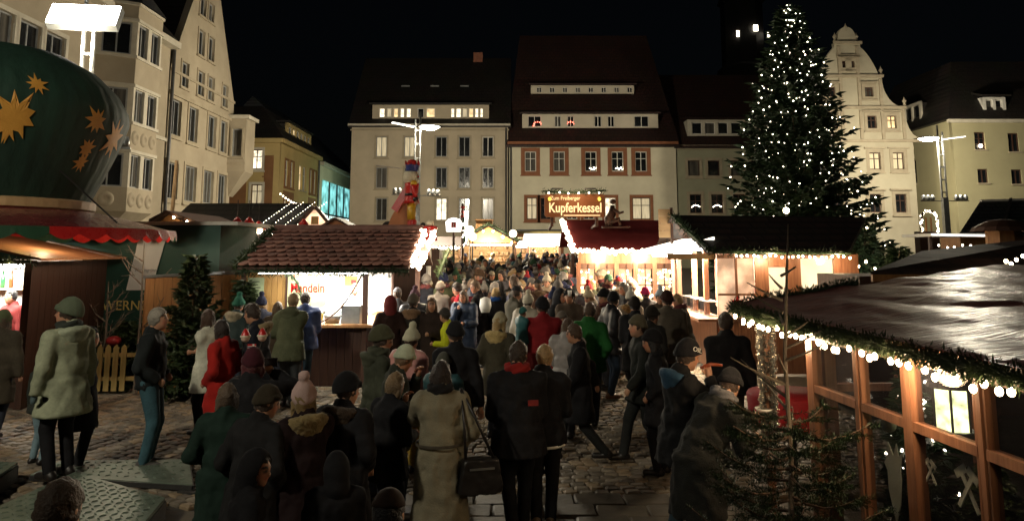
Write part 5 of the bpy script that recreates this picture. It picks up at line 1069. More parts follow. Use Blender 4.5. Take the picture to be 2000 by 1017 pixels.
MB().add([*q, q[3]+Vector((0, 2.2, -.75)), q[2]+Vector((0, 2.2, -.75))]+[p-Vector((0, 0, .1)) for p in q], [(0, 1, 2, 3), (3, 2, 5, 4), (0, 6, 7, 1), (6, 9, 8, 7), (0, 3, 9, 6), (1, 7, 8, 2)]).build('roof', roof_mat('brown_shingle_roof', (.06, .032, .024), (.042, .022, .017), .14, .7), s5)
garland('eaves_garland', [q[0]+Vector((0, -.05, -.05)), q[1]+Vector((0, -.05, -.05))], .1, needle_dark, s5, 150); garland('rake_garland', [q[0]+Vector((0, -.05, 0)), q[3]], .12, needle_dark, s5, 170)
eb = along([q[0]+Vector((.5, -.12, -.13)), q[1]+Vector((0, -.12, -.13))], .11, .02); bulbs('eaves_bulbs', eb, .024, bulb_warm, s5)
sgb = thing('upright_board_sign', 'upright pale wooden board sign between red roof and dark roof', 'sign', (W(1298, 430, 17.5).x, 17.5, 0))
p = W(1298, 408, 17.5).z; p_ = W(1298, 464, 17.5).z
for k in range(4): MB().span((-.14, -.02, p_+(p-p_)*k/4), (.13, .03, p_+(p-p_)*(k+1)/4-.006)).build('board', wood_pale, sgb)
MB().span((.132, -.04, 0), (.19, .05, p+.03)).build('post', wood_dark, sgb)

# ------------------------------------------------------------------ near glazed hut on the right
dx, wx = -.075, 2.55
def hx(y): return wx+dx*y
hut = thing('glazed_hut', 'near glazed wooden hut with wrinkled red brown tarpaulin roof and bulb garland', 'hut', (hx(4.3), 4.3, 0), math.atan2(1, dx)-math.pi)
# local frame: x runs from far (-) ... the front looks to world -x ; u = distance along the wall from y=4.3 towards the camera
M_ = Matrix.Rotation(hut.rotation_euler.z, 4, 'Z'); Mi = M_.inverted()
def HL(x, y, z): return tuple(Mi @ Vector((x-hx(4.3), y-4.3, z)))
def U(y): return HL(hx(y), y, 0)[0]
ys = [5.42, 4.8, 4.28, 3.7, 3.14, 2.6]
us = [U(y) for y in ys]
sgn_ = 1 if us[1] > us[0] else -1
for i, u in enumerate(us):
    wd = (.045, .014, .042, .018, .042, .018)[i]
    MB().span((u-wd, -.035, 0), (u+wd, .035, 1.93)).build('post', wood_red, hut)
for i in range(len(us)-1):
    a, b = sorted((us[i], us[i+1])); a += .03; b -= .03
    w_ = MB(); w_.span((a, -.028, .5), (a+.014, .028, 1.9)); w_.span((b-.014, -.028, .5), (b, .028, 1.9)); w_.span((a, -.03, 1.83), (b, .03, 1.93)); w_.span((a, -.032, 1.47), (b, .028, 1.52)); w_.span((a, -.03, .5), (b, .03, .58)); w_.span((a, -.031, .96), (b, .026, 1.0)) if i == 9 else None
    w_ = w_.build('window', wood_red, hut)
    for z0, z1 in ((.58, 1.47), (1.52, 1.83)): MB().span((a, -.004, z0), (b, .004, z1)).build('pane', pane_clear, w_)
    planks(hut, (a, 0), (b, 0), 0, .5, wood_red, .12)
ea = min(us)-.06; eb_ = max(us)+.06; far_u = us[0]
# return wall at far end, floor, back wall
fw = MB(); 
for t in (0, .55, 1.1, 1.65): fw.span((far_u-.04, .06+t, 0), (far_u+.04, .14+t, 1.95))
fw.span((far_u-.03, .1, 1.85), (far_u+.03, 1.75, 1.95)); fw.span((far_u-.03, .1, 1.47), (far_u+.03, 1.75, 1.52)); fw.span((far_u-.03, .1, 0), (far_u+.03, 1.75, .5)); fw.build('end_frame', wood_red, hut)
MB().span((far_u-.003, .1, .5), (far_u+.003, 1.75, 1.85)).build('pane', pane_clear, hut)
MB().span((min(us), 2.3, 0), (max(us), 2.35, 2.2)).build('back_wall', wood_dark, hut)
tp = [Vector(HL(*p)) for p in ((1.93, 6.75, 1.99), (2.12, 2.3, 1.97), (4.6, 2.3, 2.33), (4.35, 6.75, 2.33))]
sheet([tp[0], tp[1], tp[2], tp[3]], 90, 50, .022, 5, 2.2).build('roof', tarp_brown, hut, True)
tp2 = [tp[3], tp[2], tp[2]+Vector((0, 2.2, -.35)), tp[3]+Vector((0, 2.2, -.35))]
sheet(tp2, 30, 20, .03, 6, 2.2).build('roof', tarp_brown, hut, True)
gpth = [Vector(HL(*p)) for p in ((1.95, 6.7, 1.95), (1.98, 5.8, 1.94), (2.03, 4.8, 1.93), (2.07, 3.8, 1.93), (2.14, 2.3, 1.92))]
garland('eaves_garland', gpth, .055, needle_mid, hut, 1900, .042)
garland('gable_garland', [Vector(HL(1.95, 6.72, 1.96)), Vector(HL(3.1, 6.75, 2.16))], .065, needle_mid, hut, 1400, .05)
for p in along([Vector(HL(*q)) for q in ((1.93, 6.6, 1.87), (1.98, 5.4, 1.86), (2.05, 4.2, 1.85), (2.12, 2.6, 1.85))], .105, .022):
    MB().ball(p, .016, 8, 6, 1.3).build('bulb', bulb_warm, hut, True)
for p in along([Vector(HL(*q)) for q in ((2.2, 5.2, 1.88), (2.36, 2.6, 1.88))], .07, .01): MB().ball(p, .012, 6, 4).build('bulb', bulb_warm, hut, True)
lamp('garland_light', 'POINT', HL(2.02, 5.6, 1.8), 18, (1, .7, .4), .08, hut); lamp('garland_light', 'POINT', HL(2.12, 4.1, 1.8), 18, (1, .7, .4), .08, hut)
ps = thing('tinsel_post', 'post wrapped in glittering silver tinsel at the hut corner', 'post', (2.12, 6.35, 0))
MB().tube([(0, 0, 0), (0, 0, 1.95)], .035, 8).build('post', wood_red, ps)
m = MB(); rr = random.Random(3)
for k in range(2600):
    z = rr.uniform(.75, 1.9); a = rr.random()*6.283; d = Vector((math.cos(a), math.sin(a), rr.gauss(0, .5))); needles(m, Vector((.03*math.cos(a), .03*math.sin(a), z)), d, rr.uniform(.03, .065), .008, rr.random()*3)
struct(m.build('tinsel', tinsel, ps), 'stuff')
tbl = thing('standing_table', 'round standing table under red cloth at the hut entrance', 'table', (2.72, 7.5, 0)); MB().lathe([(.001, 1.08), (.4, 1.08), (.41, 1.06), (.4, .9), (.37, .78)], 24).build('tablecloth', table_red, tbl, True); MB().tube([(0, 0, 0), (0, 0, 1.05)], .04).build('leg', metal_dark, tbl)
# things in the hut window
ln = thing('window_lantern', 'glowing metal lantern with yellow green panes hanging in the glazed hut', 'lantern', (2.6, 4.55, 1.38))
for k in range(6):
    a = k*math.pi/3; b = a+math.pi/3; MB().quad((.1*math.cos(a), .1*math.sin(a), .03), (.1*math.cos(b), .1*math.sin(b), .03), (.1*math.cos(b), .1*math.sin(b), .26), (.1*math.cos(a), .1*math.sin(a), .26)).build('pane', glow('lantern_glow', (.95, 1, .5), 2.2, .6, 14), ln); MB().tube([(.102*math.cos(a), .102*math.sin(a), 0), (.102*math.cos(a), .102*math.sin(a), .29)], .008, 5).build('bar', metal_dark, ln)
MB().lathe([(.12, 0), (.12, .03), (.001, .03)], 12).build('base', metal_dark, ln); MB().lathe([(.13, .27), (.12, .3), (.05, .37), (.03, .41), (.001, .42)], 12).build('cap', metal_dark, ln); MB().tube([(0, 0, .41), (0, 0, .62)], .006, 4).build('chain', metal_dark, ln)
lamp('lantern_light', 'POINT', (0, 0, .14), 1.5, (.95, 1, .5), .05, ln)
def deco(name, pts, u, z, mat, label, cat='window decoration', th=.006):
    o = obj(name, MB().prism(pts, -th, 0).mesh(name), mat); o.matrix_world = Matrix.Translation(hut.location) @ M_ @ Matrix.Translation((u, .03, z)); return tag(o, label, cat)
paper = surf('white_cut_paper', (.6, .62, .55), (.5, .52, .45), .8, 8)
def hammer(a):
    pts = [(-.012, -.12), (.012, -.12), (.012, .07), (.045, .07), (.045, .11), (-.045, .11), (-.045, .07), (-.012, .07)]; c, s = math.cos(a), math.sin(a); return [(x*c-y*s, x*s+y*c) for x, y in pts]
for u, s, lab in ((U(3.9), 1.0, 'larger pair of crossed white paper hammers stuck on the hut window'), (U(4.2), .6, 'smaller crossed white paper hammers beside the hut post')):
    t = thing('crossed_hammers_decoration', lab, 'window decoration', hut.location); t.matrix_world = Matrix.Translation(hut.location) @ M_ @ Matrix.Translation((u, .03, 1.27)); t.scale = (s, s, s)
    for k, a in enumerate((.6, -.6)): MB().prism(hammer(a), -.006-.007*k, -.007*k).build('paper_hammer', paper, t)
face = [(.0, -.26), (.05, -.14), (.075, .0), (.07, .06), (.1, .16), (.06, .13), (.045, .2), (.01, .12), (-.04, .19), (-.05, .11), (-.09, .06), (-.06, .02), (-.06, -.08)]
deco('bearded_paper_face', face, U(4.55), 1.14, paper, 'white paper bearded face hanging in the hut window beside the post')
deco('torn_paper_figure', [(x*.6, z*.7) for x, z in face], U(3.9)+.02, .98, paper, 'ragged white paper figure below the crossed hammers')
deco('paper_tree_figure', [(x*.9, z*.8) for x, z in face], U(3.3), .86, surf('pale_green_paper', (.4, .58, .45), (.5, .6, .3), .8, 6), 'pale green paper figure low in the nearest hut window')
for dy, lab, c in ((4.62, 'round white paper ball hanging behind the hut window', paper), (4.72, 'small grey paper ball beside the larger white one', grey_paint)):
    tag(MB().ball((0, 0, 0), .045 if c is paper else .03, 12, 8).build('paper_ball', c, None, True, (hx(dy)+.05, dy, 1.42 if c is paper else 1.4)), lab, 'ornament')
hw_, _ = spruce('potted_fir', 'potted small fir behind the hut window below the lantern', (2.62, 4.25, .55), .72, .3, 90, 21, needle_mid, .09, .012, .05, .2, 10, 0, .1, 'fir tree')
MB().lathe([(.001, -.55), (.18, -.55), (.2, -.3), (.001, -.3)], 14).build('pot', wood_dark, hw_, True)
it, tp_ = spruce('reflection_tree', 'lit fir tree added in the glazed hut in place of pane reflections', (2.66, 5.05, 0), 1.9, .36, 110, 22, needle_dark, .12, .016, .15, .2, 10, 0, .1, 'christmas tree')  # added tree and bulbs stand in for reflections in the upper panes
bulbs('fairy_lights', [p for p in tp_ if random.random() < .3 and p.z > .9], .013, bulb_white, it)

# ------------------------------------------------------------------ young sparse spruce in front of the hut
ns_ = thing('sparse_spruce', 'sparse young spruce with bare pale top before the glazed hut', 'spruce tree', (1.68, 4.75, 0))
tk = [Vector((.02, 0, 0)), Vector((.0, 0, .6)), Vector((.03, 0, 1.2)), Vector((.02, 0, 1.8)), Vector((.06, .02, 2.25)), Vector((.08, 0, 2.62))]
MB().tube(tk, [.021, .019, .016, .013, .009, .004], 8).build('trunk', bark_pale, ns_)
rr = random.Random(17); cm = MB()
for k in range(100):
    f = (k/100)**1.15; z = .12+f*2.2; a = k*2.4+rr.gauss(0, .25); L = (.54*(1-f)+.18)*rr.uniform(.7, 1.15); bare = z > 1.45
    if bare and k % 3: continue
    d = Vector((math.cos(a), math.sin(a), .38 if bare else .12)).normalized(); p0 = Vector((.02, 0, z)); pts = [p0+d*L*s+Vector((0, 0, -.12*L*math.sin(math.pi*s)*(0 if bare else 1)+.1*L*s*s)) for s in (0, .25, .5, .75, 1)]
    MB().tube(pts, [.011, .009, .007, .005, .003], 5).build('branch', bark_pale if bare else bark, ns_)
    if bare: 
        for _ in range(26): s = rr.random(); j = min(3, int(s*4)); p = pts[j].lerp(pts[j+1], s*4-j); needles(cm, p, d+Vector((rr.gauss(0, .6), rr.gauss(0, .6), rr.gauss(0, .6))), .016, .0016, 0)
        continue
    for q in range(int(14+34*L)):
        s = .12+.88*rr.random(); j = min(3, int(s*4)); p = pts[j].lerp(pts[j+1], s*4-j); sd2 = d.cross(Vector((0, 0, 1)))*rr.choice((-1, 1)); w = (sd2*rr.uniform(.4, 1)+d*rr.uniform(.5, 1)+Vector((0, 0, rr.uniform(-.3, .15)))).normalized(); ln_ = rr.uniform(.08, .2)*(1.2-.6*s)
        for n_ in range(34):
            b = p+w*ln_*n_/34; dd_ = (w*.7+Vector((rr.gauss(0, .6), rr.gauss(0, .6), rr.gauss(.1, .5)))).normalized(); x_ = dd_.cross(Vector((.3, .5, .8))).normalized()*.003; cm.add([b-x_, b+x_, b+dd_*.03], [(0, 1, 2)])
struct(cm.build('needles', needle_dark, ns_), 'stuff')
# ------------------------------------------------------------------ right background
sr = thing('slate_roof_stall', 'stall with steep grey slate roof edged in white below the corner house', 'market stall', (16.5, 23.5, 0))
A, B, C, D = W(1872, 458, 23), W(2060, 458, 23), W(2060, 388, 24.2), W(1915, 392, 24.2); q = [Vector((p.x-16.5, p.y-23.5, p.z)) for p in (A, B, C, D)]
MB().add(q+[p-Vector((0, -.02, .08)) for p in q], [(0, 1, 2, 3), (7, 6, 5, 4), (0, 4, 5, 1), (1, 5, 6, 2), (2, 6, 7, 3), (3, 7, 4, 0)]).build('roof', roof_slate, sr); MB().bar(q[3], q[2], .1, .07).build('ridge_strip', white_paint, sr)
mid0, mid1 = q[0].lerp(q[1], .45), q[3].lerp(q[2], .4); MB().bar(mid0+Vector((0, -.04, .05)), mid1+Vector((0, -.04, .05)), .08, .04).build('seam', metal_dark, sr); MB().span((q[0].x+.4, .1, 0), (q[1].x, 1.2, q[0].z)).build('body', wood_mid, sr)
kk = thing('round_roofed_kiosk', 'little brown kiosk cupola with spreading dark cap', 'kiosk', (W(1960, 460, 14).x, 14, 0)); zc_ = W(1960, 452, 14).z
MB().lathe([(.3, 0), (.3, zc_+.05)], 8).build('drum', wood_mid, kk); MB().lathe([(.55, zc_-.0), (.5, zc_+.08), (.25, zc_+.2), (.001, zc_+.24)], 16).build('cap', wood_dark, kk)
sb9 = thing('brown_roof_stall', 'stall with broad dark brown roof and timber eave behind the tarpaulin hut', 'market stall', (7.6, 11.6, 0))
A, B, C, D = W(1700, 530, 10.6), W(2150, 530, 10.6), W(2150, 452, 12.2), W(1800, 490, 12.2); q = [Vector((p.x-7.6, p.y-11.6, p.z)) for p in (A, B, C, D)]
MB().add(q+[p-Vector((0, 0, .08)) for p in q], [(0, 1, 2, 3), (7, 6, 5, 4), (0, 4, 5, 1), (1, 5, 6, 2), (2, 6, 7, 3), (3, 7, 4, 0)]).build('roof', roof_mat('brown_shingle_roof', (.06, .032, .024), (.042, .022, .017)), sb9)
MB().bar(q[0]+Vector((0, -.03, -.09)), q[1]+Vector((0, -.03, -.09)), .06, .1).build('eave_beam', wood_mid, sb9); MB().span((q[0].x+.3, .0, 0), (q[1].x, 1.6, q[0].z-.1)).build('front_wall', wood_dark, sb9)
bulbs('eave_bulbs', [Vector((W(px, py, 10.4).x-7.6, -1.2, W(px, py, 10.4).z)) for px, py in ((1965, 510), (1985, 507), (1998, 500), (1975, 515))], .03, bulb_warm, sb9)
obj('chalk_lettering', text_mesh('Keramik', .12, .003), fur_white, sb9, (W(1795, 547, 11.5).x-7.6, -.02, W(1795, 547, 11.5).z))
gl = thing('crockery_stall', 'stall corner crowded with glinting white crockery behind the snack stall', 'market stall', (W(1665, 545, 16.5).x, 16.5, 0))
MB().span((-.35, 0, 0), (.35, .6, 1.25)).build('counter', wood_dark, gl); MB().span((-.35, .55, 1.25), (.35, .6, 2.35)).build('back_panel', wood_pale, gl)
m = MB()
for k in range(46): m.ball((random.uniform(-.3, .3), random.uniform(.1, .45), 1.32+random.random()*.6), random.uniform(.03, .07), 8, 5)
struct(m.build('crockery', surf('white_glazed_crockery', (.75, .78, .78), (.5, .55, .58), .2, 9), gl, True), 'stuff'); bulbs('stall_bulbs', [(random.uniform(-.35, .35), 0, random.uniform(1.9, 2.4)) for _ in range(9)], .03, bulb_warm, gl); lamp('crockery_light', 'POINT', (0, -.1, 2.2), 40, (1, .95, .85), .1, gl)
for px, py, Y, h, rd, n_, sd3, lab in ((1690, 470, 18, 3.0, 1.0, 170, 31, 'dark fir right of the snack stall roof'), (1755, 500, 15.5, 2.5, .75, 140, 32, 'lower dark fir with a few bulbs behind the brown roof'), (1640, 460, 21, 3.0, 1.1, 150, 33, 'fir hidden behind the snack stall roof end'), (1890, 470, 26, 3.0, .9, 110, 34, 'dark fir under the lit archway')):
    p = W(px, 490, Y); t, tp_ = spruce('small_fir', lab, (p.x, Y, 0), h, rd, n_, sd3, needle_dark, .26, .03, .05, .25, 12, .1, .15, 'fir tree', 'small decorating firs')
    bulbs('fairy_lights', [q_+Vector((0, -.06, 0)) for q_ in tp_ if q_.y < 0 and random.random() < .05], .028, bulb_warm, t)
ar = thing('candle_arch_gate', 'glowing arch of bulbs round a small gate beside the right street lamp', 'light arch', (W(1815, 450, 30).x, 30, 0)); zb = W(1815, 452, 30).z; zt2 = W(1815, 412, 30).z; hw2 = .32
MB().span((-.4, 0, 0), (.4, .4, zb)).build('base', wood_dark, ar)
ap = [(hw2*math.cos(t), -.05, zt2-hw2+hw2*math.sin(t)) for t in [math.pi*k/16 for k in range(17)]]; ap = [(hw2, -.05, zb)]+ap+[(-hw2, -.05, zb)]
MB().tube(ap, .05, 8).build('arch', wood_dark, ar); bulbs('arch_bulbs', along(ap, .045, .02), .05, bulb_row, ar)
for x in (-.12, .08): MB().span((x, 0, zb), (x+.05, .05, zt2-.25)).build('gate_bar', wood_mid, ar)
wl_2 = thing('white_edged_canopy', 'flat canopy with bright white edge below the right street lamp', 'canopy', (W(1880, 458, 20).x, 20, 0)); p = W(1880, 458, 20)
MB().span((-.85, 0, p.z-.05), (.9, 1.5, p.z+.03)).build('roof', white_paint, wl_2); MB().tube([(-.85, -.03, p.z), (.9, -.03, p.z-.04)], .025, 6).build('light_edge', glow('white_edge_light', (1, .97, .9), 1.5), wl_2)
for x in (-.8, .85): MB().span((x-.04, .1, 0), (x+.04, .18, p.z-.05)).build('post', wood_dark, wl_2)
bulbs('canopy_bulbs', along([(-.8, -.1, p.z-.3), (.8, -.1, p.z-.35)], .2, .06), .03, bulb_white, wl_2)
# warm lantern glowing at the foot of the giant fir
lf = thing('globe_lamp', 'warm glowing lamp among the lowest branches of the giant fir', 'lamp', (W(1506, 411, 29).x, 27.4, 0), 0, None); MB().ball((0, 0, W(1506, 411, 27.4).z), .11, 10, 8).build('globe', bulb_warm, lf, True); MB().tube([(0, 0, 0), (0, 0, W(1506, 411, 27.4).z-.1)], .03, 6).build('pole', metal_dark, lf)
# ------------------------------------------------------------------ tread plates of the ride
def plate(label, c, z):
    t = thing('tread_plate', label, 'ramp', (c[0][0], c[0][1], 0)); q = [Vector((x-c[0][0], y-c[0][1], z)) for x, y in c]
    MB().add(q+[p-Vector((0, 0, .035)) for p in q], [(0, 1, 2, 3), (7, 6, 5, 4), (0, 4, 5, 1), (1, 5, 6, 2), (2, 6, 7, 3), (3, 7, 4, 0)]).build('deck', plate_metal, t)
    m = MB(); L = (q[1]-q[0]).length; V = (q[3]-q[0]).length; nu, nv = int(L/.085), int(V/.085)
    for i in range(1, nu):
        for j in range(1, nv):
            u, v = i/nu, j/nv; p = (q[0]*(1-u)+q[1]*u)*(1-v)+(q[3]*(1-u)+q[2]*u)*v; a = .7 if (i+j) % 2 else -.7
            d = Vector((math.cos(a), math.sin(a), 0))*.032; e = Vector((-math.sin(a), math.cos(a), 0))*.013; h = Vector((0, 0, .011)); o3 = Vector((0, 0, .001))
            m.add([p-d+o3, p-e+o3, p+d+o3, p+e+o3, p-d*.5+h, p+d*.5+h], [(0, 1, 5, 4), (1, 2, 5), (2, 3, 4, 5), (3, 0, 4)])
    struct(m.build('tread_studs', plate_metal, t), 'stuff')
    fr = MB()
    for a, b in ((0, 1), (1, 2), (2, 3), (3, 0)): fr.bar(q[a]-Vector((0, 0, z*.55)), q[b]-Vector((0, 0, z*.55)), .03, z*.8)
    fr.build('frame', metal_dark, t)
plate('large studded metal tread plate below the woman in the pale parka', [(-4.5, 8.0), (-3.2, 7.2), (-2.75, 4.8), (-4.7, 5.3)], .2)
plate('smaller studded metal tread plate further left of the first', [(-6.9, 8.6), (-5.32, 8.35), (-4.95, 6.9), (-6.9, 6.6)], .2)
plate('narrow metal step plate where the grey haired man stands', [(-5.2, 8.95), (-3.75, 9.0), (-3.3, 8.05), (-5.2, 8.4)], .06)
# ------------------------------------------------------------------ people: figures grown from distance fields
f32 = np.float32
class Grid:
    def __init__(s, lo, hi, h):
        s.lo = np.array(lo, f32)-2*h; n = np.ceil((np.array(hi)+2*h-s.lo)/h).astype(int)+1; s.h = h; s.n = n
        ax = [s.lo[i]+h*np.arange(n[i], dtype=f32) for i in range(3)]
        s.P = np.stack(np.meshgrid(*ax, indexing='ij'), -1)
def caps(P, a, b, ra, rb, sy=1.0):
    a = np.array(a, f32); b = np.array(b, f32); d = b-a; q = P-a
    t = np.clip((q@d)/max(1e-9, float(d@d)), 0, 1); e = q-t[..., None]*d
    if sy != 1: e = e*np.array((1, sy, 1), f32)
    return np.sqrt((e*e).sum(-1))-(ra+(rb-ra)*t)
def ell(P, c, r, M=None):
    q = P-np.array(c, f32)
    if M is not None: q = q@np.array(M, f32)
    r = np.array(r, f32); k0 = np.sqrt(((q/r)**2).sum(-1)); k1 = np.sqrt(((q/(r*r))**2).sum(-1))+1e-6
    return k0*(k0-1)/k1
def smin(a, b, k):
    h = np.clip(.5+.5*(b-a)/k, 0, 1); return b+(a-b)*h-k*h*(1-h)
def smax(a, b, k): return -smin(-a, -b, k)
_EDG = [((0,0,0),(1,0,0)),((0,1,0),(1,1,0)),((0,0,1),(1,0,1)),((0,1,1),(1,1,1)),((0,0,0),(0,1,0)),((1,0,0),(1,1,0)),((0,0,1),(0,1,1)),((1,0,1),(1,1,1)),((0,0,0),(0,0,1)),((1,0,0),(1,0,1)),((0,1,0),(0,1,1)),((1,1,0),(1,1,1))]
def nets(F, g):
    s = F < 0; c = sum(s[i:s.shape[0]-1+i, j:s.shape[1]-1+j, k:s.shape[2]-1+k].astype(np.int8) for i in (0, 1) for j in (0, 1) for k in (0, 1))
    act = (c > 0) & (c < 8); idx = np.argwhere(act)
    if len(idx) == 0: return np.zeros((0, 3)), np.zeros((0, 4), int)
    num = -np.ones(act.shape, int); num[act] = np.arange(len(idx))
    acc = np.zeros((len(idx), 3)); cnt = np.zeros(len(idx))
    for a, b in _EDG:
        ia, ib = idx+a, idx+b; fa = F[ia[:, 0], ia[:, 1], ia[:, 2]]; fb = F[ib[:, 0], ib[:, 1], ib[:, 2]]
        m = (fa < 0) != (fb < 0); t = np.where(m, fa/np.where(m, fa-fb, 1), 0)
        acc += np.where(m[:, None], np.array(a)+t[:, None]*(np.array(b)-np.array(a)), 0); cnt += m
    V = (idx+acc/cnt[:, None])*g.h+g.lo; Q = []
    for ax in range(3):
        u, v = (ax+1) % 3, (ax+2) % 3
        sl0 = [slice(1, -1)]*3; sl0[ax] = slice(0, -1); sl1 = [slice(1, -1)]*3; sl1[ax] = slice(1, None)
        A, B = s[tuple(sl0)], s[tuple(sl1)]; e = np.argwhere(A != B)
        if len(e) == 0: continue
        fl = A[e[:, 0], e[:, 1], e[:, 2]]; e = e+np.array([0 if i == ax else 1 for i in range(3)])
        def cell(du, dv):
            q = e.copy(); q[:, u] += du; q[:, v] += dv; return num[q[:, 0], q[:, 1], q[:, 2]]
        q = np.stack([cell(-1, -1), cell(0, -1), cell(0, 0), cell(-1, 0)], -1); q[~fl] = q[~fl][:, ::-1]; q = q[(q >= 0).all(1)]; Q.append(q)
    return V, np.concatenate(Q)
def np_mesh(name, V, Q, extra=None):
    me = bpy.data.meshes.new(name); vs = V.tolist(); fs = Q.tolist()
    if extra: o = len(vs); vs += [tuple(p) for p in extra.v]; fs += [tuple(i+o for i in f) for f in extra.f]
    me.from_pydata(vs, [], fs); me.polygons.foreach_set('use_smooth', [True]*len(me.polygons)); me.update(); return me
def rotm(ax, a):
    return np.array(Matrix.Rotation(a, 3, ax))
def ik(a, t, l1, l2, pole):
    a, t = Vector(a), Vector(t); d = t-a; L = d.length
    if L > (l1+l2)*.995: t = a+d*((l1+l2)*.995/L); d = t-a; L = d.length
    x = (l1*l1-l2*l2+L*L)/(2*L); h = math.sqrt(max(0, l1*l1-x*x)); dn = d/L; p = Vector(pole); p = (p-dn*p.dot(dn)).normalized()
    return a+dn*x+p*h, t
ARMS = {'down': (.1, .04, -.55), 'pocket': (.01, .13, -.42), 'hold': (-.1, .3, -.26), 'sip': (-.13, .25, .02), 'eat': (-.12, .24, .06), 'phone': (-.1, .27, .13), 'fold': (-.27, .2, -.22), 'carry': (.0, .22, -.33), 'back': (.05, -.1, -.5), 'reach': (.0, .46, -.14), 'swing': (.05, .26, -.46), 'swingback': (.07, -.24, -.47), 'strap': (-.12, .14, -.1)}
SKINS = [(.5, .27, .17), (.44, .23, .14), (.55, .31, .2), (.4, .2, .12)]
def noise3(P, f, s=0):
    x, y, z = P[..., 0]*f+s, P[..., 1]*f+s*1.7, P[..., 2]*f-s*.6
    return (np.sin(x*1.0+1.7*np.sin(y*.8+z*.6))*np.sin(y*1.1+1.3*np.sin(z*.9))*np.sin(z*.8+1.5*np.sin(x*.7)))
def person(label, loc, heading, h=1.72, coat=(.02, .02, .02), trousers=(.03, .035, .05), hem=.78, arms=('down', 'down'), hat=None, hatc=(.02, .02, .02), hair='short', hairc=(.05, .03, .02), headyaw=0, headpitch=0, lean=0, walk=0, style='cloth', hood=None, scarf=None, build=1.0, vox=None, group=None, seed=1, glove=None, collar=True, flare=1.0, shoes=(.015, .013, .012), legs=True, cat='person'):
    """heading in degrees: 0 looks away from the camera (+y), 90 to +x, 180 to the camera"""
    dist = math.hypot(loc[0], loc[1]); vox = vox or min(.034, max(.0125, dist*.0024)); s = h/1.75; rnd = random.Random(seed); skin = SKINS[seed % 4]
    t = thing('person', label, cat, loc, -R(heading), group); h = h*(1+.0025*max(0, lean)) if lean < 20 else h
    hipz = .93; Rt = rotm('X', -R(lean)); HP = np.array((0, -.03*(lean > 15)-math.sin(R(lean))*.05, hipz))
    def T(x, y, z): return tuple(HP+Rt@np.array((x, y, z-hipz)))
    neck = T(0, -.005, 1.46); sh = [T(sx*.178*build**.5, -.005, 1.385) for sx in (-1, 1)]
    Mh = rotm('Z', -R(headyaw))@rotm('X', -R(headpitch+lean*.55)); hc = np.array(T(0, .015, 1.56))+Mh@np.array((0, .025, .06))
    def Hd(x, y, z): return tuple(hc+Mh@np.array((x, y, z)))
    # arms
    el, wr, hd = [], [], []
    for i, sx in enumerate((-1, 1)):
        o = ARMS[arms[i]]; tgt = np.array(sh[i])+Rt@np.array((sx*o[0], o[1], o[2])) if lean < 30 else np.array(sh[i])+np.array((sx*o[0], o[1], o[2]))
        e, w = ik(sh[i], tgt, .29, .26, tuple(Rt@np.array((sx*.55, -.7, -.5)))); el.append(tuple(e)); wr.append(tuple(w)); d = (Vector(w)-Vector(e)).normalized(); hd.append(tuple(Vector(w)+d*.09))
    # legs
    an, kn, hp = [], [], []
    for i, sx in enumerate((-1, 1)):
        f = walk*(1 if i else -1); hp_ = (sx*.09, 0, .9); a_ = (sx*(.1 if not walk else .06), f*.36, .085+(.1 if f < 0 else 0)*abs(walk))
        k, a2 = ik(hp_, a_, .42, .41, (sx*.1, 1, 0)); hp.append(hp_); kn.append(tuple(k)); an.append(tuple(a2))
    # ---- body: one continuous surface
    allp = np.array([*an, *kn, *el, *wr, *hd, tuple(hc), neck]); lo = allp.min(0)-.16; hi = allp.max(0)+.17; lo[2] = .04
    if not legs: lo[2] = .75
    g = Grid(lo, hi, vox/s); P = g.P
    F = ell(P, hc, (.074, .094, .112), Mh)
    F = smin(F, ell(P, Hd(0, .025, -.06), (.055, .065, .062), Mh), .03)
    F = smin(F, caps(P, Hd(0, .088, .012), Hd(0, .108, -.022), .010, .016), .014)
    F = smin(F, ell(P, Hd(0, .066, -.098), (.026, .022, .018), Mh), .02)
    F = smin(F, caps(P, Hd(-.03, .082, .03), Hd(.03, .082, .03), .012, .012), .015)
    for sx in (-1, 1):
        F = smax(F, -ell(P, Hd(sx*.032, .098, .008), (.018, .018, .012), Mh), .012); F = smin(F, ell(P, Hd(sx*.076, -.005, -.005), (.012, .02, .03), Mh), .008)
    F = smin(F, caps(P, Hd(0, -.02, -.05), neck, .052, .058), .025)
    tor = caps(P, T(0, 0, 1.0), T(0, 0, 1.28), .095, .1, 1.0)
    for i in (0, 1):
        tor = smin(tor, caps(P, T(0, 0, 1.34), sh[i], .07, .05), .05)
        tor = smin(tor, caps(P, sh[i], el[i], .05, .04), .03); tor = smin(tor, caps(P, el[i], wr[i], .038, .026), .02)
        tor = smin(tor, ell(P, tuple((np.array(wr[i])+np.array(hd[i]))/2), (.034, .034, .05)), .02)
        tor = smin(tor, caps(P, T((-1, 1)[i]*.07, 0, .98), hp[i], .1, .085), .05); tor = smin(tor, caps(P, hp[i], kn[i], .08, .05), .04); tor = smin(tor, caps(P, kn[i], an[i], .046, .034), .03)
    F = smin(F, tor, .03)
    V, Q = nets(F, g)
    # fingers rooted in the palm, same mesh
    ex = MB()
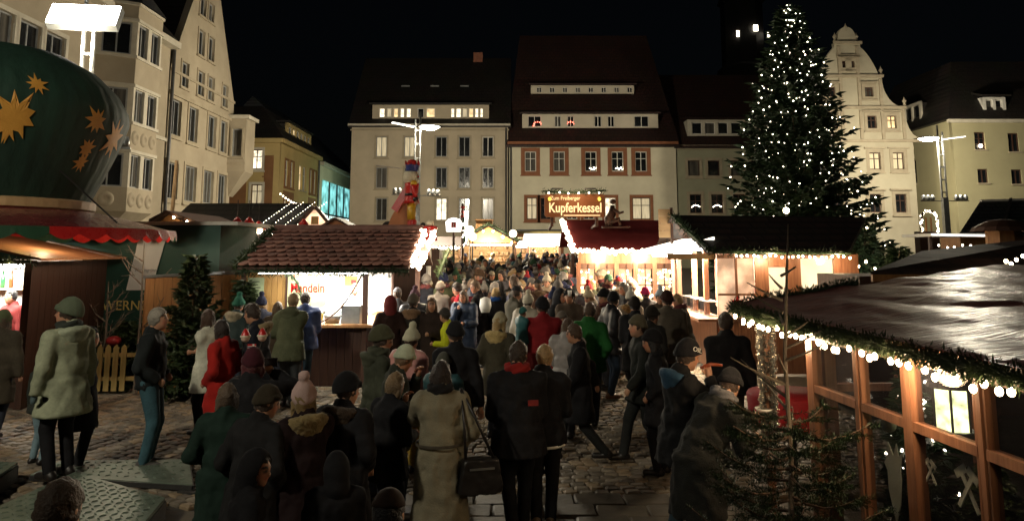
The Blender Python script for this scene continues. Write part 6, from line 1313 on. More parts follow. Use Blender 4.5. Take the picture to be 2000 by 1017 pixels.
    if vox < .02:
        for i, sx in enumerate((-1, 1)):
            w, e = Vector(wr[i]), Vector(el[i]); d = (w-e).normalized(); b = d.cross(Vector((0, 0, 1)) if abs(d.z) < .9 else Vector((0, 1, 0))).normalized(); n = b.cross(d)
            curl = -n if n.z > 0 else n; base = w+d*.075
            for k, (o, L) in enumerate(((-.027, .06), (-.009, .072), (.009, .068), (.027, .055))):
                p = base+b*o; ex.tube([p-d*.02, p+d*L*.4, p+d*L*.75+curl*.018, p+d*L*.85+curl*.042], [.0095, .009, .0085, .007], 6)
            p = w+d*.035-b*.03*sx; ex.tube([p, p-b*.02*sx+d*.028, p-b*.018*sx+d*.052+curl*.012], [.011, .01, .008], 6)
    me = np_mesh('body', V*s, Q, MB().add([tuple(c*s for c in v) for v in ex.v], ex.f) if ex.v else None)
    # skin tones painted by anatomy
    co = np.zeros(len(me.vertices)*3); me.vertices.foreach_get('co', co); co = co.reshape(-1, 3)/s; q = (co-hc)@Mh
    col = np.tile(np.array((*skin, 1.0)), (len(co), 1)); fr = q[:, 1] > .05
    lips = fr & (np.abs(q[:, 2]+.055) < .011) & (np.abs(q[:, 0]) < .026); col[lips, :3] = np.array(skin)*(.95, .55, .5)
    for sx in (-1, 1):
        dd = np.hypot(q[:, 0]-sx*.032, (q[:, 2]-.008)*1.5); col[fr & (dd < .017), :3] = (.05, .035, .03)
        br = fr & (np.abs(q[:, 2]-.036) < .009) & (np.abs(q[:, 0]-sx*.034) < .024); col[br, :3] = np.array(hairc)*.8+.01
    chk = fr & (np.hypot(np.abs(q[:, 0])-.045, q[:, 2]+.03) < .025); col[chk, :3] *= (1.08, .85, .85)
    if glove is not None:
        for i in (0, 1): col[np.linalg.norm(co-np.array(hd[i]), axis=1) < .12, :3] = glove
    at_ = me.color_attributes.new('tone', 'FLOAT_COLOR', 'POINT'); at_.data.foreach_set('color', col.ravel().astype(f32))
    obj('body', me, skin_mat(), t)
    bulk = .018*build if style != 'puffy' else .035
    # ---- coat
    lo = np.array([*el, *wr, sh[0], sh[1], neck]).min(0)-.14; hi = np.array([*el, *wr, sh[0], sh[1], neck]).max(0)+.14
    lo = np.minimum(lo, (-.34*build, -.3, hem)); hi = np.maximum(hi, (.34*build, .3, 1.0)); lo[2] = min(lo[2], hem-.03)
    if walk: lo[1] -= .1; hi[1] += .1
    g = Grid(lo, hi, vox*1.12/s); P = g.P; Q3 = (P-HP.astype(f32))@Rt.astype(f32)+np.array((0, 0, hipz), f32)
    def seg(z0, x0, y0, z1, x1, y1):
        tt = np.clip((Q3[..., 2]-z0)/(z1-z0), 0, 1); rx = x0+(x1-x0)*tt; ry = y0+(y1-y0)*tt; k = np.sqrt((Q3[..., 0]/rx)**2+((Q3[..., 1])/ry)**2); d = (k-1)*np.minimum(rx, ry)
        return np.maximum(d, np.maximum(z0-Q3[..., 2], Q3[..., 2]-z1)*.8)
    bw = build
    F = smin(seg(.86, .183*bw, .145*bw, 1.12, .16*bw, .13*bw), seg(1.08, .16*bw, .13*bw, 1.34, .188*bw**.7, .13*bw), .06)
    F = smin(F, ell(Q3, (0, -.005, 1.33), (.2*bw**.7, .125, .13)), .05)
    if hem < .84:
        zz = P[..., 2]; tt = np.clip((.95-zz)/(.95-hem), 0, 1); rx = (.185+.05*flare*tt)*bw; ry = (.15+.05*flare*tt)*bw; cy = HP[1]+0*tt
        d = (np.sqrt((P[..., 0]/rx)**2+((P[..., 1]-cy)/ry)**2)-1)*np.minimum(rx, ry); sk = np.maximum(d, np.maximum(hem-zz, zz-.97)); F = smin(F, sk, .04)
        if walk: 
            for i in (0, 1): F = smin(F, caps(P, hp[i], tuple(np.array(hp[i])*(1-.55)+np.array(kn[i])*.55), .125, .12), .05)
    for i in (0, 1):
        F = smin(F, smin(caps(P, sh[i], el[i], .064+bulk*.8, .054+bulk*.8), caps(P, el[i], tuple(np.array(wr[i])*.97+np.array(el[i])*.03), .054+bulk*.75, .042+bulk*.5), .02), .018)
    for i in (0, 1): F = smin(F, caps(P, tuple(np.array(neck)+Rt@np.array((0, -.01, -.03))), sh[i], .075, .068), .05)
    if collar: F = smin(F, caps(P, neck, tuple(np.array(neck)+Rt@np.array((0, -.005, .03))), .075, .08), .03)
    vf = np.array((1, 1, .38), f32); F = F-bulk*.25-.013*noise3(P*vf, 27, seed)-.005*noise3(P, 19, seed)-.008*noise3(P, 41, seed+3)
    if style == 'puffy': F = F-.008*np.abs(np.sin(Q3[..., 2]*math.pi/.085))
    F = np.maximum(F, hem-P[..., 2]) if lean < 30 else F
    for i in (0, 1):      # clean cuffs
        d = np.array(wr[i])-np.array(el[i]); d /= np.linalg.norm(d); near = np.linalg.norm(P-np.array(wr[i], f32), axis=-1) < .13; F = np.where(near, np.maximum(F, (P-np.array(wr[i], f32))@d.astype(f32)-.005), F)
    F = np.maximum(F, -(ell(P, hc, (.082, .102, .13), Mh)))
    V, Q = nets(F, g); setcol(obj('coat' if hem < .7 else 'jacket', np_mesh('coat', V*s, Q), {'cloth': cloth, 'puffy': puffy, 'wool': wool, 'leather': leather}[style], t), coat)
    # ---- trousers and shoes
    if legs:
        allp = np.array([*an, *kn, *hp]); g = Grid(allp.min(0)-.13, allp.max(0)+.14, vox*1.12/s); P = g.P; F = None
        for i in (0, 1):
            f = smin(caps(P, (hp[i][0]*.9, 0, .93), kn[i], .108*bw**.6, .07), caps(P, kn[i], (an[i][0], an[i][1]-.005, an[i][2]-.02), .068, .058), .02); F = f if F is None else smin(F, f, .02)
        F = F-.005*noise3(P, 30, seed+5); zc = min(a[2] for a in an)-.035; F = np.maximum(F, zc-P[..., 2]); V, Q = nets(F, g); setcol(obj('trousers', np_mesh('trousers', V*s, Q), cloth, t), trousers)
        for i in (0, 1):
            a = np.array(an[i]); c0 = a+(0, -.05, -.045); c1 = a+(0, .15, -.052); g = Grid(np.minimum(c0, c1)-.09, np.maximum(c0, c1)+.1, max(.012, vox)/s); P = g.P
            F = smin(caps(P, c0, c1, .045, .042), caps(P, a+(0, -.01, 0), a+(0, -.01, -.03), .05, .05), .03); F = np.maximum(F, (a[2]-.085)-P[..., 2]); V, Q = nets(F, g); setcol(obj('shoe', np_mesh('shoe', V*s, Q), leather, t), shoes)
    # ---- hair, headgear
    hv = min(vox, .016)/s
    def headmesh(name, fn, mat, c, lo=(-.16, -.19, -.2), hi=(.16, .17, .24)):
        cs = np.array([Hd(x, y, z) for x in (lo[0], hi[0]) for y in (lo[1], hi[1]) for z in (lo[2], hi[2])]); g = Grid(cs.min(0), cs.max(0), hv); q = (g.P-hc.astype(f32))@Mh.astype(f32)
        V, Q = nets(fn(q), g); return setcol(obj(name, np_mesh(name, V*s, Q), mat, t), c)
    E = lambda q, c, r: ell(q, c, r)
    def f_hair(q):
        d = E(q, (0, -.008, .012), (.086, .104, .122)); cut = q[..., 1]-(.038+.55*np.clip(q[..., 2]-.02, 0, .2)); face = np.maximum(cut, -1)
        if hair == 'short': d = np.maximum(np.maximum(d, np.minimum(cut, .06-q[..., 2]+0*cut)), -.062-q[..., 2]+.5*np.clip(q[..., 1], -.1, .1))
        elif hair == 'bob':
            d = smin(d, caps(q, (-.06, -.03, -.02), (-.065, -.02, -.11), .045, .038), .03); d = smin(d, caps(q, (.06, -.03, -.02), (.065, -.02, -.11), .045, .038), .03); d = smin(d, caps(q, (0, -.06, 0), (0, -.06, -.11), .06, .05), .04); d = np.maximum(d, np.minimum(cut, .065-q[..., 2]))
        elif hair == 'long':
            d = smin(d, caps(q, (0, -.06, 0), (0, -.085, -.3), .07, .05), .04)
            for sx in (-1, 1): d = smin(d, caps(q, (sx*.06, -.03, -.02), (sx*.085, -.02, -.26), .042, .03), .03)
            d = np.maximum(d, np.minimum(cut, .065-q[..., 2]))
        return d-.006*np.sin(q[..., 0]*130+6*np.sin(q[..., 2]*22)+8*q[..., 1])-.007*noise3(q, 48, seed)-.004*noise3(q, 95, seed+4)
    if hair: headmesh('hair', f_hair, hair_m, hairc, (-.16, -.19, -.38 if hair == 'long' else -.2))
    if hat in ('beanie', 'bobble', 'slouch'):
        def f(q):
            rib = .0025*np.sin(np.arctan2(q[..., 0], q[..., 1])*34); z0 = .006+.36*q[..., 1]
            top = .14 if hat != 'slouch' else .15; d = E(q, (0, -.012 if hat != 'slouch' else -.035, .02), (.096, .115 if hat != 'slouch' else .135, top)); d = np.maximum(d, z0-q[..., 2])
            cuff = np.maximum(np.abs(E(q, (0, -.008, .02), (.1, .119, .14)))-.008, np.abs(q[..., 2]-z0-.028)-.028); d = np.minimum(d, cuff)
            if hat == 'bobble': d = smin(d, np.sqrt(((q-np.array((0, -.02, .185), f32))**2).sum(-1))-.05-.008*noise3(q, 120), .008)
            return d-rib
        headmesh('hat', f, wool, hatc)
    elif hat == 'cap':
        def f(q):
            d = np.maximum(E(q, (0, -.01, .025), (.092, .112, .115)), .04-q[..., 2]); v = np.maximum(np.maximum(E(q, (0, .1, .045), (.075, .09, .012)), .03-q[..., 1]), -1); return np.minimum(d, v)
        headmesh('cap', f, cloth, hatc)
    elif hat == 'hood':
        def f(q):
            o = E(q, (0, -.025, .0), (.115, .135, .155)); o = smin(o, caps(q, (0, -.06, -.06), (0, -.06, -.16), .1, .12), .06); face = E(q, (0, .1, -.01), (.082, .15, .115)); return smax(o, -face, .012)-.004*noise3(q, 45, seed)
        headmesh('hood', f, cloth if style != 'puffy' else puffy, hatc, (-.2, -.24, -.26), (.2, .17, .24))
    elif hat == 'headband':
        headmesh('headband', lambda q: np.maximum(np.abs(E(q, (0, -.008, .02), (.093, .112, .13)))-.008, np.abs(q[..., 2]-.04+.3*q[..., 1])-.025), wool, hatc)
    if hood is not None:      # hood lying on the back, or fur edging
        c0 = np.array(T(0, -.1, 1.42)); fur = hood[0] == 'fur'
        lo = np.array(T(0, -.05, 1.38))-.25; g = Grid(lo, lo+.5, hv); P = g.P; q = (P-c0.astype(f32))@Rt.astype(f32)
        ring = np.sqrt((np.sqrt((q[..., 0]/1.15)**2+(q[..., 1]-.06)**2)-.11)**2+(q[..., 2]-.02+.25*q[..., 1])**2)-(.052 if fur else .045); bag = E(q, (0, -.0, -.02), (.13, .07, .1)); F = smin(ring, bag, .03); F = F-(.012*noise3(P, 90, seed)+.008*noise3(P, 160, seed+1) if fur else .004*noise3(P, 50, seed))
        F = np.maximum(F, -ell(P, hc, (.08, .1, .12), Mh)); V, Q = nets(F, g); setcol(obj('fur_hood' if fur else 'hood', np_mesh('hood', V*s, Q), fur_m if fur else cloth, t), hood[1])
    if scarf is not None:
        n0 = np.array(neck); g = Grid(n0-(.2, .2, .12), n0+(.2, .2, .16), hv); P = g.P; q = (P-n0.astype(f32))@Rt.astype(f32)
        F = np.sqrt((np.sqrt(q[..., 0]**2+(q[..., 1]-.01)**2)-.085)**2+((q[..., 2]-.035)*.75)**2)-.04-.008*np.sin(q[..., 2]*90+4*np.arctan2(q[..., 0], q[..., 1])); V, Q = nets(F, g); setcol(obj('scarf', np_mesh('scarf', V*s, Q), wool, t), scarf)
    t['stature'] = h; PEOPLE.append((loc[0], loc[1])); INFO.append({'o': t, 'hands': [tuple(Vector(x)*s) for x in hd], 'wr': [tuple(Vector(x)*s) for x in wr], 'sh': [tuple(Vector(x)*s) for x in sh], 'head': tuple(hc*s), 'Mh': Mh, 's': s, 'el': [tuple(Vector(x)*s) for x in el], 'neck': tuple(Vector(neck)*s)})
    return t
PEOPLE = []; INFO = []
def spot(px, ytop, ybase):
    """ground position and stature of someone whose crown and soles lie on these sight lines"""
    p = gr(px, ybase); u, v = 0, (300-ytop)/FPX; k = p.y/(_c-v*_s); return (p.x, p.y, 0), CAM_H+(_s+v*_c)*k
def stand(px, ytop, ybase, heading, label, h=None, lift=0, **kw):
    loc, hh = spot(px, ytop, ybase); return person(label, (loc[0], loc[1], lift), heading, (h or hh)-lift, seed=len(PEOPLE)+1, **kw)
PR = random.Random(31)
def near(px, ytop, Y, heading, label, h=None, **kw):
    for k, v in (('headyaw', PR.uniform(-38, 38)), ('headpitch', PR.uniform(-4, 14)), ('lean', PR.uniform(0, 7)), ('walk', PR.choice((-.2, -.1, .12, .22))), ('arms', PR.choice((('down', 'pocket'), ('hold', 'down'), ('pocket', 'pocket'), ('hold', 'hold'), ('strap', 'down'), ('carry', 'fold'))))): kw.setdefault(k, v)
    p = at(px, ytop, Y); return person(label, (p.x, p.y, 0), heading, h or p.z, seed=len(PEOPLE)+1, **kw)
BLK = (.012, .012, .014); DRK = (.022, .022, .025); NVY = (.014, .018, .035); JEAN = (.035, .06, .085); GRY = (.075, .075, .072); OLV = (.065, .07, .04); BRN = (.06, .042, .028)
# ------------------------------------------------------------------ the people one can tell apart
stand(112, 586, 945, 292, 'woman in pale green parka and knitted beanie standing on the tread plates', coat=(.27, .29, .2), trousers=BLK, hem=.62, hat='slouch', hatc=(.1, .12, .08), hair='short', hairc=(.05, .03, .02), headyaw=-28, scarf=(.03, .035, .03), glove=(.08, .12, .13), hood=('plain', (.3, .33, .24)), lift=.06, flare=1.3, build=1.12)
stand(152, 640, 915, 60, 'person in black coat close behind the woman in pale parka', coat=BLK, trousers=BLK, hem=.5, hair='bob', hairc=BLK, hat='hood', hatc=BLK)
stand(72, 690, 905, 20, 'shorter person in light jeans half hidden by the pale parka', coat=(.03, .035, .03), trousers=(.16, .24, .28), hem=.8, hat='beanie', hatc=BLK)
stand(284, 600, 912, 78, 'grey haired man in black jacket and blue jeans by the fence', coat=(.014, .017, .018), trousers=(.045, .1, .125), hem=.84, arms=('pocket', 'pocket'), hair='short', hairc=(.2, .18, .15), shoes=(.08, .075, .07), build=1.08)
near(8, 580, 10.1, 350, 'woman in brown coat and green beanie ordering at the drinks booth', 1.66, coat=(.06, .05, .035), hem=.5, hat='beanie', hatc=(.08, .1, .05), hair='long', hairc=(.07, .04, .02))
near(85, 943, 2.95, 10, 'out of focus brown haired head low before the tread plate', None, coat=BLK, hair='short', hairc=(.05, .028, .015), legs=False, vox=.013, headyaw=0, headpitch=10)
near(408, 642, 10.4, 280, 'woman in white jacket with brown curls facing left', 1.66, coat=(.55, .55, .45), trousers=BLK, hem=.6, hair='long', hairc=(.045, .022, .012), arms=('fold', 'hold'))
near(437, 668, 9.3, 285, 'woman in bright red coat with dark bob hair facing left', 1.62, coat=(.34, .018, .014), trousers=BLK, hem=.55, hair='bob', hairc=(.018, .01, .008), arms=('pocket', 'pocket'), style='wool')
navy = near(505, 622, 9.7, 262, 'man in navy jacket with flag patch and round badge on it', 1.8, coat=(.012, .014, .02), trousers=BLK, hem=.72, hair='short', hairc=(.035, .022, .015), headyaw=15, arms=('down', 'down'), build=1.15, hood=('fur', (.2, .15, .08)))
near(568, 585, 12.2, 8, 'man in olive parka seen from behind waiting at the almond stall', 1.78, coat=(.085, .095, .055), trousers=(.04, .045, .05), hem=.72, hair='short', hairc=(.22, .15, .08), hood=('plain', (.09, .1, .06)), build=1.15)
near(462, 580, 12.7, 20, 'person with green bobble hat and pale fur hood near the fir', 1.68, coat=(.03, .045, .045), hem=.7, hat='bobble', hatc=(.02, .09, .06), hood=('fur', (.3, .26, .18)))
near(512, 573, 13.2, 340, 'woman in dark blue bobble hat at the price list', 1.66, coat=(.02, .022, .035), hem=.7, hat='bobble', hatc=(.012, .014, .03), hair='bob', hairc=(.2, .12, .05))
near(540, 598, 12.9, 15, 'brown haired person between the bobble hat and the olive parka', 1.6, coat=BRN, hem=.7, hair='bob', hairc=(.1, .06, .03))
near(597, 565, 13.1, 335, 'person in blue jacket leaning to the almond counter', 1.75, coat=(.03, .055, .16), trousers=JEAN, hem=.78, hair='short', hairc=(.03, .02, .015), style='puffy')
vend = person('vendor in pale blue jacket behind the almond stall counter', (-3.3, 15.9, .1), 185, 1.68, coat=(.3, .36, .42), hem=.8, hair='short', hairc=(.1, .07, .05), seed=91)
person('vendor in red jumper inside the drinks booth', (-8.6, 13.0, .1), 200, 1.7, coat=(.2, .03, .03), hem=.85, hair='short', hairc=BLK, seed=92)
snt = near(488, 752, 6.6, 12, 'person photographing, wearing a headband with two little red hatted heads', 1.6, coat=BLK, hem=.7, arms=('phone', 'phone'), hair='bob', hairc=(.09, .015, .02), hat='beanie', hatc=(.05, .012, .018))
near(500, 772, 5.5, 25, 'person in dark brown knitted beanie and black jacket seen from behind', 1.48, coat=(.014, .014, .015), hem=.7, hat='beanie', hatc=(.035, .028, .018), headyaw=35, build=1.1)
near(478, 872, 4.5, 60, 'child in black hood with face turned half round', 1.3, coat=BLK, hem=.6, hat='hood', hatc=BLK, headyaw=45, hair='short', hairc=BLK)
near(440, 800, 5.9, 350, 'person in dark green coat at the left edge of the huddle', 1.44, coat=(.012, .026, .02), hem=.5, hair='bob', hairc=(.08, .05, .03))
near(598, 756, 5.6, 318, 'person with pink pom pom hat and shaggy fur hood', 1.5, coat=(.016, .009, .01), hem=.6, hat='bobble', hatc=(.42, .3, .28), hood=('fur', (.2, .15, .07)), hair='long', hairc=(.22, .15, .06), headpitch=-12)
near(672, 738, 5.9, 20, 'broad person in black hat and coat beside the shaggy fur hood', 1.5, coat=BLK, hem=.5, hat='slouch', hatc=BLK, hood=('fur', (.05, .035, .025)), build=1.2)
near(660, 850, 4.8, 345, 'small child in black hooded coat with orange mittens', 1.2, coat=BLK, hem=.5, hat='hood', hatc=BLK, glove=(.4, .06, .02), arms=('down', 'hold'))
near(738, 647, 7.9, 62, 'man in olive beanie and grey green hooded jacket turning', 1.66, coat=(.045, .05, .035), hem=.7, hat='slouch', hatc=(.06, .06, .035), scarf=(.06, .065, .045), hood=('plain', (.06, .065, .045)), headyaw=20)
near(768, 674, 7.2, 70, 'woman in pale mint beanie looking down at her food', 1.57, coat=(.03, .034, .026), hem=.7, hat='beanie', hatc=(.42, .46, .34), hair='short', hairc=(.15, .09, .05), headpitch=25, arms=('eat', 'hold'))
near(798, 640, 8.7, 30, 'person in cream knitted hat and pink jacket', 1.56, coat=(.5, .24, .22), trousers=(.4, .27, .06), hem=.6, hat='bobble', hatc=(.52, .5, .36), style='puffy', flare=1.4)
near(758, 730, 6.5, 40, 'woman with highlighted brown hair eating beside the mint beanie', 1.43, coat=BLK, hem=.7, hair='bob', hairc=(.17, .11, .055), arms=('eat', 'hold'))
wom = near(862, 706, 6.25, 345, 'woman in long beige wool coat with black shoulder bag seen from behind', 1.56, coat=(.2, .18, .125), trousers=BLK, hem=.27, hair='bob', hairc=(.02, .012, .01), scarf=(.014, .013, .014), style='wool', arms=('eat', 'pocket'), flare=1.25, build=1.06)
near(752, 962, 3.35, 5, 'dark brown head at the bottom before the beige coat', None, coat=BLK, hat='cap', hatc=(.03, .018, .014), hair='short', hairc=BLK, legs=False, vox=.013, headyaw=0)
near(890, 635, 8.2, 5, 'person in black bobble hat and black coat next to the beige coat', 1.68, coat=BLK, hem=.6, hat='beanie', hatc=BLK)
near(866, 664, 8.0, 20, 'child in grey beanie and teal jacket', 1.38, coat=(.03, .08, .09), hem=.75, hat='beanie', hatc=(.08, .08, .065), style='puffy')
blk = near(1012, 665, 6.75, 350, 'man in black work jacket with red collar and red back logo', 1.66, coat=BLK, trousers=(.012, .013, .016), hem=.74, hair='short', hairc=(.03, .018, .012), arms=('hold', 'hold'), headpitch=10, build=1.16, scarf=(.25, .02, .018))
bl2 = near(1060, 671, 7.0, 8, 'woman with short blond hair and black jacket with white hem', 1.6, coat=BLK, trousers=BLK, hem=.8, hair='short', hairc=(.32, .21, .1), shoes=(.12, .08, .045), headpitch=8, arms=('hold', 'hold'))
near(972, 600, 10.2, 25, 'blond woman in cream hat with yellow fur hood', 1.62, coat=(.05, .045, .03), hem=.6, hat='beanie', hatc=(.4, .36, .24), hood=('fur', (.42, .32, .14)), hair='long', hairc=(.35, .24, .1))
redm = near(1060, 577, 10.9, 5, 'man in dark red jacket and black hat carrying a small child', 1.78, coat=(.2, .014, .017), hem=.78, hat='beanie', hatc=BLK, arms=('fold', 'fold'), build=1.2)
rx = redm.location; c_ = person('small child in teal overall and hat carried by the man in red', (rx.x-.3, rx.y+.02, .72), 60, .92, coat=(.03, .12, .13), trousers=(.04, .1, .12), hem=.78, hat='beanie', hatc=(.03, .12, .11), style='puffy', arms=('hold', 'fold'), seed=77)
near(1130, 640, 9.0, 270, 'dark walker in long black coat striding to the left', 1.6, coat=BLK, trousers=(.02, .022, .022), hem=.52, hair='short', hairc=(.06, .035, .02), walk=.9, arms=('swing', 'swingback'))
near(1254, 613, 9.05, 262, 'walker in grey beanie and dark jacket beside the young man eating', 1.68, coat=(.018, .02, .018), trousers=(.02, .022, .022), hem=.72, hat='beanie', hatc=(.1, .09, .06), walk=.75, arms=('swing', 'swingback'))
near(1284, 650, 8.6, 285, 'dark haired person half hidden behind the young man in beanie', 1.55, coat=BLK, trousers=BLK, hem=.6, hair='bob', hairc=BLK, hat='slouch', hatc=BLK)
near(1150, 590, 10.9, 12, 'man in green jacket with pale stripe down the sleeve', 1.72, coat=(.018, .1, .024), hem=.76, hair='short', hairc=(.07, .045, .03))
near(1106, 612, 10.2, 20, 'girl with long brown hair and silvery sleeves', 1.56, coat=(.26, .24, .23), trousers=DRK, hem=.78, hair='long', hairc=(.08, .045, .025), style='puffy')
near(1190, 575, 12.85, 75, 'man in shiny black quilted jacket and black beanie in profile', 1.76, coat=(.014, .014, .016), trousers=(.03, .045, .07), hem=.74, hat='beanie', hatc=BLK, style='puffy', arms=('pocket', 'pocket'), shoes=(.16, .07, .03))
near(1240, 580, 12.0, 10, 'man in black coat before the snack stall counter', 1.72, coat=BLK, trousers=BLK, hem=.6, hair='short', hairc=BLK, hat='beanie', hatc=(.02, .016, .014))
near(1302, 562, 12.2, 20, 'stout man in grey brown jacket and dark red cap at the counter', 1.8, coat=(.085, .07, .052), trousers=(.03, .03, .03), hem=.68, hat='beanie', hatc=(.035, .015, .012), build=1.3)
eat = near(1322, 674, 6.5, 78, 'young man in black printed beanie eating a sausage in profile', 1.7, coat=(.014, .014, .015), trousers=(.035, .06, .08), hem=.72, hat='beanie', hatc=BLK, headpitch=14, arms=('hold', 'eat'), hood=('plain', (.03, .07, .12)))
ben = near(1366, 756, 6.0, 72, 'bending man in dark grey coat and black beanie with striped scarf', 1.62, coat=(.024, .025, .023), trousers=BLK, hem=.5, hat='beanie', hatc=BLK, lean=30, headpitch=22, scarf=(.12, .12, .13), arms=('reach', 'hold'), style='wool', build=1.1)
near(1418, 612, 8.9, 12, 'man in black jacket and grey trousers beside the tinsel post', 1.74, coat=(.018, .016, .016), trousers=(.1, .085, .07), hem=.82, hair='short', hairc=(.05, .03, .02))
# middle distance
mid = [
 (905, 533, 15.6, 282, 'man in bright red jacket facing left in the crowd', 1.82, dict(coat=(.42, .02, .03), hem=.72, hair='short', hairc=(.03, .018, .012), trousers=DRK)),
 (938, 530, 15.9, 275, 'tall man in black jacket beside the bright red jacket', 1.85, dict(coat=BLK, hem=.7, hair='short', hairc=(.12, .07, .035))),
 (968, 545, 16.0, 5, 'blond person with blue scarf seen from behind', 1.68, dict(coat=BLK, hem=.6, hair='bob', hairc=(.32, .22, .1), scarf=(.02, .08, .3))),
 (1000, 540, 14.6, 60, 'man in grey green coat and flat cap', 1.78, dict(coat=(.07, .065, .048), hem=.5, hat='cap', hatc=DRK)),
 (1027, 552, 13.4, 30, 'person in cream coat and tall cream bobble hat', 1.68, dict(coat=(.36, .32, .25), hem=.5, hat='bobble', hatc=(.45, .42, .33), style='puffy')),
 (1112, 545, 13.9, 180, 'bearded man facing the camera holding a cup', 1.76, dict(coat=(.075, .055, .04), hem=.72, hat='beanie', hatc=BLK, arms=('hold', 'hold'))),
 (1085, 545, 14.2, 120, 'person in dark hood looking right beside the man with the cup', 1.75, dict(coat=DRK, hem=.7, hat='hood', hatc=DRK)),
 (1090, 572, 12.7, 150, 'child in grey hat below the hooded person', 1.45, dict(coat=DRK, hem=.7, hat='beanie', hatc=(.12, .1, .08))),
 (1160, 543, 14.6, 255, 'woman in white hat with pale scarf and candy apple', 1.7, dict(coat=DRK, hem=.7, hat='bobble', hatc=(.55, .45, .3), hair='long', hairc=(.25, .12, .05), scarf=(.5, .42, .33), arms=('hold', 'sip'))),
 (1230, 560, 14.6, 10, 'woman in cream jacket with fur hood and white bobble hat', 1.68, dict(coat=(.36, .3, .24), hem=.7, hat='bobble', hatc=(.5, .48, .42), hood=('fur', (.4, .26, .12)))),
 (1290, 548, 14.3, 200, 'child in white and blue striped hat by the counter', 1.72, dict(coat=BRN, hem=.7, hat='bobble', hatc=(.45, .52, .6))),
 (1263, 552, 15.6, 330, 'person in magenta hat near the arched window', 1.7, dict(coat=DRK, hem=.7, hat='beanie', hatc=(.35, .02, .08))),
 (763, 578, 13.0, 350, 'woman in maroon hood at the almond stall corner', 1.68, dict(coat=(.025, .012, .01), hem=.6, hat='hood', hatc=(.14, .025, .025))),
 (806, 570, 13.1, 10, 'person in grey fur edged hood beside the maroon hood', 1.7, dict(coat=(.022, .018, .016), hem=.6, hat='beanie', hatc=(.09, .075, .06), hood=('fur', (.2, .12, .07)))),
 (810, 555, 14.2, 350, 'person in striped bobble hat queueing for almonds', 1.72, dict(coat=DRK, hem=.7, hat='bobble', hatc=(.06, .03, .045), style='puffy')),
 (778, 548, 14.8, 340, 'person in grey cap right at the side counter', 1.74, dict(coat=(.05, .05, .055), hem=.7, hat='cap', hatc=(.1, .1, .11))),
 (845, 572, 13.0, 200, 'brown haired woman in black coat facing the yellow jacket', 1.66, dict(coat=(.03, .02, .016), hem=.5, hair='long', hairc=(.1, .055, .03))),
 (878, 576, 12.6, 260, 'child in neon yellow jacket and dark hat', 1.5, dict(coat=(.5, .55, .02), hem=.62, hat='beanie', hatc=(.05, .045, .04), trousers=(.4, .42, .03))),
 (858, 532, 16.5, 20, 'person in grey wool coat behind the maroon hood', 1.78, dict(coat=(.1, .085, .07), hem=.5, hat='beanie', hatc=(.14, .12, .1), style='wool')),
 (1268, 605, 11.2, 40, 'person in dark hat just before the stout man', 1.62, dict(coat=(.02, .018, .016), hem=.6, hat='slouch', hatc=(.03, .025, .02)))]
for px, yt, Y, hd_, lab, hh, kw in mid: near(px, yt, Y, hd_, lab, hh, **kw)

# ------------------------------------------------------------------ things people carry or wear loose
def info(o): return next(i for i in INFO if i['o'] is o)
def wpos(o, p): return Matrix.Translation(o.location) @ Matrix.Rotation(o.rotation_euler.z, 4, 'Z') @ Vector(p)
i = info(wom); s0 = wpos(wom, i['sh'][1]); bagp = wpos(wom, (.3, -.14, .68))
bag = thing('shoulder_bag', 'black leather shoulder bag hanging behind the long beige coat', 'handbag', bagp, wom.rotation_euler.z)
g = Grid((-.2, -.12, -.18), (.2, .12, .2), .012); P = g.P; F = np.maximum(np.maximum(np.abs(P[..., 0])-.155-.03*np.clip(-P[..., 2]*6, -1, 1), np.abs(P[..., 1])-.055), np.abs(P[..., 2])-.125); F = smax(F, ell(P, (0, 0, 0), (.23, .12, .19)), .02)-.004*noise3(P, 40); V, Q = nets(F-.008, g)
setcol(obj('pouch', np_mesh('pouch', V, Q), leather, bag), (.014, .012, .012))
rel = Matrix.Rotation(-wom.rotation_euler.z, 4, 'Z')
pS = rel @ (s0-bagp)
for dxx in (-.12, .12): setcol(MB().tube([(dxx, .0, .1), ((dxx+pS.x)/2, pS.y*.5-.07, .1+pS.z*.5), (pS.x, pS.y-.02, pS.z+.1)], .012, 6).build('strap', leather, bag, True), (.014, .012, .012))
setcol(MB().span((-.1, -.075, .06), (.1, -.068, .075)).build('zip', metal_grey, bag), (1, 1, 1))
i = info(snt)
for k, sx in enumerate((-.07, .07)):
    p = wpos(snt, np.array(i['head'])+i['Mh']@np.array((sx, 0, .22))); t = thing('antenna_head', ('one of the two', 'second of the two')[k]+' little red hatted heads bobbing on the headband', 'headband toy', p, 0, 'headband toys'); MB().ball((0, 0, 0), .038, 12, 8).build('face', surf('doll_face', (.62, .4, .3), (.7, .62, .55), .6, 8), t, True); MB().lathe([(.04, .01), (.034, .035), (.012, .075), (.001, .08)], 12).build('cap', red_gloss, t, True); MB().lathe([(.042, .004), (.047, .012), (.042, .022)], 12).build('cap_trim', fur_white, t, True); MB().tube([(0, 0, -.03), (-sx*.3, 0, -.1)], .004, 5).build('spring', metal_dark, t)
p = wpos(snt, tuple((Vector(i['hands'][0])+Vector(i['hands'][1]))/2+Vector((0, .04, .04)))); tag(MB().span((-.075, -.005, -.038), (.075, .005, .038)).build('smartphone', black_gloss, None, loc=p), 'dark smartphone held up by the person with the headband', 'phone')
sw_ = info(wom)['s']; setcol(patch_ring := MB().lathe([(1.0, -.012), (1.02, -.012), (1.02, .012), (1.0, .012)], 28).build('belt', leather, wom, True, (0, 0, 1.03*sw_)), (.07, .06, .045)); patch_ring.scale = (.198, .165, 1)
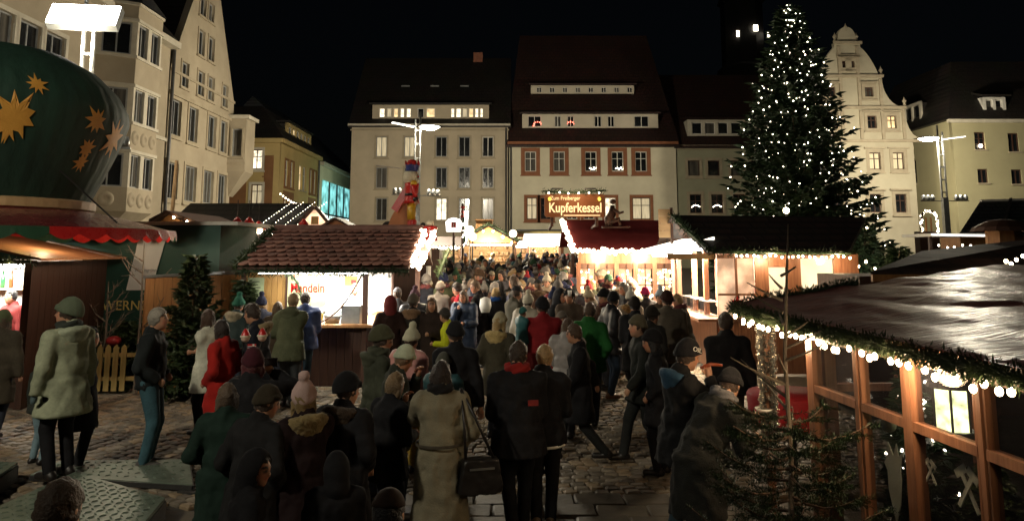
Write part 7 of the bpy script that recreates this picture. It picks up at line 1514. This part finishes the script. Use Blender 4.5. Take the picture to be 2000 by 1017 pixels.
# red logo, collar line on the black work jacket; badge and flag on the navy jacket; print on the beanie
def patch(o, name, me, mat, p, rz=0, rx=0): q = obj(name, me, mat, o, p); q.rotation_euler = (rx, 0, rz); return q
ib = info(blk); patch(blk, 'back_logo', MB().span((-.045, -.004, -.024), (.045, .004, .024)).mesh('back_logo'), surf('dull_red_print', (.24, .02, .018), None, .7, 9), (.1, -.166, 1.22*ib['s']))
patch(bl2, 'white_hem', MB().lathe([(.205, .0), (.212, .012), (.205, .024)], 20).mesh('white_hem'), white_paint, (0, 0, .79*info(bl2)['s']))
iv = info(navy); bx_ = patch(navy, 'round_badge', MB().tube([(0, -.004, 0), (0, .004, 0)], .04, 14).mesh('round_badge'), white_paint, (-.1, .176, 1.2), 0)
sv = (Vector(iv['sh'][0])+Vector(iv['el'][0]))/2+Vector((-.088, 0, 0)); fl_ = patch(navy, 'flag_patch', MB().span((-.004, -.05, -.035), (.004, .05, .035)).mesh('flag_patch'), red_gloss, sv)
for nm, a, b, mt in (('flag_cross', (-.006, -.05, -.011), (.006, .05, .011), white_paint), ('flag_cross', (-.0065, -.03, -.035), (.0065, -.008, .035), white_paint), ('flag_bar', (-.008, -.05, -.005), (.008, .05, .005), blue_gloss)): MB().span(a, b).build(nm, mt, fl_)
ie = info(eat); hp_ = Vector(ie['head']); Mh_ = Matrix(ie['Mh'].tolist()).to_4x4()
tx = obj('beanie_print', text_mesh('OIL', .055, .003), white_paint, eat); tx.matrix_local = Matrix.Translation(hp_) @ Mh_ @ Matrix.Translation((.101*ie['s'], .02, .068)) @ Matrix.Rotation(R(90), 4, 'Z')
sau = wpos(eat, tuple(Vector(ie['hands'][1])+Vector((0, .03, .02)))); tag(MB().tube([sau+Vector((-.09, 0, -.02)), sau+Vector((0, 0, .01)), sau+Vector((.1, 0, 0))], [.013, .016, .012], 8).build('sausage', surf('grilled_sausage', (.3, .07, .03), (.18, .04, .015), .35, 12), None, True), 'grilled sausage held by the young man in the printed beanie', 'sausage')
i3 = info(ben); bw_ = wpos(ben, tuple(Vector(i3['hands'][0])+Vector((0, .03, .04)))); tag(MB().lathe([(.001, 0), (.05, 0), (.075, .03), (.07, .03), (.045, .008), (.001, .006)], 16).build('paper_plate', mirror_white, None, True, bw_), 'small white paper plate held by the bending man', 'plate')
pb = gr(1262, 832); 
p = at(948, 610, 14.9); tag(MB().add([(x*.1, y*.05, z) for z, k in ((0, .8), (.12, 1.2), (.26, 1.0), (.3, .3)) for x, y in ((-k, -k), (k, -k), (k, k), (-k, k))], [(0, 3, 2, 1), (12, 13, 14, 15)]+[(a*4+j, a*4+(j+1) % 4, a*4+4+(j+1) % 4, a*4+4+j) for a in range(3) for j in range(4)]).build('carrier_bag', mirror_white, None, True, p), 'white carrier bag hanging by the tall man in black', 'bag')
pr = at(1112, 562, 13.6); tag(MB().lathe([(.001, 0), (.03, 0), (.038, .1), (.034, .1), (.028, .01), (.001, .01)], 12).build('mug', mirror_white, None, True, (pr.x, pr.y-.08, pr.z-.14)), 'white mug held by the bearded man facing the camera', 'mug')
# ------------------------------------------------------------------ the packed crowd further back
rc = random.Random(21)
HATS = ['none', 'beanie', 'bobble', 'hood', 'cap', 'none', 'slouch', 'none']
protos = []
for k in range(14):
    hk = HATS[k % 8]; hr = 'bob' if k in (5, 7, 13) else 'long' if k in (8, 11) else 'short'
    q = person('proto', (0, 300+k, 0), 0, 1.6+.035*(k % 7), vox=.026, hem=(.74, .55, .68)[k % 3], arms=(('down', 'down'), ('hold', 'pocket'), ('pocket', 'pocket'), ('hold', 'sip'))[k % 4], style=('cloth', 'puffy', 'wool')[k % 3], hat=None if hk == 'none' else hk, hair=hr, hood=(('fur', (.15, .1, .06)) if k in (1, 4, 9) else None), scarf=((.1, .03, .03) if k in (0, 6, 12) else None), seed=100+k, build=(1, 1.1, 1.2)[k % 3], headyaw=PR.uniform(-35, 35), headpitch=PR.uniform(-4, 16), lean=PR.uniform(0, 9), walk=PR.choice((-.25, -.1, .15, .3)))
    protos.append((q, hk, hr)); PEOPLE.pop()
COATS = [('black', (.012, .012, .013), 30), ('charcoal', (.035, .034, .034), 16), ('brown', (.06, .04, .026), 14), ('grey', (.1, .095, .085), 10), ('navy', (.016, .022, .045), 12), ('olive', (.055, .058, .032), 8), ('maroon', (.2, .022, .024), 6), ('beige', (.28, .23, .16), 6), ('teal', (.03, .09, .1), 3), ('purple', (.07, .03, .09), 3), ('white', (.45, .43, .39), 2)]
HATC = [('black', (.014, .014, .014)), ('grey', (.13, .12, .11)), ('brown', (.08, .05, .03)), ('red', (.28, .025, .03)), ('cream', (.45, .4, .3)), ('navy', (.02, .025, .06)), ('green', (.04, .09, .05))]
HAIRC = [('dark', (.02, .013, .01)), ('brown', (.07, .042, .025)), ('blond', (.3, .2, .09)), ('grey', (.22, .2, .18))]
zones = [((-2.2, 2.9, 16.6, 20.5), 52, 'by the red roofed stall'), ((-2.0, 3.2, 20.5, 26), 56, 'in the middle aisle'), ((-3.6, 4.0, 26, 33), 66, 'in the far aisle'), ((-4.5, 3.6, 33.2, 40), 50, 'at the farthest stalls'), ((1.6, 3.2, 13.4, 15.5), 3, 'near the snack counter'), ((-1.4, 1.2, 14.6, 16.4), 5, 'near the red jacket')]
used_proto = [False]*14; ncrowd = 0
blocked = [(-5.2, -1.7, 13.2, 17.3), (1.85, 9, 19.3, 24), (3.3, 8, 14.6, 20), (-4, -1.9, 20.3, 22.6), (-1.0, -.2, 30, 32), (-6, -.5, 32.4, 35.2), (-3.2, 3, 36.4, 39.4)]
for (x0, x1, y0, y1), n, where in zones:
    tries = 0; made = 0
    while made < n and tries < n*60:
        tries += 1; x, y = rc.uniform(x0, x1), rc.uniform(y0, y1)
        if any(a-.2 < x < b+.2 and c-.2 < y < d+.2 for a, b, c, d in blocked): continue
        if any((x-a)**2+(y-b)**2 < .43**2 for a, b in PEOPLE): continue
        made += 1; ncrowd += 1; k = rc.randrange(14); src, hk, hr = protos[k]
        o = src if not used_proto[k] else copy_tree(src); used_proto[k] = True
        o.location = (x, y, rise(y)); o.rotation_euler.z = -R(rc.choice((0, 10, 350, 180, 170, 190, 90, 270, 45, 315, 135, 225))+rc.uniform(-20, 20)); sc = rc.uniform(.95, 1.07); o.scale = (sc, sc, sc)
        a_ = (-math.degrees(o.rotation_euler.z)) % 360; fc_ = 'seen from behind' if a_ < 45 or a_ > 315 else 'facing right' if a_ < 135 else 'facing the camera' if a_ < 225 else 'facing left'
        for _ in range(40):
            cn_, cc, _w = rc.choices(COATS, [w for _, _, w in COATS])[0]; hn, hcol = rc.choice(HATC); an_, acol = rc.choice(HAIRC)
            head = {'none': an_+' haired', 'beanie': 'in '+hn+' beanie', 'bobble': 'in '+hn+' bobble hat', 'hood': 'with hood up', 'cap': 'in '+hn+' flat cap', 'slouch': 'in loose '+hn+' hat'}[hk]
            lab_ = 'person '+head+(' and ' if hk != 'none' else ' with ')+cn_+' coat '+fc_+' '+where
            if lab_ not in USED: break
        USED.add(lab_)
        for ch in o.children:
            b = ch.name.split('.')[0]
            if b in ('coat', 'jacket'): ch.color = (*[v*rc.uniform(.8, 1.2) for v in cc], 1)
            elif b in ('hat', 'cap', 'headband'): ch.color = (*hcol, 1)
            elif b == 'hood': ch.color = (*cc, 1)
            elif b == 'hair': ch.color = (*acol, 1)
            elif b == 'trousers': ch.color = (*rc.choice((BLK, DRK, JEAN, NVY)), 1)
        tag(o, lab_, 'person', 'people in the packed crowd')
        PEOPLE.append((x, y))
for k, (q, _, _) in enumerate(protos):
    if not used_proto[k]:
        for ch in list(q.children): bpy.data.objects.remove(ch)
        bpy.data.objects.remove(q)
for o in list(SC.objects):
    if 'stature' in o: del o['stature']
